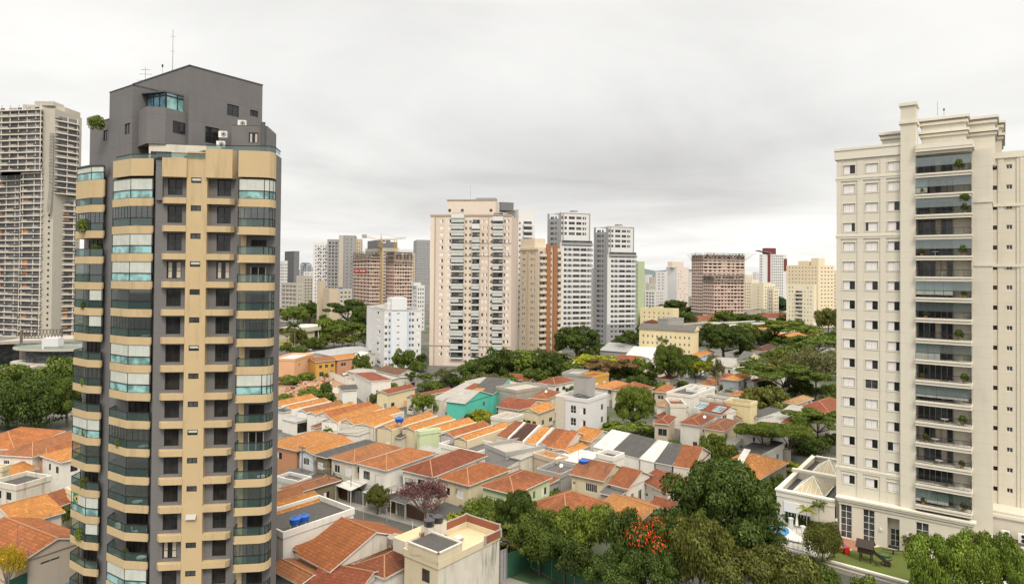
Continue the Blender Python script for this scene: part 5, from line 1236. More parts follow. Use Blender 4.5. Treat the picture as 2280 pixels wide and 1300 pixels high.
H('orange tiled roof in the bottom left corner beside the dark tower', (668, 1302), (596, 1264), (728, 1277), 3.6, 'gB', 'tile_orange', 'rawconcrete', pitch=.3)
H('low orange roof at the bottom edge under the ribbed gabled roof', (790, 1330), (672, 1306), 8.0, 3.4, 'gB', 'tile_red', 'offwhite', pitch=.3)
def terrace_house():
    t, (o, a, b, A, B, ev, top) = H('cream flat roofed house with brick edged terrace and stained side wall', (976, 1262), (886, 1236), (1136, 1203), 6.6, 'flat', 'terrace', 'cream', wallR='stained', wL=[(.36, 4.2, 1.3, 1.5, 'l'), (.85, 1.6, .8, 1.0, 'l')], wR=[], fm='frame_brown')
    P = lambda u, v, z: o + a * u + b * v + Vector((0, 0, z))
    m = MB()
    def pan(p, q):
        n = max(1, int((q - p).length / 2.2)); dr = (q - p); nn = Vector((dr.y, -dr.x, 0)).normalized()
        m.box(p, dr, nn * .12, (0, 0, .9), 'brick')
        for k in range(n + 1): m.box(p + dr * (k / n) - dr.normalized() * .13 + nn * .02, dr.normalized() * .26, nn * .2, (0, 0, 1.05), 'rawconcrete')
        m.box(p + Vector((0, 0, .9)), dr, nn * .16, (0, 0, .1), 'rawconcrete')
    z = top + .003; pan(P(A * .72, .02, z - .5), P(A - .1, .02, z - .5)); pan(P(A - .1, .2, z), P(A - .1, B - .1, z)); pan(P(A - .2, B - .12, z), P(A * .25, B - .12, z)); m.build('parapet', t)
    m = MB(); u1, v1 = A * .36, B * .86; m.box(P(.0, .02, ev + .1), a * u1, b * v1, (0, 0, 1.3), 'cream', 'gravel'); m.box(P(-.06, -.04, ev + 1.4), a * (u1 + .1), b * .25, (0, 0, .18), 'stained'); m.box(P(-.06, -.04, ev + 1.4), a * .25, b * (v1 + .1), (0, 0, .18), 'stained'); m.box(P(u1 - .2, .2, ev + 1.4), a * .25, b * v1, (0, 0, .18), 'stained'); m.build('roof_room', t)
    m = MB(); m.box(P(.3, B - .02, ev - .4), a * (A * .5), b * 2.2, (0, 0, 1.6), 'offwhite', 'terrace'); m.box(P(A * .3, B - .8, ev + .5), a * 3.2, b * 1.3, (0, 0, 1.6), 'offwhite', 'rawconcrete'); m.build('service_block', t)
    for k, (u, v) in enumerate(((A * .46, B * .38), (A * .58, B * .52))):
        s = MB(); p = P(u, v, ev); s.box(p, a * 1.1, b * .9, (0, 0, .22), 'rawconcrete'); s.box(p + a * .06 + b * .06 + Vector((0, 0, .22)), a * .98, b * .78, (0, 0, .16), 'frame_white'); s.build('roof_hatch', t)
    for k, (u, v, lab) in enumerate(((A * .36, B - .3, 'left black water tank on the terrace house shelter'), (A * .36 + 1.5, B - .3, 'right black water tank on the terrace house shelter'))):
        m = MB(); p = P(u, v, ev + 2.1); m.tube(p, p + Vector((0, 0, .75)), .62, .7, 'cardark', 14); m.tube(p + Vector((0, 0, .75)), p + Vector((0, 0, .9)), .72, .4, 'cardark', 14); tag(m.build('water_tank', None), lab, 'water tank')
    m = MB(); p = P(A * .4, B * .62, ev); m.box(p, a * .7, b * .5, (0, 0, .9), 'rawconcrete'); m.box(p + Vector((0, 0, .9)) - a * .1, a * .9, b * .6, (0, 0, .12), 'darkgrey'); tag(m.build('barbecue', None), 'small concrete box on the cream terrace beside the white hatches', 'barbecue')
terrace_house()
def tank(px, py, z, lab, mat='blue', r=.75, h=1.0):
    p = G(px, py, z); t = thing('water_tank', lab, 'water tank', p); m = MB()
    m.tube(p, p + Vector((0, 0, h * .62)), r * .86, r, mat, 14); m.tube(p + Vector((0, 0, h * .62)), p + Vector((0, 0, h * .7)), r * 1.04, r * 1.04, mat, 14); m.tube(p + Vector((0, 0, h * .7)), p + Vector((0, 0, h * .92)), r, r * .3, mat, 14); m.build('barrel', t)
    m = MB(); m.tube(p + Vector((0, 0, h * .92)), p + Vector((0, 0, h)), r * .3, r * .28, mat, 10); m.build('lid', t)
    m = MB(); [m.box(p + Vector((x, y, -.5)) - Vector((.08, .08, 0)), (.16, 0, 0), (0, .16, 0), (0, 0, .5), 'rawconcrete') for x in (-.45, .45) for y in (-.45, .45)]; m.build('stand', t)
tank(657, 1165, 6.9, 'left blue water tank on the gravel roof by the dark tower')
tank(676, 1159, 6.9, 'right blue water tank on the gravel roof, behind its twin')
tank(879, 1207, 5.6, 'grey concrete water tank on a post behind the large gabled house', 'rawconcrete', .9, 1.1)
tank(889, 938.5, 6.6, 'small blue water tank among the orange row houses', 'blue', 1.0, 1.1)
tank(1300, 1032, 6.8, 'dark blue water tank behind the cream gabled house', 'blue', .9, .9)
# --- terrace of houses along the street
g2 = 'two storey houses along the narrow street'
w2 = [(.5, 3.5, 1.5, 1.3, 'l'), (.5, .9, 1.6, 1.2, 'g')]
H('salmon walled house with bright orange hipped roof next to the dark tower', (660, 1003), (588, 987), (777, 971), 6.0, 'hip', 'tile_bright', 'salmon', pitch=.30, group=g2, wL=[(.62, 3.5, 2.2, 1.3, 'h')])
H('bright orange roofed house with white front, left of the charcoal roof', (697, 1011), (661, 1003.5), (786, 982), 5.9, 'gA', 'tile_bright', 'paleblue', pitch=.26, group=g2, wL=w2)
H('olive fronted house with charcoal corrugated roof', (727, 1019), (697.5, 1011.5), (845, 985), 6.0, 'hip', 'fibredark', 'olive', pitch=.42, group=g2, wL=[(.62, 3.3, 1.7, 1.5, 's')])
H('cream fronted house with tall orange hip, right of the charcoal roof', (788, 1031), (728, 1018.5), (903, 998), 6.0, 'hip', 'tile_orange', 'offwhite', pitch=.38, group=g2, wL=[(.75, 3.4, 1.4, 1.4, 'g'), (.25, 3.3, 1.6, 1.5, 's')])
H('white corner house with wide orange hipped roof and barred window', (860, 1047), (789, 1032), (978, 1010), 6.0, 'hip', 'tile_orange', 'white', pitch=.36, group=g2, wL=[(.72, 3.4, 1.6, 1.5, 'l'), (.3, 3.2, 1.3, 1.5, 's')], wR=[])
H('white house with long dark red roof behind the pink tree', (963, 1062), (888, 1046), (1092, 1014), 5.6, 'hip', 'tile_red', 'white', pitch=.40, group=g2, wL=[(.8, 3.0, 1.8, 1.3, 'b'), (.38, 2.6, 1.5, 2.0, 'd')])
H('cream house with orange hipped roof behind the street pole arm', (1044, 1081), (972, 1062), (1141, 1045), 6.0, 'hip', 'tile_orange', 'cream', pitch=.40, group=g2, wL=[(.78, 3.3, 1.6, 1.3, 'h'), (.3, 3.4, 1.5, 1.4, 's')])
H('pale green house with large red orange hipped roof', (1145, 1101), (1066, 1082), (1235, 1062.5), 6.0, 'hip', 'tile_old', 'palegreen', pitch=.40, group=g2, wL=[(.72, 3.0, 2.2, 1.6, 's'), (.3, 3.3, 1.4, 1.2, 'g')], wR=[(.38, 3.6, 1.0, 1.2, 'd'), (.56, 3.6, .8, 1.3, 'd'), (.84, 3.4, 1.6, 1.3, 'h')])
H('low house with big mottled red hipped roof behind the bottom trees', (1262, 1158), (1189, 1117), (1333, 1112), 4.0, 'hip', 'tile_old', 'offwhite', pitch=.40)
H('cream house with red gabled roof and six pane window', (1344, 1071), (1266, 1054), 9.0, 5.8, 'gB', 'tile_old', 'cream', pitch=.38, fascia='white', wL=[(.36, 3.4, 2.2, 1.4, 'l'), (.92, 4.0, .5, .5, 'g')])
H('white courtyard house with steep red roof and dark doors', (1399, 1088), (1352, 1076), 9.0, 5.4, 'gB', 'tile_old', 'white', pitch=.42, wR=[(.2, 2.6, .9, 1.5, 'd'), (.5, 1.9, 1.1, 2.2, 'd')])
H('white house wing with bright red roof left of the big dark tree', (1485, 1098), (1420, 1066), 8, 5.0, 'gB', 'tile_red', 'white', pitch=.34, wL=[(.4, 2.2, 1.6, 1.2, 'g'), (.8, 2.6, 1.0, .6, 'g')])
H('small grey corrugated lean-to beside the white courtyard house', (1377, 1107), (1333, 1096), 4.0, 4.4, 'sA', 'fibre', 'rawconcrete', pitch=.12, name='lean_to_shed', cat='shed', wL=[], wR=[], door=False)
H('low orange ribbed roof just above the red flowering tree', (1420, 1166), (1322, 1130), 9.0, 3.4, 'gB', 'tile_bright', 'rawconcrete', pitch=.3)
H('low red roof between the red flowering tree and the dark tree', (1480, 1150), (1430, 1135), 8.0, 3.2, 'gB', 'tile_red', 'white', pitch=.3)
# --- units between the street row and the middle row
H('grey walled flat extension between red roofs', (1126, 1013), (1103, 990), (1192, 990), 4.8, 'flat', 'rawconcrete', 'greywall', wL=[], wR=[])
H('long stained white wall house left of the small red roofs', (1160, 1022), (1128, 1010), (1193, 1000), 4.4, 'sA', 'fibrelight', 'stained', pitch=.05, wL=[], wR=[])
H('ochre plaster low block with salmon coping', (1238, 1029), (1186, 1014), 3.6, 4.2, 'flat', 'tile_bright', 'beige', wL=[], wR=[], door=False)
H('small dark red roof with valley below the brown striped row', (1240, 1008), (1198, 1002), 9.5, 4.2, 'gB', 'tile_red', 'palegreen', pitch=.36)
H('small orange hipped roof below the brown striped row, right', (1270, 1009), (1238, 1002), (1324, 987), 4.6, 'gA', 'tile_bright', 'white', pitch=.3)
H('white sheet metal low roof in the middle of the quarter', (1302, 1033), (1240, 1018), (1331, 1012), 4.2, 'sA', 'metalwhite', 'white', pitch=.06, wL=[], wR=[], door=False)
H('white modern block with small square window beside the white metal roof', (1366, 1024), (1329, 1014), (1386, 1013), 6.3, 'flat', 'gravel', 'white', wL=[(.55, 4.0, 1.0, 1.0, 'g')], wR=[])
H('grey flat roof with satellite dish behind the pale green house', (1250, 1062), (1200, 1047), (1282, 1040), 3.8, 'flat', 'fibre', 'greywall', wL=[], wR=[], door=False)
H('white low annex with stained parapet behind the red roofs', (1062, 1012), (976, 992), 8, 3.6, 'flat', 'fibre', 'white', wL=[], wR=[], door=False)
# row with front slopes and white party walls
def partywall(px, py, z, L, mat='white', lab='', rise=2.0, th=GA):
    p = G(px, py, z); a = Vector((math.cos(R_(th)), math.sin(R_(th)), 0)); b = Vector((-a.y, a.x, 0)) * .3; m = MB()
    q = [p, p + a * L * .5 + Vector((0, 0, rise)), p + a * L]
    for x, y in zip(q, q[1:]): m.face([V3(x, 0), V3(y, 0), y, x], mat); m.face([V3(x, 0) + b, x + b, y + b, V3(y, 0) + b], mat); m.face([x, y, y + b, x + b], mat)
    m.face([V3(q[0], 0), q[0], q[0] + b, V3(q[0], 0) + b], mat); tag(m.build('party_wall', None), lab, 'wall')
row = [((1104, 970), (1131, 976.5), 'tile_old', 'first rust orange roof at the left end of the striped row'), ((1134, 977), (1164, 983), 'tile_brown', 'dark brown roof in the striped row'), ((1168, 984), (1193, 989.5), 'tile_bright', 'bright orange roof between white party walls in the striped row'),
       ((1199, 990), (1226, 995.5), 'tile_old', 'mottled red roof right of the bright orange one in the striped row'), ((1227, 996), (1258, 1001), 'tile_orange', 'orange roof fifth along the striped row')]
for L, N_, m, lab in row: H(lab, N_, L, 12.5, 5.0, 'gB', m, 'offwhite', pitch=.36, ov=.1, group='striped row of roofs', wL=[])
H('orange roof at the right end of the striped row, over a dark void', (1316, 983), (1268, 972), 9.0, 5.6, 'gB', 'tile_bright', 'offwhite', pitch=.34, group='striped row of roofs')
partywall(1132.5, 975, 5.2, 12, 'white', 'white party wall left of the dark brown roof', 2.3)
partywall(1166, 982, 5.2, 12, 'white', 'white party wall right of the dark brown roof', 2.3)
partywall(1196, 988.5, 5.2, 12, 'white', 'white party wall right of the bright orange striped roof', 2.3)
row = [((1320, 994), (1361, 1004), 'metalwhite', 'white', 'white metal roof at the left of the grey row'), ((1362, 1004), (1422, 1020), 'fibredark', 'white', 'wide charcoal roof in the grey row, left of the white strip'), ((1424, 1020.5), (1456, 1028), 'metalwhite', 'white', 'white strip roof between the two charcoal roofs'),
       ((1458, 1028.5), (1496, 1036), 'fibredark', 'greywall', 'charcoal roof right of the white strip'), ((1498, 1036.5), (1545, 1044), 'tile_old', 'offwhite', 'rust red roof at the right end of the grey row')]
for L, N_, m, w_, lab in row: H(lab, N_, L, 13, 4.9, 'gB', m, w_, pitch=.38, ov=.1, group='row of grey and white roofs', wL=[(.5, 1.0, 1.0, 1.4, 'd')])
# --- long strip roofs of the middle row, nearest last
g3 = 'long orange strip roofs of the middle row'
strip = [((600, 899), (626, 904), (700, 885), 'left end against the dark tower'), ((628, 908), (650, 912.5), (728, 892), 'second, with a rippled edge'), ((666, 914), (684, 919), (748, 898), 'third, above the white shed'), ((686, 920), (706, 925), (782, 901), 'fourth, right of the yellow green tree'),
         ((712, 922), (738, 931), (812, 903), 'fifth, long and deep orange'), ((716, 936), (752, 941.5), (846, 908), 'sixth, over a white front'), ((758, 938), (790, 945.5), (882, 914), 'seventh, with a grey box at its far end'), ((788, 945), (832, 951), (880, 930), 'eighth, short and yellow orange'),
         ((838, 951), (872, 957), (968, 925), 'ninth, right of the blue tank'), ((894, 953), (922, 959), (1007, 932), 'tenth, over a cream wall'), ((936, 959), (967, 966), (1055, 939), 'eleventh, over a pale green wall'), ((980, 966), (1011, 973), (1088, 946), 'twelfth, with a grey gutter strip'), ((1011, 975), (1039, 981.5), (1128, 946), 'last on the right, over a long cream wall')]
wl_ = ['white', 'white', 'white', 'white', 'white', 'white', 'offwhite', 'offwhite', 'cream', 'cream', 'palegreen', 'mauve', 'cream']
for k, (L, N_, R, lab) in enumerate(strip):
    t, (o, a, b, A, B, ev, top) = H('orange strip roof of the middle row, ' + lab, N_, L, R, 5.0, 'gA', 'tile_orange' if k in (2, 4, 11) else 'tile_bright', wl_[k], pitch=.40 if k != 7 else .25, ov=.2, group=g3, wL=[], wR=[])
    m = MB(); m.box(V3(o - b * .05, 0), a * A, -b * .28, (0, 0, ev + .1), wl_[k], 'offwhite'); m.build('party_wall', t)
H('white shed with dark open front below the third strip roof', (656, 939), (626, 931), (712, 928), 3.4, 'sA', 'metalgrey', 'white', pitch=.05, name='shed', cat='shed', wR=[(.5, .4, 7.0, 2.4, 'd')], wL=[], door=False)
H('charcoal lean-to roof left of the white shed', (632, 918), (606, 914), (672, 912), 4.6, 'sA', 'fibredark', 'white', pitch=.12, name='lean_to_shed', cat='shed', wL=[], wR=[], door=False)
H('low red tiled roof right of the white shed', (704, 952), (694, 948), (726, 944), 3.2, 'sA', 'tile_red', 'offwhite', pitch=.1, name='shed', cat='shed', wL=[], wR=[], door=False)
H('pale corrugated roof with curved white wall below the strip roofs', (796, 969), (752, 961), (838, 952), 4.0, 'sb', 'fibrelight', 'white', pitch=.12, wL=[], wR=[], door=False)
H('dark corrugated backyard roof left of the pale green wall', (892, 975), (842, 966), (930, 965), 3.4, 'gB', 'fibredark', 'offwhite', pitch=.2, wL=[], wR=[], door=False, name='shed', cat='shed')
H('pale green tall wall house below the eleventh strip roof', (934, 966), (924, 963), (986, 962), 5.6, 'flat', 'metalwhite', 'palegreen', wL=[], wR=[], door=False)
H('grey lean-to carport between the strip roofs and the charcoal roof', (752, 972), (700, 962), (778, 968), 3.0, 'sA', 'fibrelight', 'white', pitch=.05, name='carport', cat='carport', wL=[], wR=[], door=False)
# --- left group behind the dark tower
H('orange hipped house at the far left edge by the big trees', (32, 1000), (-40, 985), (70, 962), 6, 'hip', 'tile_orange', 'paleblue', pitch=.38)
H('broad orange hipped house in the left cluster, second from the edge', (72, 1017), (33, 1001), (150, 966), 6, 'hip', 'tile_orange', 'white', pitch=.36)
H('terracotta walled house with orange roof in the left cluster', (104, 1017), (70, 1010), (166, 985), 5.6, 'hip', 'tile_orange', 'salmon', pitch=.36)
H('white house with two small windows and orange hipped roof beside the tower', (136, 1029), (87, 1013), 14, 6, 'hip', 'tile_bright', 'white', pitch=.34, wL=[(.25, 3.6, 1.0, 1.2, 'g'), (.62, 3.7, .8, 1.2, 'g'), (.3, 1.0, 1.2, 1.0, 'l')])
H('low orange tiled roof above the grey slab house at the left', (22, 1062), (-30, 1052), (74, 1040), 4.0, 'gA', 'tile_bright', 'white', pitch=.3)
H('white house with dark grey flat roof in the left cluster', (36, 1088), (-8, 1074), (108, 1064), 5.4, 'flat', 'fibredark', 'stained', wL=[(.3, 3.4, 1.2, 1.2, 'g'), (.7, 3.4, 1.2, 1.2, 'g')], wR=[])
H('yellow walled house end against the dark tower, left side', (160, 1100), (146, 1092), 8, 5.4, 'flat', 'gravel', 'yellow', wL=[], wR=[])
H('orange roof right of the grey slab house at the left', (106, 1136), (60, 1115), (160, 1108), 4.0, 'gA', 'tile_old', 'offwhite', pitch=.34)
H('wide bright orange roof at the left edge, behind the lowest big roof', (38, 1170), (-60, 1140), (150, 1140), 4.6, 'gA', 'tile_bright', 'offwhite', pitch=.3)
H('lowest big orange roof at the left with beige gable wall over the court', (38, 1256), (-60, 1196), (205, 1196), 4.6, 'gB', 'tile_orange', 'beige', pitch=.36, wR=[(.42, 3.4, 2.2, .3, 'd')], wL=[])
H('small cream house corner at the left picture edge', (6, 1046), (-20, 1038), (12, 1040), 6.4, 'flat', 'gravel', 'cream', wL=[], wR=[])
# --- right middle quarter
g4 = 'houses of the right middle quarter'
H('beige house with dark red hipped roof right of the big mango tree', (1490, 945), (1452, 943), (1526, 930), 6, 'hip', 'tile_red', 'beige', pitch=.40, group=g4, wL=[(.4, 3.2, 2.0, 1.6, 'g')], wR=[])
H('white house with dark red hip and wide brown upper window', (1560, 948), (1510, 941), (1595, 928), 6, 'hip', 'tile_red', 'white', pitch=.36, group=g4, wL=[(.32, 3.0, 3.2, 1.5, 'd')])
H('yellow house with dark red hipped roof, right of its white neighbour', (1614, 960), (1564, 953), (1648, 938), 6, 'hip', 'tile_red', 'yellow', pitch=.34, group=g4, wL=[(.66, 3.2, 1.6, 1.4, 's')])
H('house with red orange hipped roof behind the flat crowned tree', (1712, 974), (1642, 960), (1749, 950), 5.4, 'hip', 'tile_old', 'white', pitch=.36, group=g4)
H('large orange roofed house with white roof patch left of the cream annex', (1686, 1070), (1578, 1043), (1742, 1026), 4.6, 'hip', 'tile_bright', 'rawconcrete', pitch=.36, group=g4)
def patch():
    p = G(1650, 1045, 5.6); m = MB(); a = Vector((.6, .8, 0)); b = Vector((-.8, .6, 0)); m.box(p + Vector((0, 0, .35)), a * 5.5 + Vector((0, 0, 1.9)), b * 1.2, (0, 0, .12), 'metalwhite'); tag(m.build('roof_sheet', None), 'white sheet patch running up the large orange roof', 'roof sheet')
patch()
H('orange hipped house left of the white modern house', (1487, 874), (1453, 872), (1517, 861.5), 6, 'hip', 'tile_orange', 'beige', pitch=.38, group=g4)
H('white modern house with yellow band and dark flat roof', (1541, 884), (1486, 876), (1581, 863), 6.4, 'flat', 'gravel', 'white', group=g4, wL=[], wR=[])
H('white roof box on the white modern house', (1553, 872), (1529, 868), (1568, 866), 6.6, 'flat', 'gravel', 'white', z0=6.2, name='roof_box', cat='roof box', wL=[], wR=[], door=False, pitch=0)
H('small orange hip between the mango tree and the cream block', (1490, 906), (1466, 899), (1510, 894), 4.2, 'hip', 'tile_bright', 'white', pitch=.4, group=g4)
H('cream tall block with red lean-to roof edge', (1529, 905), (1500, 908), (1552, 894), 7.4, 'flat', 'tile_red', 'offwhite', group=g4, wL=[], wR=[])
sp, q = H('red roofed house carrying two solar panels', (1606, 924), (1557, 914), 9, 5.2, 'gB', 'tile_red', 'white', pitch=.36, group=g4)
def solar(u, v, lab):
    o, a, b, A, B, ev, top = q; sl = .36; m = MB(); t = thing('solar_panel', lab, 'solar panel', o + a * u + b * v + Vector((0, 0, ev + u * sl)))
    p = o + a * u + b * v + Vector((0, 0, ev + u * sl + .1)); da, db = (a + Vector((0, 0, sl))) * 2.6, b * 2.6
    m.box(p, da, db, (0, 0, .06), 'frame_white'); m.build('frame', t); m = MB()
    for k in range(3): m.box(p + Vector((0, 0, .065)) + db * (k / 3 + .02) + da * .04, da * .92, db * .29, (0, 0, .02), 'glass_blue')
    m.build('panel', t)
solar(.8, 6.0, 'left dark blue solar panel on the red roofed house'); solar(.8, .8, 'right dark blue solar panel on the red roofed house')
H('blank cream yellow wall house with water stains', (1671, 903), (1620, 894), (1680, 896), 7.2, 'flat', 'gravel', 'yellowstained', group=g4, wL=[], wR=[], door=False)
H('stained grey block behind the solar panel house', (1620, 896), (1558, 886), (1634, 889), 7.0, 'flat', 'gravel', 'stained', group=g4, wL=[], wR=[], door=False)
H('dark grey flat roof house right of the blank cream wall', (1690, 930), (1662, 922), (1728, 916), 4.0, 'sA', 'fibredark', 'white', pitch=.08, group=g4, wL=[], wR=[])
H('pale grey corrugated roof left of the broken red roof', (1732, 944), (1706, 938), (1760, 920), 4.4, 'sA', 'fibrelight', 'white', pitch=.15, group=g4, wL=[], wR=[])
H('broken mottled small red roof below the splashed red roof', (1755, 944), (1738, 938), (1778, 928), 4.6, 'sA', 'tile_old', 'brick', pitch=.12, group=g4, wL=[], wR=[])
H('wide red hipped roof with white paint splashes beside the cream tower', (1850, 922), (1766, 909), 17, 5.4, 'hip', 'tile_red', 'greywall', pitch=.44, group=g4)
H('house with straw coloured bare battens roof', (1774, 900), (1742, 894), (1792, 884), 5.6, 'hip', 'tile_straw', 'offwhite', pitch=.42, group=g4)
H('reddish roof half hidden by the round crowned tree', (1684, 897), (1643, 890), (1706, 884), 5.0, 'gB', 'tile_old', 'yellow', pitch=.36, group=g4)
H('blue grey two storey house with bright orange hipped roof', (1646, 847.5), (1607, 843), (1671, 836), 6, 'hip', 'tile_bright', 'bluegrey', pitch=.40, group=g4)
H('white wing with rust roof right of the blue grey house', (1680, 851), (1660, 848), (1700, 843), 5.2, 'gA', 'tile_old', 'white', pitch=.3, group=g4)
H('dark red low roof left of the blue grey house', (1600, 846), (1578, 842), (1612, 832), 4.6, 'hip', 'tile_red', 'greywall', pitch=.36, group=g4)
H('grey garage with white door below the blue grey house', (1630, 880), (1600, 876), (1640, 872), 3.2, 'flat', 'gravel', 'greywall', group=g4, wL=[(.55, .1, 3.0, 2.2, 's')], wR=[], name='garage', cat='garage', door=False)
H('white house with dark brown hipped roof in the green quarter', (1708, 782), (1672, 779.5), (1733, 772), 6, 'hip', 'tile_brown', 'white', pitch=.42, group=g4)
H('white flat block right of the dark brown hipped roof', (1742, 786), (1732, 783), (1776, 770), 5.6, 'flat', 'gravel', 'white', group=g4)
H('cream house with grey brown gable and deep window', (1663, 805), (1638, 802), 12, 6.4, 'gB', 'fibre', 'cream', pitch=.55, group=g4, wL=[(.42, 2.6, 2.6, 2.6, 'd')])
H('low wide grey and white roof below the cream gabled house', (1640, 818), (1570, 812), (1680, 800), 3.4, 'gB', 'fibrelight', 'offwhite', pitch=.1, group=g4)
H('long white flat roof right of the cream gabled house', (1670, 828), (1638, 822), (1702, 814), 4.2, 'flat', 'metalwhite', 'white', group=g4)
H('blue walled house with bright orange gable below the yellow long block', (1556, 795), (1528, 792), (1570, 782), 5.2, 'gA', 'tile_bright', 'lightblue', pitch=.3, group=g4)
H('orange roof patch between flat crowned trees on the right', (1722, 842), (1702, 838), (1735, 832), 5.0, 'gA', 'tile_bright', 'white', pitch=.3, group=g4)
H('small orange roof beside the palm right of the cream gable', (1722, 818), (1696, 814), (1736, 806), 4.6, 'hip', 'tile_bright', 'white', pitch=.36, group=g4)
H('orange low roof under the layered tree at upper right', (1728, 752), (1708, 748), (1752, 740), 4.6, 'hip', 'tile_bright', 'offwhite', pitch=.3, group=g4)
H('red low roof left of the layered tree at upper right', (1686, 748), (1664, 744), (1696, 740), 4.6, 'hip', 'tile_red', 'offwhite', pitch=.3, group=g4)
H('long orange roof under the white modern houses at upper right', (1690, 733), (1660, 729), (1724, 724), 5.0, 'hip', 'tile_bright', 'white', pitch=.3, group=g4)
H('white cubic house with grey roof at upper middle right', (1624, 724), (1600, 720), (1660, 714), 6.5, 'flat', 'gravel', 'white', group=g4)
H('pale flat building right of the cubic white house', (1668, 726), (1656, 722), (1688, 716), 6.0, 'flat', 'gravel', 'greywall', group=g4)
H('cream low building below the red low roof left of the unfinished tower', (1580, 730), (1548, 722), (1596, 720), 6.0, 'flat', 'gravel', 'cream', group=g4)
H('red low roof below the flaring unfinished tower', (1562, 714), (1536, 710), (1580, 706), 5.0, 'hip', 'tile_red', 'offwhite', pitch=.3, group=g4)
H('white villa with red hipped roof below the ribbed cream flats', (1710, 708), (1690, 705), (1724, 699), 6.0, 'hip', 'tile_red', 'white', pitch=.36, group=g4)
H('grey and white office with ribbon windows below the ribbed cream flats', (1690, 692), (1656, 690), (1712, 682), 9.0, 'flat', 'gravel', 'offwhite', group=g4)
H('long dark roofed hall right of the ribbon window office', (1720, 696), (1682, 694), (1744, 688), 6.0, 'gB', 'fibredark', 'bluegrey', pitch=.2, group=g4)
H('brown roofed brick house behind the long yellow block', (1470, 716), (1436, 716), (1482, 709), 8.5, 'gA', 'fibrelight', 'brick', pitch=.3, group=g4)
H('grey concrete stair box behind the long yellow block', (1488, 712), (1474, 710), (1494, 708), 12, 'flat', 'gravel', 'greywall', group=g4, wL=[], wR=[], door=False)
# --- centre, below the towers
g5 = 'houses of the centre quarter'
H('white house with square orange hipped roof and blue door', (1236, 857), (1200, 850), (1272, 846), 6, 'hip', 'tile_old', 'white', pitch=.42, group=g5)
H('cream house with bright orange roof and roof dish', (1220, 889), (1178, 885), (1243, 872), 6, 'hip', 'tile_old', 'cream', pitch=.34, group=g5)
def flats():
    t, (o, a, b, A, B, ev, top) = H('white three storey flats with grey penthouse box behind the mango tree', (1309, 894), (1238, 884), (1352, 880), 10.2, 'flat', 'fibrelight', 'towerwhite', wL=[(.45, 1.2, 1.5, 1.8, 'g'), (.45, 4.1, 1.5, 1.8, 'g'), (.45, 7.0, 1.5, 1.8, 'g'), (.15, 4.1, 1.6, 1.6, 'h'), (.15, 7.0, 1.6, 1.6, 'h')], wR=[(.75, 7.0, 1.2, 1.5, 'd'), (.75, 4, 1.2, 1.5, 'd')])
    m = MB(); P = lambda u, v, z: o + a * u + b * v + Vector((0, 0, z))
    m.box(P(A * .35, B * .25, ev), a * A * .4, b * B * .42, (0, 0, 4.6), 'greywall', 'gravel'); m.build('penthouse', t)
    m = MB(); m.box(P(-.12, B * .72, 0), a * .11, b * B * .28, (0, 0, ev + .4), 'flagstone'); m.build('stone_panel', t)
    m = MB(); m.box(P(A * .05, B * .05, ev + .4), a * A * .28, b * B * .45 + Vector((0, 0, .5)), (0, 0, .08), 'glass_mid'); m.build('skylight', t)
flats()
H('orange hipped roof behind the penthouse box, left', (1372, 868), (1331, 858), (1393, 855), 5.4, 'hip', 'tile_bright', 'offwhite', pitch=.36, group=g5)
H('brown orange wide hipped roof above the mango tree', (1424, 874), (1360, 866), (1457, 862), 5.6, 'hip', 'tile_old', 'offwhite', pitch=.4, group=g5)
H('orange red roof cluster below the cream house, left', (1170, 915), (1118, 902), (1200, 898), 4.2, 'gB', 'tile_red', 'offwhite', pitch=.32, group=g5)
H('orange roof right of the red cluster under the small tree', (1200, 920), (1160, 912), (1226, 904), 4.4, 'gA', 'tile_bright', 'cream', pitch=.36, group=g5)
H('cream low house behind the striped row', (1132, 938), (1098, 930), (1156, 925), 3.6, 'flat', 'fibrelight', 'offwhite', group=g5)
t, q = H('turquoise walled gabled building with grey roof', (1036, 898), 6.5, (1099, 878), 5.6, 'gB', 'fibrelight', 'teal', pitch=.3, group=g5, wL=[], wR=[(.7, 3.2, 1.1, 1.1, 'l')])
H('turquoise rear wing with dark sloping roof', (1099, 877), 7.5, (1136, 862), 6.0, 'sA', 'fibredark', 'teal', pitch=.22, group=g5, wL=[], wR=[(.35, 3.2, 1.2, 1.2, 'l'), (.72, 3.4, 1.2, 1.2, 'l')])
row = [((968, 886), (988, 891), 'fibrelight', 'grey corrugated roof at the left of the turquoise building row'), ((990, 891), (1008, 894.5), 'tile_red', 'dark red roof next to the grey one in the turquoise building row'), ((1009, 895), (1026, 898), 'tile_bright', 'orange roof next to the turquoise building')]
for L, N_, m, lab in row: H(lab, N_, L, (N_[0] + 34, N_[1] - 26), 5.0, 'gA' if 0 else 'sA', m, 'offwhite', pitch=.12, ov=.1, group=g5)
H('long beige hall with grey roof left of the grey concrete wall', (1105, 871), (1038, 848), (1190, 862), 6.0, 'gB', 'fibrelight', 'offwhite', pitch=.12, group=g5, wL=[], wR=[])
H('grey concrete warehouse wall right of the turquoise building', (1150, 873), (1120, 862), (1196, 858), 7.0, 'flat', 'rawconcrete', 'rawconcrete', group=g5, wL=[], wR=[], door=False, name='warehouse', cat='warehouse')
H('low red roofs strip in front of the beige hall', (1096, 872), (1030, 862), 5, 4.4, 'sA', 'tile_old', 'offwhite', pitch=.15, group=g5)
H('dark red roofs under the tree belt behind the concrete wall', (1180, 848), (1126, 842), (1200, 840), 4.4, 'gB', 'tile_red', 'offwhite', pitch=.3, group=g5)
H('grey two storey house behind the belt trees', (1290, 836), (1254, 832), (1300, 826), 7.0, 'flat', 'fibrelight', 'greywall', group=g5)
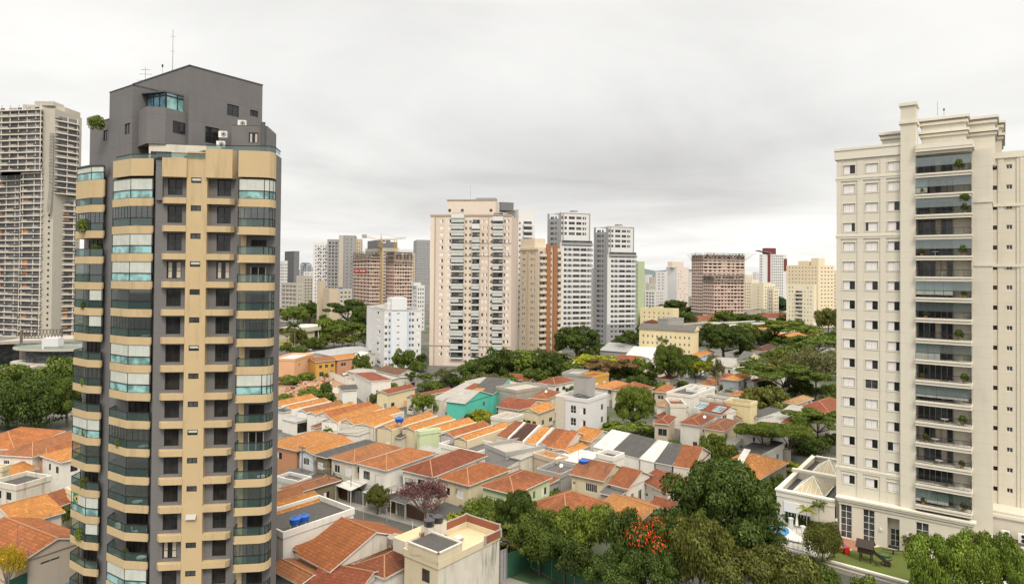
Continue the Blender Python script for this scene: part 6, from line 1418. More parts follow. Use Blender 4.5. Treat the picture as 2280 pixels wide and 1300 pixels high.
H('ochre stone fronted house right of the grey two storey house', (1318, 842), (1292, 836), (1336, 832), 6.6, 'flat', 'tile_old', 'ochre', group=g5)
H('white pavilion roofs behind the belt trees', (1316, 812), (1284, 806), (1338, 800), 6.0, 'gB', 'metalwhite', 'white', pitch=.2, group=g5)
H('long white house with red roof near the green fence', (1415, 806), (1370, 800), (1428, 796), 5.4, 'gB', 'tile_red', 'white', pitch=.2, group=g5)
H('white vaulted metal hall roof near the green fence', (1450, 800), (1392, 794), (1476, 786), 5.0, 'gB', 'metalwhite', 'white', pitch=.3, group=g5, name='hall', cat='hall')
H('silver grey metal hall roof behind the green fence', (1400, 784), (1340, 778), (1420, 772), 4.6, 'gB', 'metalgrey', 'greywall', pitch=.22, group=g5, name='hall', cat='hall')
H('small orange roof hidden among the trees near the vaulted hall', (1448, 834), (1428, 830), (1460, 824), 4.4, 'hip', 'tile_old', 'offwhite', pitch=.34, group=g5)
# --- left centre
g6 = 'houses of the left centre'
H('white tall house with flat red roof below the white slab block', (826, 853), (793, 830), (872, 849.5), 7.2, 'sb', 'tile_red', 'white', pitch=.03, group=g6, wR=[(.3, 2.0, .8, 3.0, 'l'), (.6, 2.0, .8, 3.0, 'l')], wL=[])
H('dark brown roofed house right of the white tall house', (886, 836), (857, 823), (924, 829), 5.2, 'gB', 'tile_brown', 'white', pitch=.34, group=g6)
H('grey roofed hall between the white slab and the brown roof', (866, 846), (812, 822), (906, 838), 4.2, 'gB', 'fibrelight', 'offwhite', pitch=.12, group=g6)
H('small white house with charcoal roof above the strip roofs', (760, 869), (746, 862), (799, 867), 5.6, 'gA', 'fibredark', 'white', pitch=.34, group=g6)
H('yellow house with dark red roof in the left centre', (864, 877), (837, 873), (922, 861), 5.0, 'gA', 'tile_red', 'yellow', pitch=.34, group=g6)
H('long orange roof right of the yellow house', (920, 886), (908, 882), (980, 864), 4.8, 'gA', 'tile_old', 'offwhite', pitch=.34, group=g6)
H('peach and orange commercial building at the vacant lot', (656, 802), 9, (700, 789), 8.0, 'flat', 'metalwhite', 'peach', group=g6, wR=[(.25, 5.4, 1.2, .9, 'd'), (.7, 5.6, 1.2, .9, 'd'), (.5, 3.0, 1.0, .8, 'd')], wL=[])
H('orange painted low front of the peach building', (628, 806), 5, (708, 800), 4.4, 'sA', 'metalwhite', 'orangewall', pitch=.02, group=g6, wR=[(.12, 1.4, 1.6, 1.2, 'd')], wL=[], door=False)
H('ochre row house with brown roof at the vacant lot', (702, 806), 8, (750, 801), 6.2, 'gA', 'tile_old', 'ochre', pitch=.3, group=g6, wR=[(.25, 3.6, 1.2, 1.2, 'd'), (.55, 3.6, 1.2, 1.2, 'd'), (.85, 3.6, 1.2, 1.2, 'd'), (.3, .6, 1.8, 1.6, 'd'), (.75, .6, 1.8, 1.6, 'd')])
H('orange roofed row house with brown trim right of the ochre one', (751, 801), 8, (799, 795), 6.2, 'gA', 'tile_bright', 'salmon', pitch=.3, group=g6, wR=[(.3, 3.4, 2.6, 1.4, 'v'), (.8, 3.4, 1.6, 1.4, 'v')])
H('wide grey industrial shed with rusty roof behind the ochre houses', (742, 793), (684, 785), (812, 776), 4.8, 'gA', 'metalgrey', 'limestone', pitch=.1, group=g6, name='industrial_shed', cat='shed')
H('white small gabled shed beside the white slab block', (806, 793), (796, 790), (818, 787), 5.0, 'gB', 'metalwhite', 'white', pitch=.3, group=g6, name='shed', cat='shed')
def clubhouse():
    t = thing('clubhouse', 'long white pavilion with curved flat roof in the park', 'pavilion', G(690, 742, 0)); m = MB(); p, q = G(610, 733, 6.5), G(752, 725, 6.5); dr = q - p; n = 12
    for k in range(n):
        x, y = p + dr * k / n, p + dr * (k + 1) / n; a, b = math.sin(k * .8) * 1.4, math.sin((k + 1) * .8) * 1.4
        m.face([V3(x, 4.4 + .3 * a), V3(y, 4.4 + .3 * b), V3(y, 7.0 + .3 * b), V3(x, 7.0 + .3 * a)], 'limestone'); m.face([V3(x, 7.0 + .3 * a), V3(y, 7.0 + .3 * b), V3(y, 7.0 + .3 * b) + Vector((4, 24, 0)), V3(x, 7.0 + .3 * a) + Vector((4, 24, 0))], 'metalwhite')
    m.build('roof', t); w = MB(); o = Vector((1, 3, 0)); w.box(V3(p + o, 0), dr * .55, (2, 20, 0), (0, 0, 4.4), 'limestone'); w.box(V3(p + o + dr * .56, 0), dr * .42, (2, 20, 0), (0, 0, 4.4), 'glass'); w.build('wall', t)
    c = MB()
    for k in range(7): e = p + o + dr * (.56 + .07 * k) - Vector((0, .3, 0)); c.box(V3(e, 0), dr.normalized() * .4, (0, -.3, 0), (0, 0, 4.4), 'frame_white')
    c.build('column', t)
clubhouse()
H('red roofed pair of villas in the park trees', (706, 705), (684, 700), (730, 698), 5.0, 'hip', 'tile_old', 'cream', pitch=.3, group=g6)
H('small red villa right of the villa pair in the park trees', (752, 706), (738, 702), (768, 700), 5.0, 'hip', 'tile_red', 'offwhite', pitch=.3, group=g6)
H('low white flat buildings left, below the beige office', (660, 680), (632, 676), (700, 672), 5.0, 'flat', 'metalwhite', 'white', group=g6)
H('low cream flat building left of the park trees', (640, 668), (618, 664), (672, 660), 5.0, 'flat', 'fibrelight', 'yellow', group=g6)
# ------------------------------------------------------------------ trees and plants
RG = np.random.default_rng(11)
def leafmesh(name, c, nrm, size, asp=1.0, drop=0.0):
    """many leaf-sized faces: centres c, facing nrm"""
    n = len(c); nrm = nrm / (np.linalg.norm(nrm, axis=1, keepdims=True) + 1e-9)
    t = np.cross(nrm, RG.normal(size=(n, 3))); t /= (np.linalg.norm(t, axis=1, keepdims=True) + 1e-9); b = np.cross(nrm, t)
    s = (size * RG.uniform(.6, 1.35, (n, 1))); t = t * s; b = b * s * asp
    v = np.stack([c - t, c - b * .6 + t * .1, c + t, c + b * .6 - t * .1], 1).reshape(-1, 3)
    me = bpy.data.meshes.new(name); me.vertices.add(4 * n); me.vertices.foreach_set('co', v.ravel().astype(np.float32))
    me.loops.add(4 * n); me.loops.foreach_set('vertex_index', np.arange(4 * n, dtype=np.int32)); me.polygons.add(n)
    me.polygons.foreach_set('loop_start', np.arange(0, 4 * n, 4, dtype=np.int32)); me.polygons.foreach_set('loop_total', np.full(n, 4, dtype=np.int32))
    me.materials.append(MATS['leaf']); me.update(calc_edges=True); return me
def blobs(K, cz, rz, rr, br, flat=1.0, lo=.45, hi=.86):
    C = RG.normal(size=(K, 3)); C /= np.linalg.norm(C, axis=1, keepdims=True); C[:, 2] = np.where(C[:, 2] < -.35, -C[:, 2], C[:, 2])
    C *= RG.uniform(lo, hi, (K, 1)); C = C * np.array([rr, rr, rz]) + np.array([0, 0, cz]); r = RG.uniform(*br, K); return C, r
def crownpts(C, r, n, rzs=.8, inner=.7):
    w = r ** 2; k = RG.choice(len(C), n, p=w / w.sum()); d = RG.normal(size=(n, 3)); d /= np.linalg.norm(d, axis=1, keepdims=True)
    d[:, 2] = np.where((d[:, 2] < -.2) & (RG.random(n) < .6), -d[:, 2], d[:, 2])
    p = C[k] + d * r[k][:, None] * RG.uniform(inner, 1.05, (n, 1)) * np.array([1, 1, rzs]); return p, d + RG.normal(size=(n, 3)) * .55 + np.array([0, 0, .35])
def trunk(name, C, top, r0=.05, bark='bark', nl=6, base=0.0):
    m = MB(); idx = list(range(len(C))); rr = random.Random(len(C) + int(top * 100)); rr.shuffle(idx); f = Vector((rr.uniform(-.05, .05), rr.uniform(-.05, .05), top))
    m.tube((0, 0, base), f, r0, r0 * .72, bark, 7)
    for i in idx[:nl]:
        e = Vector(C[i]); mid = f.lerp(e, .5) + Vector((0, 0, -.03)); m.tube(f, mid, r0 * .55, r0 * .34, bark, 5); m.tube(mid, e, r0 * .34, r0 * .12, bark, 4)
    return m.mesh(name)
ARCH = {}
def arch(kind, dens):
    key = (kind, dens)
    if key in ARCH: return ARCH[key]
    mul = {'far': .34, 'mid': 1.0, 'near': 3.4}[dens]; ls = {'far': 1.65, 'mid': 1.0, 'near': .56}[dens]
    if kind == 'round': C, r = blobs(38, .58, .40, .95, (.13, .36), lo=.3, hi=1.05); p, n = crownpts(C, r, int(6200 * mul), .62, .6); me = leafmesh('crown', p, n, .05 * ls); tr = trunk('trunk', C, .38, .045)
    elif kind == 'dense': C, r = blobs(70, .55, .45, .98, (.10, .27), lo=.35, hi=1.05); p, n = crownpts(C, r, int(8800 * mul), .6, .65); me = leafmesh('crown', p, n, .042 * ls); tr = trunk('trunk', C, .3, .06, nl=8)
    elif kind == 'broad':
        C, r = blobs(34, .80, .15, 1.0, (.15, .27), lo=.3, hi=.95); p, n = crownpts(C, r, int(5200 * mul), .34); me = leafmesh('crown', p, n, .042 * ls); tr = trunk('trunk', C, .42, .03, nl=12)
    elif kind == 'layer':
        C, r = blobs(30, .74, .26, 1.0, (.14, .26), lo=.2, hi=.95); p, n = crownpts(C, r, int(4600 * mul), .30); me = leafmesh('crown', p, n, .042 * ls); tr = trunk('trunk', C, .40, .03, nl=14)
    elif kind == 'tall': C, r = blobs(34, .55, .42, .75, (.2, .38)); p, n = crownpts(C, r, int(5200 * mul), .45); me = leafmesh('crown', p, n, .055 * ls); tr = trunk('trunk', C, .3, .04)
    elif kind == 'airy': C, r = blobs(46, .62, .36, .95, (.12, .26)); p, n = crownpts(C, r, int(2500 * mul), .7, .2); me = leafmesh('crown', p, n, .035 * ls); tr = trunk('trunk', C, .34, .03, 'barkpale', 22)
    elif kind == 'bush': C, r = blobs(30, .42, .50, .9, (.18, .42)); p, n = crownpts(C, r, int(4200 * mul), .75); p[:, 2] = np.abs(p[:, 2]); p = np.where((p[:, 2:3] > .3) | (RG.random((len(p), 1)) < .5), p, p * np.array([.9, .9, .6])); me = leafmesh('crown', p, n, .055 * ls); tr = trunk('trunk', C, .2, .05)
    elif kind in ('palm', 'areca'):
        C = r = None; ps, ns = [], []; nf = 15 if kind == 'palm' else 60; stems = [(0, 0, .72)] if kind == 'palm' else [(RG.uniform(-.55, .55), RG.uniform(-.55, .55), RG.uniform(.15, .6)) for _ in range(12)]
        tm = MB()
        for k, s in enumerate(stems):
            tm.tube((s[0] * .5, s[1] * .5, 0), s, .035 if kind == 'palm' else .03, .025, 'barkpale', 6)
        for f in range(nf):
            s = stems[f % len(stems)]; a = f * 2.4 + RG.uniform(0, .4); el = RG.uniform(.1, 1.15); L = RG.uniform(.75, 1.0) * (1 if kind == 'palm' else .6); zs = .36
            for q in np.linspace(.08, 1, 22 if dens != 'near' else 40):
                h = s[2] + zs * (math.sin(el) * q - .75 * q * q * (1.0 - .35 * math.sin(el))) * L; rad = L * q * math.cos(el * .6)
                for sd in (-1, 1):
                    ps.append((s[0] + math.cos(a) * rad - math.sin(a) * sd * .085 * math.sin(3.0 * min(1, q + .08)), s[1] + math.sin(a) * rad + math.cos(a) * sd * .085 * math.sin(3.0 * min(1, q + .08)), h - .015)); ns.append((-math.sin(a) * sd * .55, math.cos(a) * sd * .55, 1))
        me = leafmesh('crown', np.array(ps), np.array(ns, float) + RG.normal(size=(len(ns), 3)) * .15, .075 if kind == 'palm' else .08, .5); tr = tm.mesh('trunk')
    elif kind == 'column': C, r = blobs(40, .48, .5, .42, (.25, .4)); C2, r2 = blobs(18, .85, .12, .85, (.3, .45)); C = np.vstack([C, C2]); r = np.concatenate([r, r2]); p, n = crownpts(C, r, int(5000 * mul), .28); me = leafmesh('crown', p, n, .06 * ls); tr = trunk('trunk', C, .6, .08)
    if r is not None:
        v = np.empty(len(me.vertices) * 3, np.float32); me.vertices.foreach_get('co', v); v = v.reshape(-1, 3); k = 1 / np.percentile(np.hypot(v[:, 0], v[:, 1]), 98.5); kz = 1 / np.percentile(v[:, 2], 99.5)
        v *= np.array([k, k, kz], np.float32); me.vertices.foreach_set('co', v.ravel()); t = np.empty(len(tr.vertices) * 3, np.float32); tr.vertices.foreach_get('co', t); t = t.reshape(-1, 3) * np.array([k, k, kz], np.float32); tr.vertices.foreach_set('co', t.ravel()); C = C * np.array([k, k, kz]); r = r * k
    ARCH[key] = (me, tr, C, r); return ARCH[key]
def tree(kind, x, by, ty, w, col, label, dens=None, name='tree', cat='tree', z0=0.0, group=None, rot=None, sy=1.0, d=None):
    """base pixel (x, by), top pixel ty, width w in the photograph"""
    p = G(x, by, z0) if d is None else V3(XY(x, d), z0); d = p.y; r = w / 2 * d / FPX; h = ZH(x, ty, d) - z0
    dens = dens or ('near' if w > 105 else 'mid' if w > 42 else 'far')
    me, tr, C, rr = arch(kind, dens); t = thing(name, label, cat, p, group)
    rz = random.uniform(0, 6.28) if rot is None else rot
    for nm, m, c in (('crown', me, col), ('trunk', tr, (1, 1, 1))):
        o = bpy.data.objects.new(nm, m); COL.objects.link(o); o.parent = t; o.rotation_euler = (0, 0, rz); o.scale = (r, r * sy, h)
        if nm == 'crown': j = random.uniform(.88, 1.12); o.color = (c[0] * j, c[1] * j, c[2] * j, 1)
    return t
DK, MD, YG, OL, BR, GY, LG = (.058, .098, .020), (.088, .138, .024), (.22, .25, .025), (.105, .125, .028), (.16, .115, .045), (.12, .13, .055), (.125, .185, .03)
T = tree
# big trees and bushes on the left
T('bush', 18, 952, 846, 140, DK, 'dark dense tree at the left picture edge behind the orange roofs'); T('bush', 88, 956, 838, 150, DK, 'widest dark tree left of the dark tower, above the orange roofs'); T('dense', 150, 950, 842, 110, MD, 'dark tree touching the left side of the dark tower above the roofs'); T('bush', -30, 955, 852, 120, DK, 'tree cut by the left picture edge behind the orange roofs')
T('bush', 28, 858, 812, 84, MD, 'small round tree below the concrete ramp at far left'); T('bush', 138, 872, 796, 100, MD, 'round tree below the round concrete pavilion'); T('bush', 76, 872, 834, 80, DK, 'low tree between the two small round trees at far left')
T('bush', 132, 1176, 1117, 66, MD, 'round bush between orange roofs left of the dark tower', name='bush', cat='bush'); T('airy', 14, 1345, 1218, 76, (.42, .34, .03), 'yellow leaved tree in the bottom left corner', dens='near')
T('bush', 12, 778, 762, 50, LG, 'low shrub bank beside the concrete ramp', name='bush', cat='bush'); T('bush', 60, 790, 770, 50, MD, 'second low shrub bank by the concrete hall', name='bush', cat='bush')
# park and lot, left centre
T('palm', 656, 788, 702, 44, DK, 'tall palm in front of the curved white pavilion', name='palm_tree', dens='mid'); T('round', 669, 785, 734, 44, OL, 'olive tree right of the tall palm'); T('column', 724, 772, 708, 34, LG, 'tall ivy covered column tree beside the pavilion'); T('round', 638, 792, 764, 34, MD, 'small tree at the dark tower edge above the peach building')
park = [(640, 730, 686, 48, MD), (662, 722, 682, 40, LG), (690, 716, 674, 46, DK), (712, 712, 678, 30, MD), (752, 720, 690, 26, OL), (776, 742, 668, 66, DK), (806, 748, 684, 48, DK), (762, 768, 722, 50, MD), (790, 776, 720, 54, MD), (744, 772, 738, 36, OL), (812, 778, 742, 34, DK), (640, 760, 730, 34, OL), (700, 782, 752, 30, MD), (772, 786, 750, 40, OL), (672, 672, 650, 40, DK), (654, 668, 652, 30, MD), (632, 676, 660, 24, DK), (700, 690, 668, 26, MD), (728, 700, 680, 30, DK), (786, 712, 676, 30, MD)]
pl = ['left of the tall palm, high in the park', 'second of the park treetops from the dark tower', 'below the beige office', 'slim, above the pavilion', 'small olive one beside the red villas', 'large and dark behind the pavilion', 'dark, touching the white slab block', 'mid green, below the large dark one', 'mid green, left of the white slab', 'olive, right of the ivy column', 'dark, at the foot of the white slab', 'olive, under the pavilion roof left', 'small, near the white lamp post', 'olive, above the industrial shed', 'dark, left of the stepped tower', 'small, beside the low beige office', 'at the tower edge below the skyline', 'small, under the stepped tower', 'dark, behind the red villas', 'under the pink unfinished tower']
for (x, by, ty, w, c), s in zip(park, pl): T(random.choice(('round', 'round', 'layer')), x, by + 4, ty, w * 1.6, c, 'park tree ' + s, group='trees of the park')
T('bush', 722, 890, 853, 38, DK, 'round dark tree at the vacant lot'); T('bush', 690, 902, 862, 62, LG, 'wide light bush at the vacant lot', name='bush', cat='bush'); T('bush', 730, 903, 874, 40, MD, 'bush right of the wide light one at the vacant lot', name='bush', cat='bush'); T('bush', 636, 902, 876, 44, LG, 'bush at the dark tower edge above the strip roofs', name='bush', cat='bush'); T('bush', 716, 838, 826, 50, LG, 'weedy shrub under the orange wall', name='bush', cat='bush')
T('dense', 804, 845, 789, 42, MD, 'bright round tree right of the ochre houses', dens='mid'); T('dense', 898, 842, 778, 60, MD, 'dark round tree right of the white slab block', dens='mid'); T('round', 940, 818, 786, 28, DK, 'small tree between the white slab and the beige tower'); T('airy', 986, 868, 818, 40, GY, 'pale airy tree in front of the beige tower', dens='mid'); T('layer', 912, 866, 826, 44, MD, 'left broad tree below the brown roof'); T('layer', 946, 868, 832, 50, MD, 'right broad tree below the brown roof'); T('bush', 864, 872, 850, 50, LG, 'shrub beside the white tall house', name='bush', cat='bush')
T('bush', 752, 920, 891, 28, YG, 'yellow green tree standing among the strip roofs', dens='mid'); T('palm', 734, 1002, 940, 26, MD, 'upper palm between the orange roofs', name='palm_tree', d=146); T('palm', 736, 1006, 966, 30, MD, 'lower palm between the orange roofs', name='palm_tree', d=143); T('round', 832, 908, 876, 30, GY, 'greyish small tree left of the yellow house'); T('bush', 850, 902, 888, 20, LG, 'small shrub in front of the yellow house', name='bush', cat='bush')
T('dense', 942, 930, 876, 58, LG, 'bright round tree in front of the orange row roofs', dens='mid'); T('areca', 1010, 930, 893, 46, MD, 'palm clump left of the turquoise wall', name='palm_clump'); T('bush', 1072, 946, 911, 56, YG, 'yellow green bush below the turquoise wall', name='bush', cat='bush', dens='mid'); T('bush', 1048, 946, 922, 40, DK, 'dark bush left of the yellow green one', name='bush', cat='bush')
T('bush', 1152, 912, 888, 50, MD, 'dark shrubs below the concrete warehouse wall', name='bush', cat='bush'); T('round', 1258, 890, 855, 54, MD, 'tree between the hipped white house and the white flats'); T('bush', 1190, 944, 905, 50, OL, 'olive tree below the cream house with bright roof'); T('bush', 1120, 920, 900, 36, DK, 'dark shrub left of the red roof cluster', name='bush', cat='bush')
# belt in front of the towers
belt = [('palm', 1024, 862, 810, 40, DK), ('dense', 1060, 858, 800, 58, DK), ('dense', 1108, 856, 776, 62, DK), ('round', 1162, 852, 780, 72, LG), ('dense', 1212, 856, 780, 56, DK), ('round', 1190, 868, 822, 60, MD), ('dense', 1284, 806, 727, 66, DK), ('areca', 1248, 812, 768, 56, DK), ('round', 1260, 850, 806, 48, LG), ('layer', 1328, 842, 792, 84, YG), ('layer', 1356, 862, 800, 80, BR), ('round', 1400, 858, 812, 60, MD), ('round', 1426, 842, 796, 36, LG), ('round', 1438, 860, 826, 40, DK), ('bush', 1246, 838, 822, 44, LG), ('round', 1128, 872, 836, 50, MD), ('round', 1080, 868, 830, 50, GY), ('round', 1226, 822, 790, 40, MD), ('bush', 1300, 800, 780, 30, MD), ('round', 1040, 866, 836, 30, MD)]
bl = ['palm in front of the beige tower base', 'dark, right of the palm', 'dark and tall, before the beige tower', 'light green, before the white tower', 'dark, before the brick striped tower', 'low, behind the concrete wall', 'very tall and dark, before the white grey tower', 'feathery, left of the very tall one', 'light green, left of the grey two storey house', 'flat yellow green crown, behind the ochre house', 'flat brownish crown, right of the ochre house', 'below the vaulted hall', 'bright, beside the white long house', 'small dark, below the vaulted hall', 'shrub above the square orange roof', 'low, behind the beige hall', 'greyish, above the beige hall', 'at the foot of the brick striped tower', 'shrub by the green fence', 'small, right of the palm']
for (k, x, by, ty, w, c), s in zip(belt, bl): T(k, x, by + 3, ty, w * 1.6, c, 'belt tree: ' + s, group='tree belt below the towers', name='palm_tree' if k == 'palm' else 'tree', dens='mid' if w > 40 else 'far')
T('dense', 1414, 968, 862, 116, LG, 'big dense mango tree right of the white flats', sy=.95); T('round', 1322, 968, 905, 74, LG, 'medium tree in front of the white flats'); T('layer', 1396, 985, 942, 116, LG, 'low flat green crown below the mango tree', dens='mid'); T('bush', 1276, 962, 930, 30, DK, 'dark shrub at the foot of the white flats', name='bush', cat='bush')
T('dense', 1492, 872, 770, 98, MD, 'broad dark tree left of the flat yellow green crown', dens='near'); T('layer', 1550, 866, 804, 78, YG, 'flat yellow green crowned tree at right centre', dens='mid'); T('airy', 1598, 888, 796, 34, GY, 'slim airy tree left of the blue grey house', dens='mid'); T('dense', 1612, 806, 722, 158, DK, 'giant dark ficus with many stems at right centre', sy=.8)
T('layer', 1424, 800, 738, 100, DK, 'broad dark crown right of the grey twin tower'); T('layer', 1474, 806, 742, 76, MD, 'broad crown before the long yellow block'); T('round', 1448, 770, 736, 40, MD, 'tree hiding part of the long yellow block', dens='mid'); T('bush', 1516, 866, 848, 44, LG, 'low rounded bush above the white modern house', name='bush', cat='bush')
right = [('layer', 1730, 772, 716, 100, LG), ('layer', 1808, 768, 730, 44, LG), ('layer', 1822, 808, 750, 90, MD), ('layer', 1742, 892, 812, 136, MD), ('airy', 1818, 888, 778, 100, GY), ('round', 1762, 838, 782, 70, OL), ('round', 1714, 932, 864, 74, OL), ('layer', 1818, 992, 916, 100, MD), ('round', 1846, 1004, 966, 34, MD), ('round', 1590, 1050, 970, 58, LG), ('palm', 1684, 846, 788, 40, MD), ('round', 1700, 772, 738, 42, DK), ('round', 1740, 778, 750, 40, MD), ('round', 1730, 812, 782, 40, MD), ('bush', 1790, 812, 784, 44, MD), ('round', 1772, 880, 840, 40, DK), ('areca', 1682, 884, 852, 40, YG), ('round', 1700, 880, 848, 40, DK), ('round', 1600, 742, 728, 30, LG), ('round', 1850, 912, 876, 30, MD), ('round', 1790, 760, 738, 30, OL), ('bush', 1622, 890, 868, 24, MD), ('bush', 1626, 928, 912, 24, LG), ('round', 1668, 916, 896, 34, MD)]
rl = ['layered crown over the orange low roof', 'small layered crown left of the cream tower', 'wide layered crown touching the cream tower', 'wide flat crown before the small orange roofs', 'tall grey green airy crown beside the cream tower', 'olive, behind the wide flat crown', 'round olive crown beside the blank cream wall', 'wide dark crown beside the cream tower, low', 'small, touching the cream tower', 'light, right of the rust red grey-row roof', 'palm beside the cream gabled house', 'dark, left under the layered crown', 'small, under the layered crown', 'right of the white flat block', 'shrubby, above the olive crown', 'dark, under the wide flat crown', 'yellowish fronds below the blue grey house', 'dark, right of the blue grey house', 'behind the giant ficus', 'small, above the splashed roof', 'olive, below the cream balcony block', 'shrub beside the grey garage', 'shrub on the stained grey block', 'ivy green, at the blank cream wall']
for (k, x, by, ty, w, c), s in zip(right, rl): T(k, x, by + 2, ty - 2, w * 1.62, c, 'quarter tree: ' + s, group='trees of the right quarter', name='palm_tree' if k == 'palm' else 'tree', dens='near' if w > 90 else 'mid' if w > 34 else 'far')
T('broad', 1698, 1026, 944, 130, LG, 'left umbrella crowned tree behind the large orange roof', dens='near'); T('broad', 1756, 1026, 949, 136, LG, 'right umbrella crowned tree behind the large orange roof', dens='near')
far = [(1728, 706, 664, 44, (.03, .07, .035), 'tall'), (1844, 745, 690, 40, OL, 'round'), (1852, 700, 664, 26, GY, 'round'), (1830, 730, 704, 30, MD, 'round'), (1612, 726, 696, 46, MD, 'round'), (1668, 730, 704, 60, DK, 'round'), (1640, 716, 702, 40, DK, 'round'), (1512, 724, 696, 56, DK, 'round'), (1500, 704, 672, 60, DK, 'round'), (1432, 726, 696, 38, MD, 'round'), (1546, 706, 684, 30, DK, 'round'), (1700, 716, 700, 30, MD, 'round'), (1752, 722, 704, 34, OL, 'round'), (1770, 738, 716, 40, MD, 'round'), (1480, 702, 684, 30, MD, 'round'), (1456, 742, 722, 30, MD, 'round'), (1640, 694, 684, 30, DK, 'round'), (1858, 770, 740, 30, MD, 'round')]
fl = ['dark cedar shape before the cream balcony block', 'olive, right of the cream balcony block', 'pale, at the cream tower edge', 'right below the pale orange block', 'below the unfinished block', 'long dark, right below the unfinished block', 'dark, at the unfinished block foot', 'dark, above the long yellow block', 'dark, below the rose tower', 'left of the brown brick house', 'dark, between rose and unfinished towers', 'below the ribbon window office', 'olive, below the cream balcony block left', 'mid green, below the cream balcony block', 'left of the rose tower foot', 'before the long yellow block left end', 'dark strip below the yellow cream flats', 'at the cream tower edge above the layered crown']
for (x, by, ty, w, c, k), s in zip(far, fl): T(k, x, by + 2, ty - 3, w * 1.5, c, 'distant tree, ' + s, group='distant trees at the right')
# nearest trees along the bottom
T('dense', 840, 1146, 1082, 62, OL, 'round street tree beside the grey gate', dens='near'); T('airy', 944, 1182, 1070, 118, (.175, .085, .085), 'pink flowering street tree', dens='near'); T('bush', 696, 1122, 1096, 40, MD, 'bush behind the orange porch roof', name='bush', cat='bush', dens='mid'); T('bush', 762, 1090, 1044, 46, DK, 'dark climbing shrub on the carport beside the white corner house', name='bush', cat='bush', dens='mid'); T('bush', 806, 1100, 1076, 56, MD, 'creeper on the pergola right of the white carport', name='bush', cat='bush', dens='mid')
T('areca', 1056, 1212, 1112, 140, YG, 'feathery palm clump left behind the terrace house', name='palm_clump', dens='near'); T('areca', 1112, 1240, 1126, 150, OL, 'feathery palm clump behind the brick edged terrace', name='palm_clump', dens='near'); T('dense', 1152, 1215, 1096, 110, DK, 'dark tree before the pale green house', dens='near'); T('bush', 1076, 1196, 1112, 110, LG, 'light bush left of the dark tree before the pale green house', name='bush', cat='bush', dens='near')
T('round', 1206, 1310, 1146, 150, MD, 'green tree above the tennis court, left', d=87); T('round', 1312, 1310, 1126, 164, LG, 'light topped tree above the tennis court, right', d=87); T('round', 1262, 1330, 1176, 150, DK, 'dark tree between the two tennis court trees', d=84)
tr = T('round', 1434, 1320, 1138, 170, DK, 'tree with red orange blossoms at bottom centre', d=80)
me, _, C, r = arch('round', 'near'); top = C[C[:, 2] > np.median(C[:, 2]) - .05]; rt = r[C[:, 2] > np.median(C[:, 2]) - .05]; k = RG.choice(len(top), 46 * 75); cl = (RG.random(len(top)) < .72); k = k[cl[k]]
dd = RG.normal(size=(len(k), 3)); dd /= np.linalg.norm(dd, axis=1, keepdims=True); dd[:, 2] = np.abs(dd[:, 2]); bp = top[k] + dd * rt[k][:, None] * 1.1 * np.array([1, 1, .62])
cr = [c for c in tr.children if c.name.startswith('crown')][0]; o = bpy.data.objects.new('blossoms', leafmesh('blossoms', bp, dd + np.array([0, 0, .6]), .019)); COL.objects.link(o); o.parent = tr; o.scale = cr.scale; o.rotation_euler = cr.rotation_euler; o.color = (.74, .13, .02, 1)
T('dense', 1606, 1310, 1030, 290, DK, 'huge dark tree in front of the swimming pool', d=90, sy=.9); T('dense', 1660, 1340, 1160, 190, DK, 'dark lower tree under the huge one, beside the pool', d=86); T('round', 1560, 1400, 1152, 180, OL, 'olive brown tree below the huge dark tree, left', d=77); T('round', 1700, 1420, 1224, 230, OL, 'olive brown tree at the bottom edge, widest', d=74); T('dense', 1450, 1400, 1216, 180, DK, 'dark tree at the bottom edge under the red blossoms', d=77); T('round', 1370, 1390, 1240, 150, DK, 'dark tree at the bottom edge beside the court fence', d=78)
T('areca', 1712, 1250, 1118, 70, DK, 'drooping palm at the right side of the huge dark tree', name='palm_tree', dens='near', d=97); T('bush', 1832, 1250, 1166, 82, OL, 'olive bush between the pool deck and the playground', name='bush', cat='bush', dens='near', z0=1.0)
T('round', 2112, 1410, 1192, 150, (.125, .20, .03), 'bright green tree at the bottom right, left of three', d=77); T('round', 2206, 1400, 1186, 150, (.125, .20, .03), 'bright green tree at the bottom right, middle of three', d=79); T('round', 2262, 1420, 1250, 110, (.125, .20, .03), 'bright green tree in the bottom right corner', d=74); T('round', 2062, 1420, 1240, 90, (.125, .20, .03), 'bright green smaller tree before the lawn edge', d=74)
T('bush', 2030, 1226, 1176, 56, OL, 'olive shrub before the tall podium window', name='bush', cat='bush', dens='mid', z0=1.0); T('airy', 2062, 1232, 1168, 50, GY, 'thin shrub at the podium wall', name='bush', cat='bush', dens='mid', z0=1.0)
T('palm', 1796, 1186, 1116, 46, (.24, .28, .03), 'yellow green small palm behind the hedge, left', name='palm_tree', dens='mid', z0=1.0); T('palm', 1823, 1189, 1102, 42, MD, 'green small palm behind the hedge, right', name='palm_tree', dens='mid', z0=1.0)
T('areca', 1764, 1066, 1012, 70, YG, 'yellow green palm clump behind the annex corner', name='palm_clump', dens='near'); T('bush', 1734, 1110, 1058, 44, LG, 'bush between the large orange roof and the annex', name='bush', cat='bush', dens='mid'); T('bush', 1716, 1150, 1092, 46, MD, 'bush before the annex corner', name='bush', cat='bush', dens='mid'); T('bush', 1790, 1264, 1240, 60, OL, 'shrub growing over the garden wall', name='bush', cat='bush', dens='mid'); T('bush', 1840, 1330, 1262, 70, MD, 'green shrub below the garden wall', name='bush', cat='bush', dens='mid', d=80); T('bush', 1930, 1340, 1286, 80, MD, 'low shrub at the bottom edge below the lawn', name='bush', cat='bush', dens='mid', d=78)
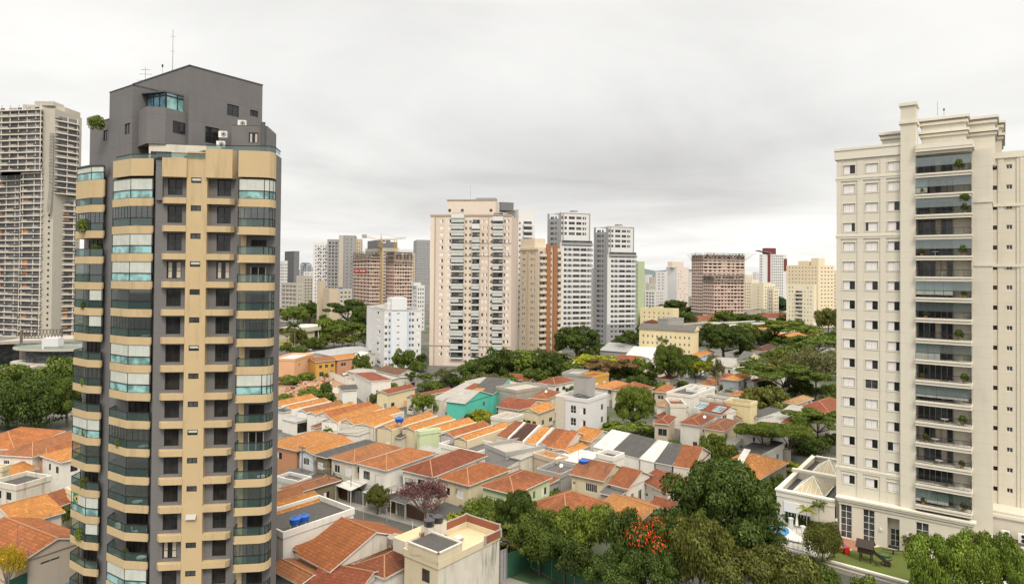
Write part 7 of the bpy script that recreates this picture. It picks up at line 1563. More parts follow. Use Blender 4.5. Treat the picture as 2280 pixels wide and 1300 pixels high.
# ------------------------------------------------------------------ yard trees that fill the gardens between the roofs
more = [('round', 1150, 866, 828, 44, DK, 'behind the grey concrete warehouse'), ('round', 1100, 846, 806, 46, MD, 'low, among the belt before the beige tower'), ('round', 1174, 838, 796, 52, MD, 'between the light and dark belt crowns'), ('dense', 1240, 846, 800, 44, DK, 'at the edge of the belt above the square orange roof'), ('bush', 1300, 866, 846, 40, MD, 'under the ochre stone house'), ('round', 1346, 834, 804, 44, OL, 'between the flat yellow and brown crowns'), ('bush', 1388, 872, 850, 44, LG, 'right of the brown flat crown'), ('round', 1420, 878, 840, 50, DK, 'above the brown orange wide roof'), ('bush', 1466, 880, 852, 44, MD, 'left of the white modern house roofs'), ('round', 1560, 842, 800, 44, MD, 'behind the flat yellow green crown'), ('bush', 1580, 872, 850, 36, MD, 'under the slim airy tree'), ('round', 1530, 826, 790, 40, DK, 'left of the blue walled house'), ('bush', 1572, 812, 788, 36, OL, 'between the blue walled house and the ficus'), ('round', 1668, 806, 770, 40, DK, 'right of the giant ficus'), ('bush', 1700, 800, 776, 36, MD, 'below the dark brown hipped roof'), ('round', 1768, 812, 770, 50, MD, 'right of the white flat block'), ('round', 1800, 836, 794, 46, DK, 'under the wide layered crown'), ('round', 1840, 842, 800, 50, MD, 'beside the cream tower, mid height'), ('bush', 1850, 884, 856, 36, MD, 'low, beside the cream tower edge'), ('round', 1790, 892, 852, 44, DK, 'at the foot of the tall grey green crown'), ('bush', 1736, 900, 876, 36, MD, 'left of the straw coloured roof'), ('bush', 1660, 872, 850, 32, OL, 'below the white wing with rust roof'),
        ('round', 1690, 766, 744, 36, MD, 'above the dark brown hipped roof'), ('round', 1560, 768, 738, 40, DK, 'at the right end of the long yellow block'), ('round', 1594, 764, 738, 36, MD, 'behind the ficus, left'), ('round', 1660, 758, 726, 40, DK, 'behind the ficus, right'), ('round', 1836, 772, 744, 40, LG, 'above the layered crown at the cream tower'), ('round', 1790, 728, 704, 36, MD, 'right of the cream block foot'), ('round', 1856, 726, 690, 36, DK, 'dark, at the cream tower edge near the skyline'), ('round', 1440, 708, 684, 36, DK, 'below the small white flats'), ('round', 1420, 752, 724, 36, DK, 'at the foot of the shorter grey white tower'), ('round', 1388, 776, 748, 40, MD, 'left of the broad dark crown'), ('bush', 1340, 792, 772, 50, MD, 'behind the dark green fence'),
        ('bush', 960, 872, 848, 44, MD, 'in front of the beige tower, left corner'), ('round', 1004, 866, 832, 40, DK, 'left of the palm at the beige tower'), ('bush', 930, 828, 806, 34, MD, 'beside the white slab, right foot'), ('bush', 862, 900, 876, 30, LG, 'behind the bright round row tree'), ('bush', 984, 905, 884, 36, DK, 'in the yard left of the turquoise row'), ('bush', 1104, 905, 884, 40, LG, 'under the turquoise rear wing'), ('bush', 1230, 905, 884, 36, MD, 'left of the white flats'), ('bush', 1166, 950, 926, 34, DK, 'behind the striped row'), ('bush', 1350, 976, 946, 60, MD, 'hedge like, below the mango tree left'), ('bush', 1446, 976, 950, 44, MD, 'hedge like, below the mango tree right'),
        ('bush', 1490, 1000, 978, 30, LG, 'in the yard below the beige house'), ('bush', 1640, 1010, 982, 44, DK, 'left under the umbrella crowns'), ('bush', 1800, 1010, 974, 50, DK, 'right under the umbrella crowns'), ('bush', 1624, 992, 968, 34, MD, 'beside the yellow house'), ('bush', 1546, 1062, 1030, 36, LG, 'right of the rust red grey row roof'), ('bush', 1164, 1034, 1012, 40, OL, 'pale creeper yard behind the long stained wall'), ('bush', 1512, 1126, 1092, 44, MD, 'between the red wing and the huge dark tree'), ('bush', 1240, 1120, 1092, 36, MD, 'right of the pale green house'), ('bush', 1036, 1160, 1126, 44, MD, 'under the street pole arm'), ('bush', 1340, 1180, 1150, 60, MD, 'above the light topped court tree'),
        ('round', 650, 706, 676, 40, MD, 'above the curved white pavilion, left'), ('round', 728, 736, 700, 40, DK, 'behind the curved white pavilion'), ('round', 756, 752, 712, 46, MD, 'right end of the pavilion'), ('bush', 700, 776, 752, 40, OL, 'on the yellow lawn'), ('bush', 664, 790, 770, 34, MD, 'below the tall palm'), ('round', 812, 742, 690, 36, DK, 'behind the white slab block, left'), ('bush', 642, 856, 836, 40, LG, 'weeds at the vacant lot, left'), ('bush', 676, 846, 830, 40, LG, 'weeds at the vacant lot, top')]
for k, x, by, ty, w, c, s in more: T(k, x, by, ty, w * (1.4 if x < 1380 else 1.7), c, ('yard shrub ' if k == 'bush' else 'yard tree ') + s, group='yard trees and shrubs', name='shrub' if k == 'bush' else 'tree', cat='shrub' if k == 'bush' else 'tree')
for px, d, z, w, lab in ((208, 71.2, 55.2, 1.3, 'leafy shrub on the stepped penthouse terrace, left end'), (425, 65.9, 50.3, 1.2, 'trailing shrub on the terrace above the tan strip, left'), (448, 66.0, 50.6, 1.2, 'trailing shrub on the terrace above the tan strip, right'), (305, 69.2, 56.2, .9, 'shrub beside the glazed veranda of the penthouse'), (211, 71.9, 41.3, .9, 'tall plant on an open balcony of the left column'), (2148, 88.2, 50.3, .8, 'dark potted shrub on the second balcony of the cream tower'), (565, 67.0, 39.5, .5, 'potted plant on the right balcony column')):
    p = V3(XY(px, d), z); me, tr, C, r = arch('bush', 'mid'); o = bpy.data.objects.new('potted_shrub', me); COL.objects.link(o); o.location = p; o.scale = (w * .8, w * .6, w * 1.3); o.color = (*(LG if px < 470 else MD), 1); tag(o, lab, 'shrub')
# ------------------------------------------------------------------ courtyard of the cream tower
F = F_RIGHT
def fp(px, py, z=1.0): return G(px, py, z)
def one(name, label, cat, mb, group=None): return tag(mb.build(name), label, cat, group)
gw0, gw1 = G(1690, 1204, 1.3), G(2120, 1322, 1.3); gd = (gw1 - gw0).normalized(); gn = Vector((gd.y, -gd.x, 0)); gn = gn if gn.y < 0 else -gn
gB = Fr(gw0, gd, gn); L = (gw1 - gw0).length
base = [V3(gw0, 0), V3(gw1, 0), F.p(F.u(2420, .8), .8, 0), F.p(F.u(1700, .7), .7, 0)]
m = MB(); m.prism([(p.x, p.y) for p in base], .02, .98, 'deck_white'); o = m.build('courtyard_terrace'); o['kind'] = 'structure'
sheet('lawn', [fp(1842, 1243), fp(1850, 1226), fp(1905, 1223), fp(1960, 1216), fp(2020, 1228), fp(2120, 1262), fp(2120, 1318)], .988, 'lawn')
sheet('red_paving', [fp(1838, 1183), fp(1872, 1184), fp(1955, 1204), fp(1950, 1215), fp(1908, 1225), fp(1850, 1212)], .993, 'paving_red')
m = MB(); gB.box(m, 0, L, -.3, 0, 0, 1.05, 'creamtower'); gB.box(m, -.05, L, -.38, .08, 1.05, 1.3, 'creamtrim'); gB.box(m, -.05, L, 0, .05, .55, .7, 'creamtrim')
one('garden_wall', 'long cream garden wall with moulded coping below the playground lawn', 'wall', m)
m = MB(); n = 40
pf, qf = gw0 - gn * .1, G(1800, 1234, 1.3) - gn * .1; df = qf - pf
for k in range(n + 1): e = V3(pf + df * k / n, 1.3); m.box(e, gd * .05, -gn * .05, (0, 0, 1.3 if k % 8 else 1.6), 'black')
for z in (1.45, 2.4): m.box(V3(pf, z), V3(df, 0), -gn * .04, (0, 0, .06), 'black')
one('iron_fence', 'black iron railing on the cream garden wall beside the pool deck', 'fence', m)
# pool and deck
pc = fp(1664, 1176); m = MB(); m.prism([(pc.x + 5.2 * math.cos(k * .4189) + (1.4 if math.cos(k * .4189) > 0 else 0), pc.y + 4.2 * math.sin(k * .4189)) for k in range(15)], 1.0, 1.03, 'frame_white'); m.face([(pc.x + 4.9 * math.cos(k * .4189) + (1.4 if math.cos(k * .4189) > 0 else 0), pc.y + 3.9 * math.sin(k * .4189), 1.04) for k in range(15)], 'pool_water')
one('swimming_pool', 'blue swimming pool with white rim half hidden by the huge dark tree', 'pool', m)
m = MB(); hp = [fp(1735, 1163), fp(1842, 1192)]; d_ = hp[1] - hp[0]; nn_ = Vector((-d_.y, d_.x, 0)).normalized()
pts = np.array([[hp[0].x + d_.x * a + nn_.x * b, hp[0].y + d_.y * a + nn_.y * b, 1.0 + c] for a, b, c in zip(RG.uniform(0, 1, 3000), RG.uniform(0, 1.1, 3000), 1.5 * np.sqrt(RG.uniform(0, 1, 3000)))])
o = bpy.data.objects.new('hedge', leafmesh('hedge', pts, RG.normal(size=(3000, 3)) + np.array([0, 0, .8]), .17)); COL.objects.link(o); o.color = (*DK, 1); tag(o, 'clipped green hedge in front of the low annex', 'hedge')
for px, py, lab in ((1761, 1174, 'white stone pillar by the hedge, left'), (1788, 1193, 'white stone pillar by the deck corner, right')):
    p = fp(px, py); m = MB(); m.box(p - Vector((.25, .25, 0)), (.5, 0, 0), (0, .5, 0), (0, 0, 1.3), 'frame_white'); m.box(p - Vector((.32, .32, -1.3)), (.64, 0, 0), (0, .64, 0), (0, 0, .2), 'deck_white'); one('pillar', lab, 'pillar', m)
p = fp(1774, 1184); t = thing('parasol', 'closed white parasol on the pool deck between the pillars', 'parasol', p); m = MB(); m.tube(p, p + Vector((0, 0, 2.9)), .04, .04, 'metal', 6); m.build('pole', t); m = MB(); m.tube(p + Vector((0, 0, 1.0)), p + Vector((0, 0, 2.8)), .26, .05, 'frame_white', 8); m.build('canopy', t)
for px, py, lab in ((1762, 1203, 'white sun lounger on the pool deck, left'), (1786, 1206, 'white sun lounger on the pool deck, right')):
    p = fp(px, py); t = thing('sun_lounger', lab, 'sun lounger', p); m = MB(); m.box(p + Vector((0, 0, .3)), F.d * 1.4, F.n * .6, (0, 0, .06), 'frame_white'); m.build('seat', t); m = MB(); m.box(p + Vector((0, 0, .3)), -F.d * .5 + Vector((0, 0, .4)), F.n * .6, (0, 0, .06), 'frame_white'); m.build('backrest', t)
    for u, v in ((.1, .05), (1.25, .05), (.1, .5), (1.25, .5)): m = MB(); m.box(p + F.d * u + F.n * v, F.d * .05, F.n * .05, (0, 0, .3), 'frame_white'); m.build('leg', t)
# playground
p = fp(1928, 1247); t = thing('playhouse', 'dark wooden playhouse tower with pitched roof and slide on the lawn', 'playhouse', p)
for x in (-.7, .6):
    for y in (-.7, .6): m = MB(); q = p + F.d * x + F.n * y; m.box(q, F.d * .12, F.n * .12, (0, 0, 2.1), 'wood'); m.build('leg', t)
m = MB(); m.box(p - F.d * .9 - F.n * .9 + Vector((0, 0, 1.25)), F.d * 1.9, F.n * 1.9, (0, 0, .1), 'wood')
for q, v in ((p - F.d * .85 + F.n * .82, F.d * 1.75), (p - F.d * .85 - F.n * .8, F.d * 1.75), (p - F.d * .85 - F.n * .8, F.n * 1.7)): m.box(q + Vector((0, 0, 1.4)), v, Vector((v.y, -v.x, 0)).normalized() * .06, (0, 0, .55), 'wood')
m.build('platform', t); m = MB(); a, b, h = F.d * 1.15, F.n * 1.15, Vector((0, 0, 2.0))
for s in (1, -1): m.box(p + a * -1 + h + Vector((0, 0, .75)), F.d * 2.2, F.n * 1.05 * s - Vector((0, 0, .8)), (0, 0, .07), 'wood')
m.build('roof', t); m = MB(); s0_, s1_ = p + F.d * .85 + Vector((0, 0, 1.3)), p + F.d * 3.0 + F.n * .2 + Vector((0, 0, .15)); m.box(s0_ - F.n * .3, s1_ - s0_, F.n * .6, (0, 0, .06), 'wood')
for w in (-.32, .28): m.box(s0_ + F.n * w, s1_ - s0_, F.n * .06, (0, 0, .25), 'wood')
m.build('slide', t)
p = fp(1935, 1226); m = MB()
for k in range(6):
    for j in range(10):
        def S(i, l): return p + Vector((math.cos(l * .628) * math.sin(i * .5236), math.sin(l * .628) * math.sin(i * .5236), 1 - math.cos(i * .5236))) * .42
        m.face([S(k, j), S(k, j + 1), S(k + 1, j + 1), S(k + 1, j)], 'blue')
one('ball', 'blue ball on the paving behind the playhouse', 'ball', m)
for (px, py, a, lab) in ((1989, 1234, -.55, 'dark seesaw on the lawn, farther one'), (1971, 1260, .15, 'dark seesaw on the lawn, nearer one')):
    p = fp(px, py); t = thing('seesaw', lab, 'seesaw', p); dr = Vector((math.cos(a), math.sin(a), 0)); m = MB(); m.box(p - dr * 1.3 + Vector((-.1, 0, .35)), dr * 2.6 + Vector((0, 0, .35)), Vector((-dr.y, dr.x, 0)) * .22, (0, 0, .08), 'wood'); m.build('board', t); m = MB(); m.tube(p, p + Vector((0, 0, .5)), .12, .12, 'wood', 6); m.build('pivot', t)
    for s in (-1, 1): m = MB(); q = p + dr * 1.0 * s + Vector((0, 0, .6 + .14 * s)); m.tube(q - Vector((-dr.y, dr.x, 0)) * .2, q + Vector((-dr.y, dr.x, 0)) * .3, .03, .03, 'metal', 5); m.build('handle', t)
p = fp(1970, 1237); m = MB(); m.tube(p, p + Vector((0, 0, .22)), .75, .8, 'green_paint', 14); m.tube(p + Vector((0, 0, .22)), p + Vector((0, 0, .25)), .55, .55, 'lawn', 14); one('sandbox', 'round green sandbox on the lawn between the seesaws', 'sandbox', m)
p = fp(1878, 1230); t = thing('toy_slide', 'red and yellow plastic toddler slide at the lawn corner', 'toy slide', p); m = MB(); m.box(p + F.d * .3, F.d * .5, F.n * .6, (0, 0, 1.05), 'red'); m.build('tower', t); m = MB(); m.box(p + F.d * .3 + Vector((0, 0, .9)), -F.d * 1.5 - Vector((0, 0, .8)), F.n * .5, (0, 0, .12), 'orange_toy'); m.build('slide', t); m = MB(); m.box(p - F.d * .9 - F.n * .5, F.d * .9, F.n * .5, (0, 0, .7), 'yellow_paint'); m.build('step', t); m = MB(); m.box(p - F.d * .2 - F.n * .6, F.d * .5, F.n * .4, (0, 0, .95), 'blue'); m.build('side_panel', t)
p = fp(1912, 1195); t = thing('park_bench', 'brown wooden bench against the podium wall', 'bench', p); m = MB(); m.box(p - F.d * 1.0 + Vector((0, 0, .42)), F.d * 2.0, F.n * .5, (0, 0, .06), 'frame_brown'); m.build('seat', t); m = MB(); m.box(p - F.d * 1.0 + Vector((0, 0, .5)), F.d * 2.0, F.n * .05, (0, 0, .5), 'frame_brown'); m.build('backrest', t)
for x in (-.9, .8): m = MB(); m.box(p + F.d * x, F.d * .08, F.n * .45, (0, 0, .42), 'frame_brown'); m.build('leg', t)
def person(p, s, yaw, lab, top, bottom, sit=False):
    """one continuous skinned body; clothes are children"""
    def skin(name, js, es, mat, par, root=0):
        me = bpy.data.meshes.new(name); c, sn = math.cos(yaw), math.sin(yaw)
        me.from_pydata([((x * c - y * sn) * s, (x * sn + y * c) * s, z * s) for x, y, z, r in js], es, []); me.materials.append(MATS[mat]); o = bpy.data.objects.new(name, me); COL.objects.link(o)
        if par: o.parent = par
        o.modifiers.new('skin', 'SKIN'); o.modifiers.new('smooth', 'SUBSURF').levels = 1
        for v, j in zip(me.skin_vertices[0].data, js): v.radius = (j[3] * s, j[3] * s)
        me.skin_vertices[0].data[root].use_root = True; return o
    J = [(0, 0, .95, .13), (0, 0, 1.2, .13), (0, 0, 1.42, .12), (0, 0, 1.52, .055), (0, .02, 1.62, .09), (0, .02, 1.7, .08), (.19, 0, 1.4, .055), (.26, .03, 1.13, .042), (.24, .2, .93, .033), (-.19, 0, 1.4, .055), (-.26, .03, 1.13, .042), (-.22, .22, .95, .033), (.1, 0, .88, .085), (.11, .03, .48, .058), (.12, -.02, .07, .038), (.12, .13, .04, .035), (-.1, 0, .88, .085), (-.11, .05, .48, .058), (-.12, 0, .07, .038), (-.12, .15, .04, .035)]
    E = [(0, 1), (1, 2), (2, 3), (3, 4), (4, 5), (2, 6), (6, 7), (7, 8), (2, 9), (9, 10), (10, 11), (0, 12), (12, 13), (13, 14), (14, 15), (0, 16), (16, 17), (17, 18), (18, 19)]
    o = skin('person', J, E, 'skin', None); o.location = p; tag(o, lab, 'person')
    up = lambda i, k=1.16: (*J[i][:3], J[i][3] * k)
    skin('shirt', [up(0), up(1), up(2), up(6, 1.3), up(9, 1.3), (.23, .02, 1.26, .055), (-.23, .02, 1.26, .055)], [(0, 1), (1, 2), (2, 3), (3, 5), (2, 4), (4, 6)], top, o); skin('trousers', [up(0, 1.1), up(12, 1.2), up(13, 1.3), (.12, 0, .15, .06), up(16, 1.2), up(17, 1.3), (-.12, .02, .15, .06)], [(0, 1), (1, 2), (2, 3), (0, 4), (4, 5), (5, 6)], bottom, o)
    skin('hair', [(0, -.01, 1.7, .098), (0, -.05, 1.62, .07)], [(0, 1)], 'black', o)
person(fp(1926, 1200), 1.0, 2.4, 'person in a yellow top and dark trousers standing at the bench', 'cloth_yellow', 'cloth_dark'); person(fp(1956, 1210), .62, 1.2, 'small child in a white top standing on the paving near the door', 'frame_white', 'red')
# ------------------------------------------------------------------ sports courts
def court(pts, z, mat, lab, h, name='tennis_court'):
    o = sheet(name, [G(*p, z) for p in pts], z, mat)
c = [G(1128, 1290), G(1180, 1262), G(1330, 1345), G(1230, 1400)]
sheet('tennis_court', [V3(p) for p in c], .02, 'court_green')
def screen(p, q, h, lab, mat='green_paint', posts=True, post='metal', hp=None):
    t = thing('court_fence', lab, 'fence', (p + q) / 2); d = q - p; n = Vector((-d.y, d.x, 0)).normalized(); m = MB(); m.box(V3(p, .1), d, n * .03, (0, 0, h), mat); m.build('screen', t)
    k = max(1, int(d.length / 3.5))
    for j in range(k + 1): m = MB(); e = p + d * j / k - n * .05; m.tube(V3(e, 0), V3(e, hp or h + .5), .045, .045, post, 5); m.build('post', t)
screen(G(1128, 1290), G(1182, 1262), 3.2, 'green court screen beside the terrace house, left'); screen(G(1182, 1262), G(1335, 1345), 3.2, 'green court screen under the bottom trees, right'); screen(G(1000, 1345), G(1128, 1290), 4.0, 'grey mesh screen against the stained side wall', 'metalgrey')
t = thing('floodlight', 'twin floodlight on an arm above the court corner', 'floodlight', G(1112, 1300)); p = G(1112, 1300); m = MB(); m.tube(p, p + Vector((0, 0, 5.5)), .06, .05, 'metal', 6); m.tube(p + Vector((-.8, 0, 5.5)), p + Vector((1.0, 0, 5.4)), .04, .04, 'metal', 5); m.build('pole', t)
for x in (-.9, .3): m = MB(); m.box(p + Vector((x, -.2, 5.45)), (.8, 0, 0), (0, .35, 0), (0, 0, .22), 'frame_white' if x < 0 else 'black'); m.build('lamp_head', t)
sheet('sports_court', [G(60, 1300, 0), G(165, 1262, 0), G(240, 1330, 0), G(120, 1400, 0)], .02, 'court_blue'); screen(G(36, 1310), G(175, 1252), 3.0, 'green court screen under the beige gable wall at the left', hp=8); screen(G(18, 1350), G(60, 1330), 3.0, 'green court screen in the bottom left corner', hp=6)
# ------------------------------------------------------------------ street furniture
def pole(px, by, ty, lab, arm=0, r=.13, mat='polewood', paint=False, cross=0):
    p = G(px, by); zt = ZH(px, ty, p.y); t = thing('utility_pole', lab, 'pole', p); m = MB(); m.tube(p, V3(p, zt), r, r * .65, mat, 7)
    if paint: m.tube(p, V3(p, 1.6), r + .01, r + .005, 'frame_white', 7)
    m.build('shaft', t)
    for k in range(cross):
        m = MB(); z = zt - .25 - k * .7; m.box(Vector((p.x, p.y, z)) - sd_ * .95, sd_ * 1.9, sn_ * .1, (0, 0, .12), mat)
        for j in (-.85, -.35, .35, .85): m.tube(Vector((p.x, p.y, z + .12)) + sd_ * j, Vector((p.x, p.y, z + .3)) + sd_ * j, .04, .03, 'black', 5)
        m.build('crossarm', t)
    if arm: m = MB(); q = Vector((p.x, p.y, zt - .1)); m.tube(q, q + sn_ * arm + Vector((0, 0, .3)), .05, .04, 'metal', 5); m.box(q + sn_ * arm + Vector((-.15, -.3, .22)), (.3, 0, 0), (0, .7, 0), (0, 0, .14), 'metal'); m.build('lamp_arm', t)
    return V3(p, zt - .2)
pA = pole(672, 1086, 994, 'tall utility pole with two crossarms before the salmon house', 0, cross=2); pB = pole(732, 1117, 1042, 'dark street pole with white painted foot beside the grey gate', 1.2, paint=True); pC = pole(781, 1120, 1058, 'thin dark street pole with white foot between the gates', 0, .07, 'black', True)
pole(754, 1127, 1107, 'short pavement post nearest the dark street pole', 0, .07, 'concrete'); pole(808.5, 1156, 1116, 'thin pavement post left of the round street tree', 0, .06, 'concrete'); pole(861, 1160, 1130, 'short pavement post right of the round street tree', 0, .07, 'concrete'); pole(918.5, 1188, 1160, 'short white post at the road edge below the pink tree', 0, .07, 'frame_white')
pE = pole(1027, 1150, 1086, 'street pole with a lamp arm right of the pink tree', 1.3); pD = pole(871, 1138, 1088, 'slim pole behind the round street tree', 0, .08); pF = pole(1054, 924, 881, 'utility pole with transformer before the turquoise wall', 0, .16, 'polewood', False, 2); pG = pole(1524, 984, 943, 'wooden pole before the white house with brown window', 1.4, .12); pole(871, 910, 880, 'dark pole in front of the yellow house', 0, .12); pole(660, 786, 748, 'white park lamp post', 0, .14, 'frame_white'); pole(798, 764, 732, 'slim park lamp post by the white slab', 0, .1, 'concrete'); pole(962, 938, 900, 'white slim post right of the bright round tree', 0, .09, 'frame_white'); pole(1214, 950, 926, 'slim white post left of the white flats', 0, .08, 'frame_white')
m = MB(); p = V3(pF) + Vector((.3, -.4, -1.5)); m.tube(p, p + Vector((0, 0, .9)), .3, .3, 'shutter', 9); one('transformer', 'pale round transformer hung on the pole at the turquoise wall', 'transformer', m)
def wire(p, q, lab, sag=.6, n=8):
    m = MB(); pv = None
    for k in range(n + 1):
        x = k / n; e = p.lerp(q, x) - Vector((0, 0, sag * 4 * x * (1 - x)))
        if pv: m.tube(pv, e, .028, .028, 'black', 3, False)
        pv = e
    tag(m.build('wire'), lab, 'wire', 'overhead wires')
for k, (a, b) in enumerate(((pA, pB), (pB, pD), (pD, pE))):
    for j in (0, .7): wire(a - Vector((0, 0, j)), b - Vector((0, 0, j)), ('upper' if j == 0 else 'lower') + ' overhead wire over the narrow street, ' + ('left', 'middle', 'right')[k] + ' span')
# gates and walls on the far side of the street
fs = Fr(sA_, sd_, sn_)
def us(px): return fs.u(px)
gates = [(715, 747, 2.5, 'cardark', 'dark blue steel gate behind the painted pole'), (748, 781, 2.6, 'frame_brown', 'brown grey double gate under the white carport'), (782, 822, 2.3, 'towergrey', 'slate blue sheet metal wall left of the round street tree'), (868, 888, 2.4, 'frame_brown', 'brown gate panel right of the round street tree'), (889, 909, 2.4, 'greywall', 'grey gate panel before the pink tree'), (958, 1000, 2.2, 'greywall', 'grey mesh gate right of the pink tree')]
for a, b, h, mt_, lab in gates:
    t = thing('gate', lab, 'gate', fs.p((us(a) + us(b)) / 2, 0, .13)); x0, x1 = us(a), us(b); m = MB(); fs.box(m, x0, x1, -.06, -.02, .15, h, mt_)
    n = max(3, int((x1 - x0) / .35))
    for k in range(n + 1): fs.box(m, x0 + (x1 - x0 - .05) * k / n, x0 + (x1 - x0 - .05) * k / n + .05, -.02, .02, .15, h + .08, 'black' if mt_ != 'frame_brown' else mt_)
    m.build('panel', t)
    for x in (x0 - .18, x1): m = MB(); fs.box(m, x, x + .18, -.12, .08, .13, h + .25, 'frame_white' if mt_ != 'cardark' else 'yellow'); m.build('post', t)
for a, b, lab in ((822, 868, 'stained low wall behind the round street tree'), (909, 958, 'dark garage wall in the shade of the pink tree')): m = MB(); fs.box(m, us(a) + .02, us(b) - .2, -.2, 0, .13, 2.2, 'rawconcrete' if a < 900 else 'frame_brown'); one('street_wall', lab, 'wall', m)
def carport(pts, z, mat, lab):
    q = [G(*p, z) for p in pts]; t = thing('carport', lab, 'carport', V3(sum(q, Vector()) / 4, 0)); m = MB(); u = Vector((0, 0, -.09)); m.face(q, mat); m.face([p + u for p in q[::-1]], mat)
    for i in range(4): m.face([q[i] + u, q[(i + 1) % 4] + u, q[(i + 1) % 4], q[i]], 'frame_white')
    m.build('roof', t)
    for p in q: m = MB(); c = sum(q, Vector()) / 4; e = p.lerp(c, .05); m.tube(V3(e, 0), V3(e, z - .1), .06, .06, 'frame_white', 5); m.build('post', t)
carport([(746, 1079), (781, 1092), (825, 1070), (790, 1063)], 2.9, 'metalwhite', 'carport with white sheet roof in front of the white corner house'); carport([(681, 1064), (716, 1077), (754, 1056), (719, 1047)], 2.8, 'fibredark', 'carport with dark corrugated roof left of the white one'); carport([(806, 1094), (846, 1107), (905, 1086), (868, 1076)], 2.8, 'fibrelight', 'pale stained carport roof above the round street tree'); carport([(868, 1112), (902, 1122), (932, 1104), (900, 1095)], 2.8, 'fibredark', 'dark carport roof left of the pink tree'); carport([(952, 1140), (1000, 1158), (1036, 1132), (990, 1116)], 2.8, 'fibredark', 'dark corrugated carport roof right of the pink tree'); carport([(1004, 1160), (1024, 1168), (1062, 1140), (1042, 1134)], 2.7, 'fibre', 'grey corrugated carport roof under the street pole arm'); carport([(622, 1056), (660, 1068), (700, 1050), (664, 1040)], 3.0, 'fibre', 'grey carport with garage below the salmon house')
H('white garage with grey roof at the foot of the tall utility pole', (664, 1078), (622, 1064), (690, 1066), 3.0, 'flat', 'fibre', 'white', name='garage', cat='garage', wL=[(.5, .1, 2.6, 2.2, 's')], wR=[], door=False)
# yard walls between plots
def yard(a, b, h, mat, lab, z=0.0):
    p, q = G(*a), G(*b); d = q - p; n = Vector((-d.y, d.x, 0)).normalized(); m = MB(); m.box(p, d, n * .18, (0, 0, h), mat); m.box(p + Vector((0, 0, h)) - n * .03, d, n * .24, (0, 0, .08), 'rawconcrete'); tag(m.build('yard_wall'), lab, 'wall')
ys = [((1372, 1122), (1468, 1150), 1.7, 'limestone', 'pale wall before the white courtyard house'), ((1468, 1150), (1520, 1108), 1.7, 'white', 'white wall right of the white courtyard house'), ((1180, 1090), (1262, 1060), 2.0, 'offwhite', 'wall between the pale green and the cream gabled house'), ((1290, 1100), (1352, 1118), 2.2, 'white', 'white wall left of the grey lean-to'), ((1186, 1034), (1240, 1046), 2.4, 'greywall', 'grey wall behind the ochre plaster block'), ((1100, 1000), (1150, 1030), 2.4, 'stained', 'stained wall left of the long white walled house'), ((1560, 1010), (1640, 1026), 2.2, 'white', 'white wall behind the large orange roof'), ((1640, 1006), (1760, 1030), 2.6, 'offwhite', 'pale wall under the umbrella crowned trees'), ((1500, 972), (1560, 984), 2.0, 'rawconcrete', 'low wall before the beige and white houses'), ((1460, 966), (1500, 972), 2.0, 'white', 'white front wall below the beige house'), ((1620, 986), (1690, 1002), 2.2, 'white', 'white front wall right of the yellow house'), ((1560, 890), (1630, 902), 2.6, 'stained', 'stained wall below the grey garage'), ((1690, 944), (1760, 958), 2.4, 'white', 'white wall below the broken red roof'), ((1600, 832), (1700, 838), 2.4, 'limestone', 'pale wall above the blue grey house'), ((740, 876), (826, 868), 2.0, 'white', 'wall above the charcoal roofed small house'), ((726, 838), (790, 864), 2.4, 'white', 'long white wall at the vacant lot edge'), ((622, 838), (706, 826), 2.2, 'white', 'white wall below the orange painted front'), ((876, 902), (980, 915), 1.8, 'peach', 'low pink wall in front of the yellow house'), ((980, 915), (1036, 930), 1.8, 'teal', 'turquoise fence wall at the palm clump'), ((1040, 936), (1100, 950), 2.0, 'offwhite', 'wall before the small cream low house'), ((1200, 862), (1290, 880), 2.4, 'stained', 'stained wall right of the square orange roof'), ((1090, 896), (1180, 905), 2.0, 'yellowstained', 'yellow rimmed planter wall below the concrete warehouse'), ((1290, 850), (1360, 856), 2.6, 'greywall', 'grey wall below the ochre stone house'), ((1310, 776), (1400, 790), 3.5, 'green_paint', 'dark green fence before the silver hall'), ((1640, 846), (1750, 868), 2.0, 'offwhite', 'pale wall right of the blue grey house'), ((956, 872), (1030, 862), 2.2, 'greywall', 'grey picket wall in front of the beige tower'), ((60, 1070), (110, 1090), 2.4, 'white', 'white wall right of the grey slab house'), ((1730, 1126), (1742, 1170), 2.2, 'white', 'white wall at the annex corner')]
for a in ys: yard(*a)
# rubble on the vacant lot
m = MB(); rr = random.Random(3)
for k in range(170):
    p = G(rr.uniform(628, 742), rr.uniform(840, 878)); a = rr.uniform(0, 3.1); l = rr.uniform(.4, 2.6); m.box(p, Vector((math.cos(a), math.sin(a), rr.uniform(-.1, .3))) * l, Vector((-math.sin(a), math.cos(a), 0)) * rr.uniform(.2, .7), (0, 0, rr.uniform(.12, .5)), rr.choice(['dirt', 'brick', 'hollowbrick', 'rawconcrete', 'wood', 'salmon']))
o = m.build('rubble'); o['kind'] = 'stuff'
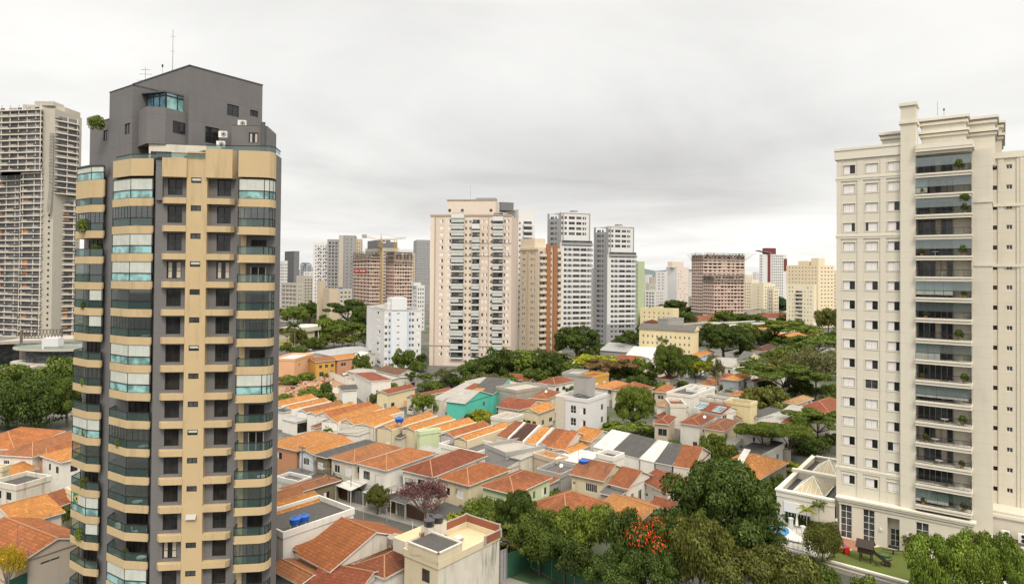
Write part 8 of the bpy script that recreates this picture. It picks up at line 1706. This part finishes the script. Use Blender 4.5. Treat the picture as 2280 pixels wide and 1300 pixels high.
# parked cars
def car(px, py, yaw, mat, lab, z=.006):
    p = G(px, py, z); t = thing('parked_car', lab, 'car', p); c, s = math.cos(yaw), math.sin(yaw); T3 = lambda x, y, zz: p + Vector((x * c - y * s, x * s + y * c, zz))
    def loft(secs, mt_, name):
        m = MB(); R4 = [[T3(x, -w, z0), T3(x, w, z0), T3(x, w * .94, z1), T3(x, -w * .94, z1)] for x, w, z0, z1 in secs]
        for A, B in zip(R4, R4[1:]):
            for i in range(4): m.face([A[i], A[(i + 1) % 4], B[(i + 1) % 4], B[i]], mt_)
        m.face(R4[0][::-1], mt_); m.face(R4[-1], mt_); return m.build(name, t)
    loft([(-2.05, .7, .4, .75), (-1.9, .84, .28, .92), (-.9, .86, .25, .95), (.9, .86, .25, .93), (1.7, .82, .28, .82), (2.05, .66, .38, .66)], mat, 'body')
    loft([(-1.75, .7, .9, .95), (-1.25, .72, .9, 1.4), (-.1, .74, .9, 1.46), (.45, .72, .9, 1.38), (1.15, .7, .88, .92)], 'glass', 'windows'); loft([(-1.2, .66, 1.38, 1.44), (-.1, .69, 1.43, 1.5), (.4, .66, 1.36, 1.42)], mat, 'roof')
    for x in (-1.25, 1.3):
        for y in (-.8, .8): m = MB(); m.tube(T3(x, y - .1, .31), T3(x, y + .1, .31), .31, .31, 'tyre', 12); w = m.build('wheel', t); m = MB(); k = .11 if y > 0 else -.11; m.tube(T3(x, y + k * .9, .31), T3(x, y + k, .31), .18, .18, 'metal', 10); m.build('rim', w)
    for y in (-.5, .5): m = MB(); m.box(T3(1.98, y - .15, .55), T3(2.06, y - .15, .55) - T3(1.98, y - .15, .55), T3(0, .3, 0) - T3(0, 0, 0), (0, 0, .14), 'frame_white'); m.build('headlight', t)
car(1146, 1268, .95, 'carpaint', 'silver car parked beside the stained wall above the court'); car(762, 834, .4, 'frame_white', 'white car parked behind the vacant lot wall'); car(684, 781, .2, 'frame_white', 'white car on the park street at the left'); car(706, 776, .2, 'blue', 'blue car on the park street near the ivy column'); car(890, 895, -.55, 'cardark', 'dark car in front of the yellow house'); car(1392, 1300, -.6, 'frame_white', 'white car under the trees at the bottom'); car(1250, 928, -.5, 'carred', 'red car beside the white flats'); car(640, 768, .1, 'carred', 'dark red car by the park lawn')
# roof dishes and aerials
def dish(px, py, z, lab):
    p = G(px, py, z); t = thing('satellite_dish', lab, 'satellite dish', p); m = MB(); m.tube(p, p + Vector((0, 0, .7)), .04, .04, 'metal', 5); m.build('mast', t); m = MB(); c = p + Vector((0, 0, .8)); n = Vector((-.3, -.75, .5)).normalized(); m.tube(c, c + n * .12, .1, .36, 'frame_white', 12); m.build('bowl', t)
dish(1250, 1046, 4.0, 'white dish on the grey flat roof behind the pale green house'); dish(1569, 936, 7.4, 'white dish on the dark red hip with the brown window'); dish(1216, 878, 7.0, 'pale dish on the bright cream house roof'); dish(1336, 1016, 5.2, 'large dish on the white metal roof edge')
for px, py, z, h, lab in ((1288, 1040, 6.5, 3.2, 'thin mast beside the dark blue tank'), (708, 966, 7.5, 2.6, 'thin aerial on the bright orange left roof'), (863, 1196, 6.0, 4.5, 'thin aerial behind the large gabled house'), (1704, 1030, 6.5, 2.2, 'aerial on the large orange roof by the annex'), (916, 1012, 7.4, 1.2, 'vent pipe on the white corner house roof'), (854, 1006, 7.4, 1.2, 'vent pipe on the tall orange hip'), (1138, 1058, 6.4, 1.6, 'aerial behind the pale green roof'), (1456, 1074, 6.2, 1.4, 'vent pipe on the bright red wing roof')):
    p = G(px, py, z); m = MB(); m.tube(p - Vector((0, 0, 1.5)), p + Vector((0, 0, h)), .035, .025, 'metal', 5)
    if h > 2: [m.tube(p + Vector((-.5, 0, h - .2 - k * .3)), p + Vector((.5, .1, h - .2 - k * .3)), .015, .015, 'metal', 3) for k in range(2)]
    tag(m.build('aerial'), lab, 'aerial' if h > 1.3 else 'vent pipe')
# more pale blocks along the skyline
for a in (('pale far slab between the slim white block and the dark tower', 630, 1100, 622, 638, 612, 'limestone'), ('tiny far tower behind the blue grey glass tower', 703, 1700, 697, 708, 600, 'towerwhite'), ('far white block at the green tower edge', 1440, 1500, 1434, 1452, 612, 'towerwhite'), ('far grey block behind the small white flats', 1452, 1250, 1445, 1466, 618, 'limestone'), ('far pale block right of the rose tower', 1536, 1200, 1530, 1545, 606, 'towerwhite'), ('far cream block right of the flaring tower', 1664, 1300, 1657, 1676, 612, 'creamblock'), ('far white slab left of the dark red topped tower', 1684, 1500, 1676, 1694, 606, 'towerwhite'), ('far pale tower right of the dark red topped tower', 1756, 1400, 1750, 1764, 610, 'rosetower'), ('far low office behind the pale orange block', 1848, 1100, 1836, 1862, 622, 'limestone'), ('pale far block between crane towers and grey slab', 921, 1000, 914, 926, 590, 'towerwhite')):
    l, nx, d, lx, rx, y, m = a; simple(l, nx, d, lx, rx, y, m, 45, cx(nx + .5, rx - .5, 3, .4), cx(lx + .5, nx - .5, 3, .4), group=gD, cap=0)
# things kept on the balconies of the two near towers
def ordn(k): return ('top', 'second', 'third', 'fourth', 'fifth', 'sixth', 'seventh', 'eighth', 'ninth', 'tenth', 'eleventh', 'twelfth', 'thirteenth', 'fourteenth', 'fifteenth', 'sixteenth', 'lowest')[k]
def table(p, lab, mat='frame_white'):
    t = thing('table', lab, 'table', p); m = MB(); m.tube(p + Vector((0, 0, .68)), p + Vector((0, 0, .72)), .5, .5, mat, 12); m.build('top', t); m = MB(); m.tube(p, p + Vector((0, 0, .68)), .05, .05, mat, 6); m.tube(p, p + Vector((0, 0, .04)), .28, .28, mat, 10); m.build('base', t)
def plant(p, lab, s=.45, c=MD):
    t = thing('potted_plant', lab, 'plant', p); m = MB(); m.tube(p, p + Vector((0, 0, .4)), .16, .22, 'salmon', 8); m.build('pot', t); me = arch('bush', 'far')[0]; o = bpy.data.objects.new('foliage', me); COL.objects.link(o); o.parent = t; o.location = (0, 0, .3); o.scale = (s, s, s * 2.2); o.color = (*c, 1)
F = F_RIGHT
for k in range(17):
    zf = 56.0 - .66 - 2.9 * k - .95; a, b = F.u(2046), F.u(2158); rr = random.Random(k * 7)
    if k not in (1, 6, 11): table(F.p(a + (b - a) * rr.uniform(.3, .6), .1, zf), 'small round table on the %s balcony of the cream tower' % ordn(k), rr.choice(('frame_white', 'wood', 'frame_brown')))
    if k % 2 == 0: plant(F.p(a + (b - a) * rr.uniform(.8, .95), .4, zf), 'potted plant at the right end of the %s balcony of the cream tower' % ordn(k), rr.uniform(.4, .7))
    if k % 3 == 1: plant(F.p(a + (b - a) * rr.uniform(.04, .15), .4, zf), 'potted plant at the left end of the %s balcony of the cream tower' % ordn(k), rr.uniform(.3, .55), OL)
for k in (1, 2, 4, 5, 7, 9, 10, 11, 13, 15):
    z = 38.87 + 2.8 * (3 - k); rr = random.Random(k); plant(V3(XY(rr.uniform(180, 222), 71.6), z - .85), 'plant on the %s balcony of the left column, dark tower' % ordn(k), rr.uniform(.4, .8), LG if k % 2 else MD)
    if k % 2: plant(V3(XY(rr.uniform(270, 300), 66.9), z - .62), 'plant on the %s balcony of the wide column, dark tower' % ordn(k), .5); table(V3(XY(rr.uniform(300, 330), 66.4), z - .62), 'table on the %s balcony of the wide column, dark tower' % ordn(k))
    else: table(F_LEFT.p(F_LEFT.u(590), .1, z - .68), 'table on the %s balcony of the right column, dark tower' % ordn(k))
for a in (('carpaint', 842, 1127, 'grey car by the kerb of the narrow street'), ('cardark', 1296, 950, 'dark car below the white flats'), ('frame_white', 1480, 986, 'white car before the beige house'), ('carpaint', 1600, 985, 'silver car before the yellow house'), ('carred', 1540, 976, 'red car before the white house with brown window'), ('carpaint', 1120, 921, 'grey car behind the small cream low house'), ('frame_white', 770, 842, 'second white car behind the vacant lot wall'), ('cardark', 790, 838, 'dark car beside the tall house with flat red roof')): car(a[1], a[2], -.6 if a[1] > 800 else .5, a[0], a[3])
pH = pole(1250, 936, 896, 'pole with crossarm left of the white flats', 0, .13, cross=1); pI = pole(1390, 984, 938, 'pole with crossarm below the mango tree', 0, .13, cross=1); pJ = pole(1640, 1000, 956, 'pole with crossarm beside the yellow house', 0, .13, cross=1); pK = pole(1130, 914, 872, 'pole with crossarm at the concrete warehouse', 0, .13, cross=1); pL = pole(902, 890, 850, 'pole with crossarm before the long orange roof', 0, .13, cross=1)
for a, b, lab in ((pF, pK, 'wire from the transformer pole to the warehouse pole'), (pK, pH, 'wire from the warehouse pole to the white flats'), (pH, pI, 'wire passing the white flats and the mango tree'), (pI, pG, 'wire from the mango tree to the wooden pole'), (pG, pJ, 'wire from the wooden pole past the yellow house'), (pL, pF, 'wire from the long orange roof to the transformer pole')): wire(a, b, lab); wire(a - Vector((0, 0, .7)), b - Vector((0, 0, .7)), 'lower ' + lab)
for l, n_, L, R, ev, k, rf, wl in (('low dark shed roof under the left umbrella crown', (1692, 1014), (1642, 1001), (1742, 996), 3.0, 'sA', 'fibredark', 'white'), ('grey awning roof right of the light green yard tree', (1616, 1004), (1578, 996), (1652, 986), 3.0, 'sA', 'fibrelight', 'white'), ('small grey shed behind the beige house with dark red hip', (1500, 922), (1474, 916), (1528, 912), 3.4, 'sA', 'fibre', 'offwhite'), ('low tiled annex behind the yellow house with dark red hip', (1650, 934), (1612, 926), (1668, 922), 3.6, 'gA', 'tile_old', 'offwhite'), ('tiled backyard annex left of the cream gabled house', (1222, 1078), (1196, 1070), (1262, 1062), 3.2, 'sA', 'tile_old', 'greywall'), ('fibre roofed shed behind the cream house on the street', (1112, 1050), (1084, 1042), (1160, 1030), 3.2, 'sA', 'fibre', 'offwhite'), ('low grey roof behind the corner house with barred window', (936, 1022), (904, 1014), (976, 1004), 3.4, 'sA', 'fibrelight', 'white'), ('small dark roof between the striped row and the white flats', (1256, 944), (1232, 938), (1282, 932), 3.2, 'sA', 'fibredark', 'offwhite'), ('low orange annex above the white modern house', (1572, 860), (1546, 855), (1590, 850), 4.2, 'gA', 'tile_orange', 'offwhite'), ('orange roof among trees above the solar panel house', (1640, 880), (1622, 876), (1652, 872), 4.2, 'hip', 'tile_orange', 'white'), ('red tiled annex between the mango tree and the tall cream block', (1470, 930), (1450, 926), (1496, 918), 3.8, 'gA', 'tile_red', 'white'), ('tiled lean-to at the right of the pale corrugated roof', (1762, 962), (1738, 955), (1800, 946), 3.4, 'sA', 'tile_old', 'offwhite'), ('orange roofed cottage behind the vaulted hall trees', (1486, 846), (1462, 842), (1502, 838), 4.4, 'hip', 'tile_orange', 'offwhite'), ('brown roofed cottage left of the ficus foot', (1536, 816), (1514, 812), (1552, 808), 4.4, 'hip', 'tile_brown', 'white')):
    H(l, n_, L, R, ev, k, rf, wl, pitch=.12 if k == 'sA' else .34, name='annex' if k == 'sA' else 'house', cat='annex' if k == 'sA' else 'house', door=k != 'sA')
flush_windows()
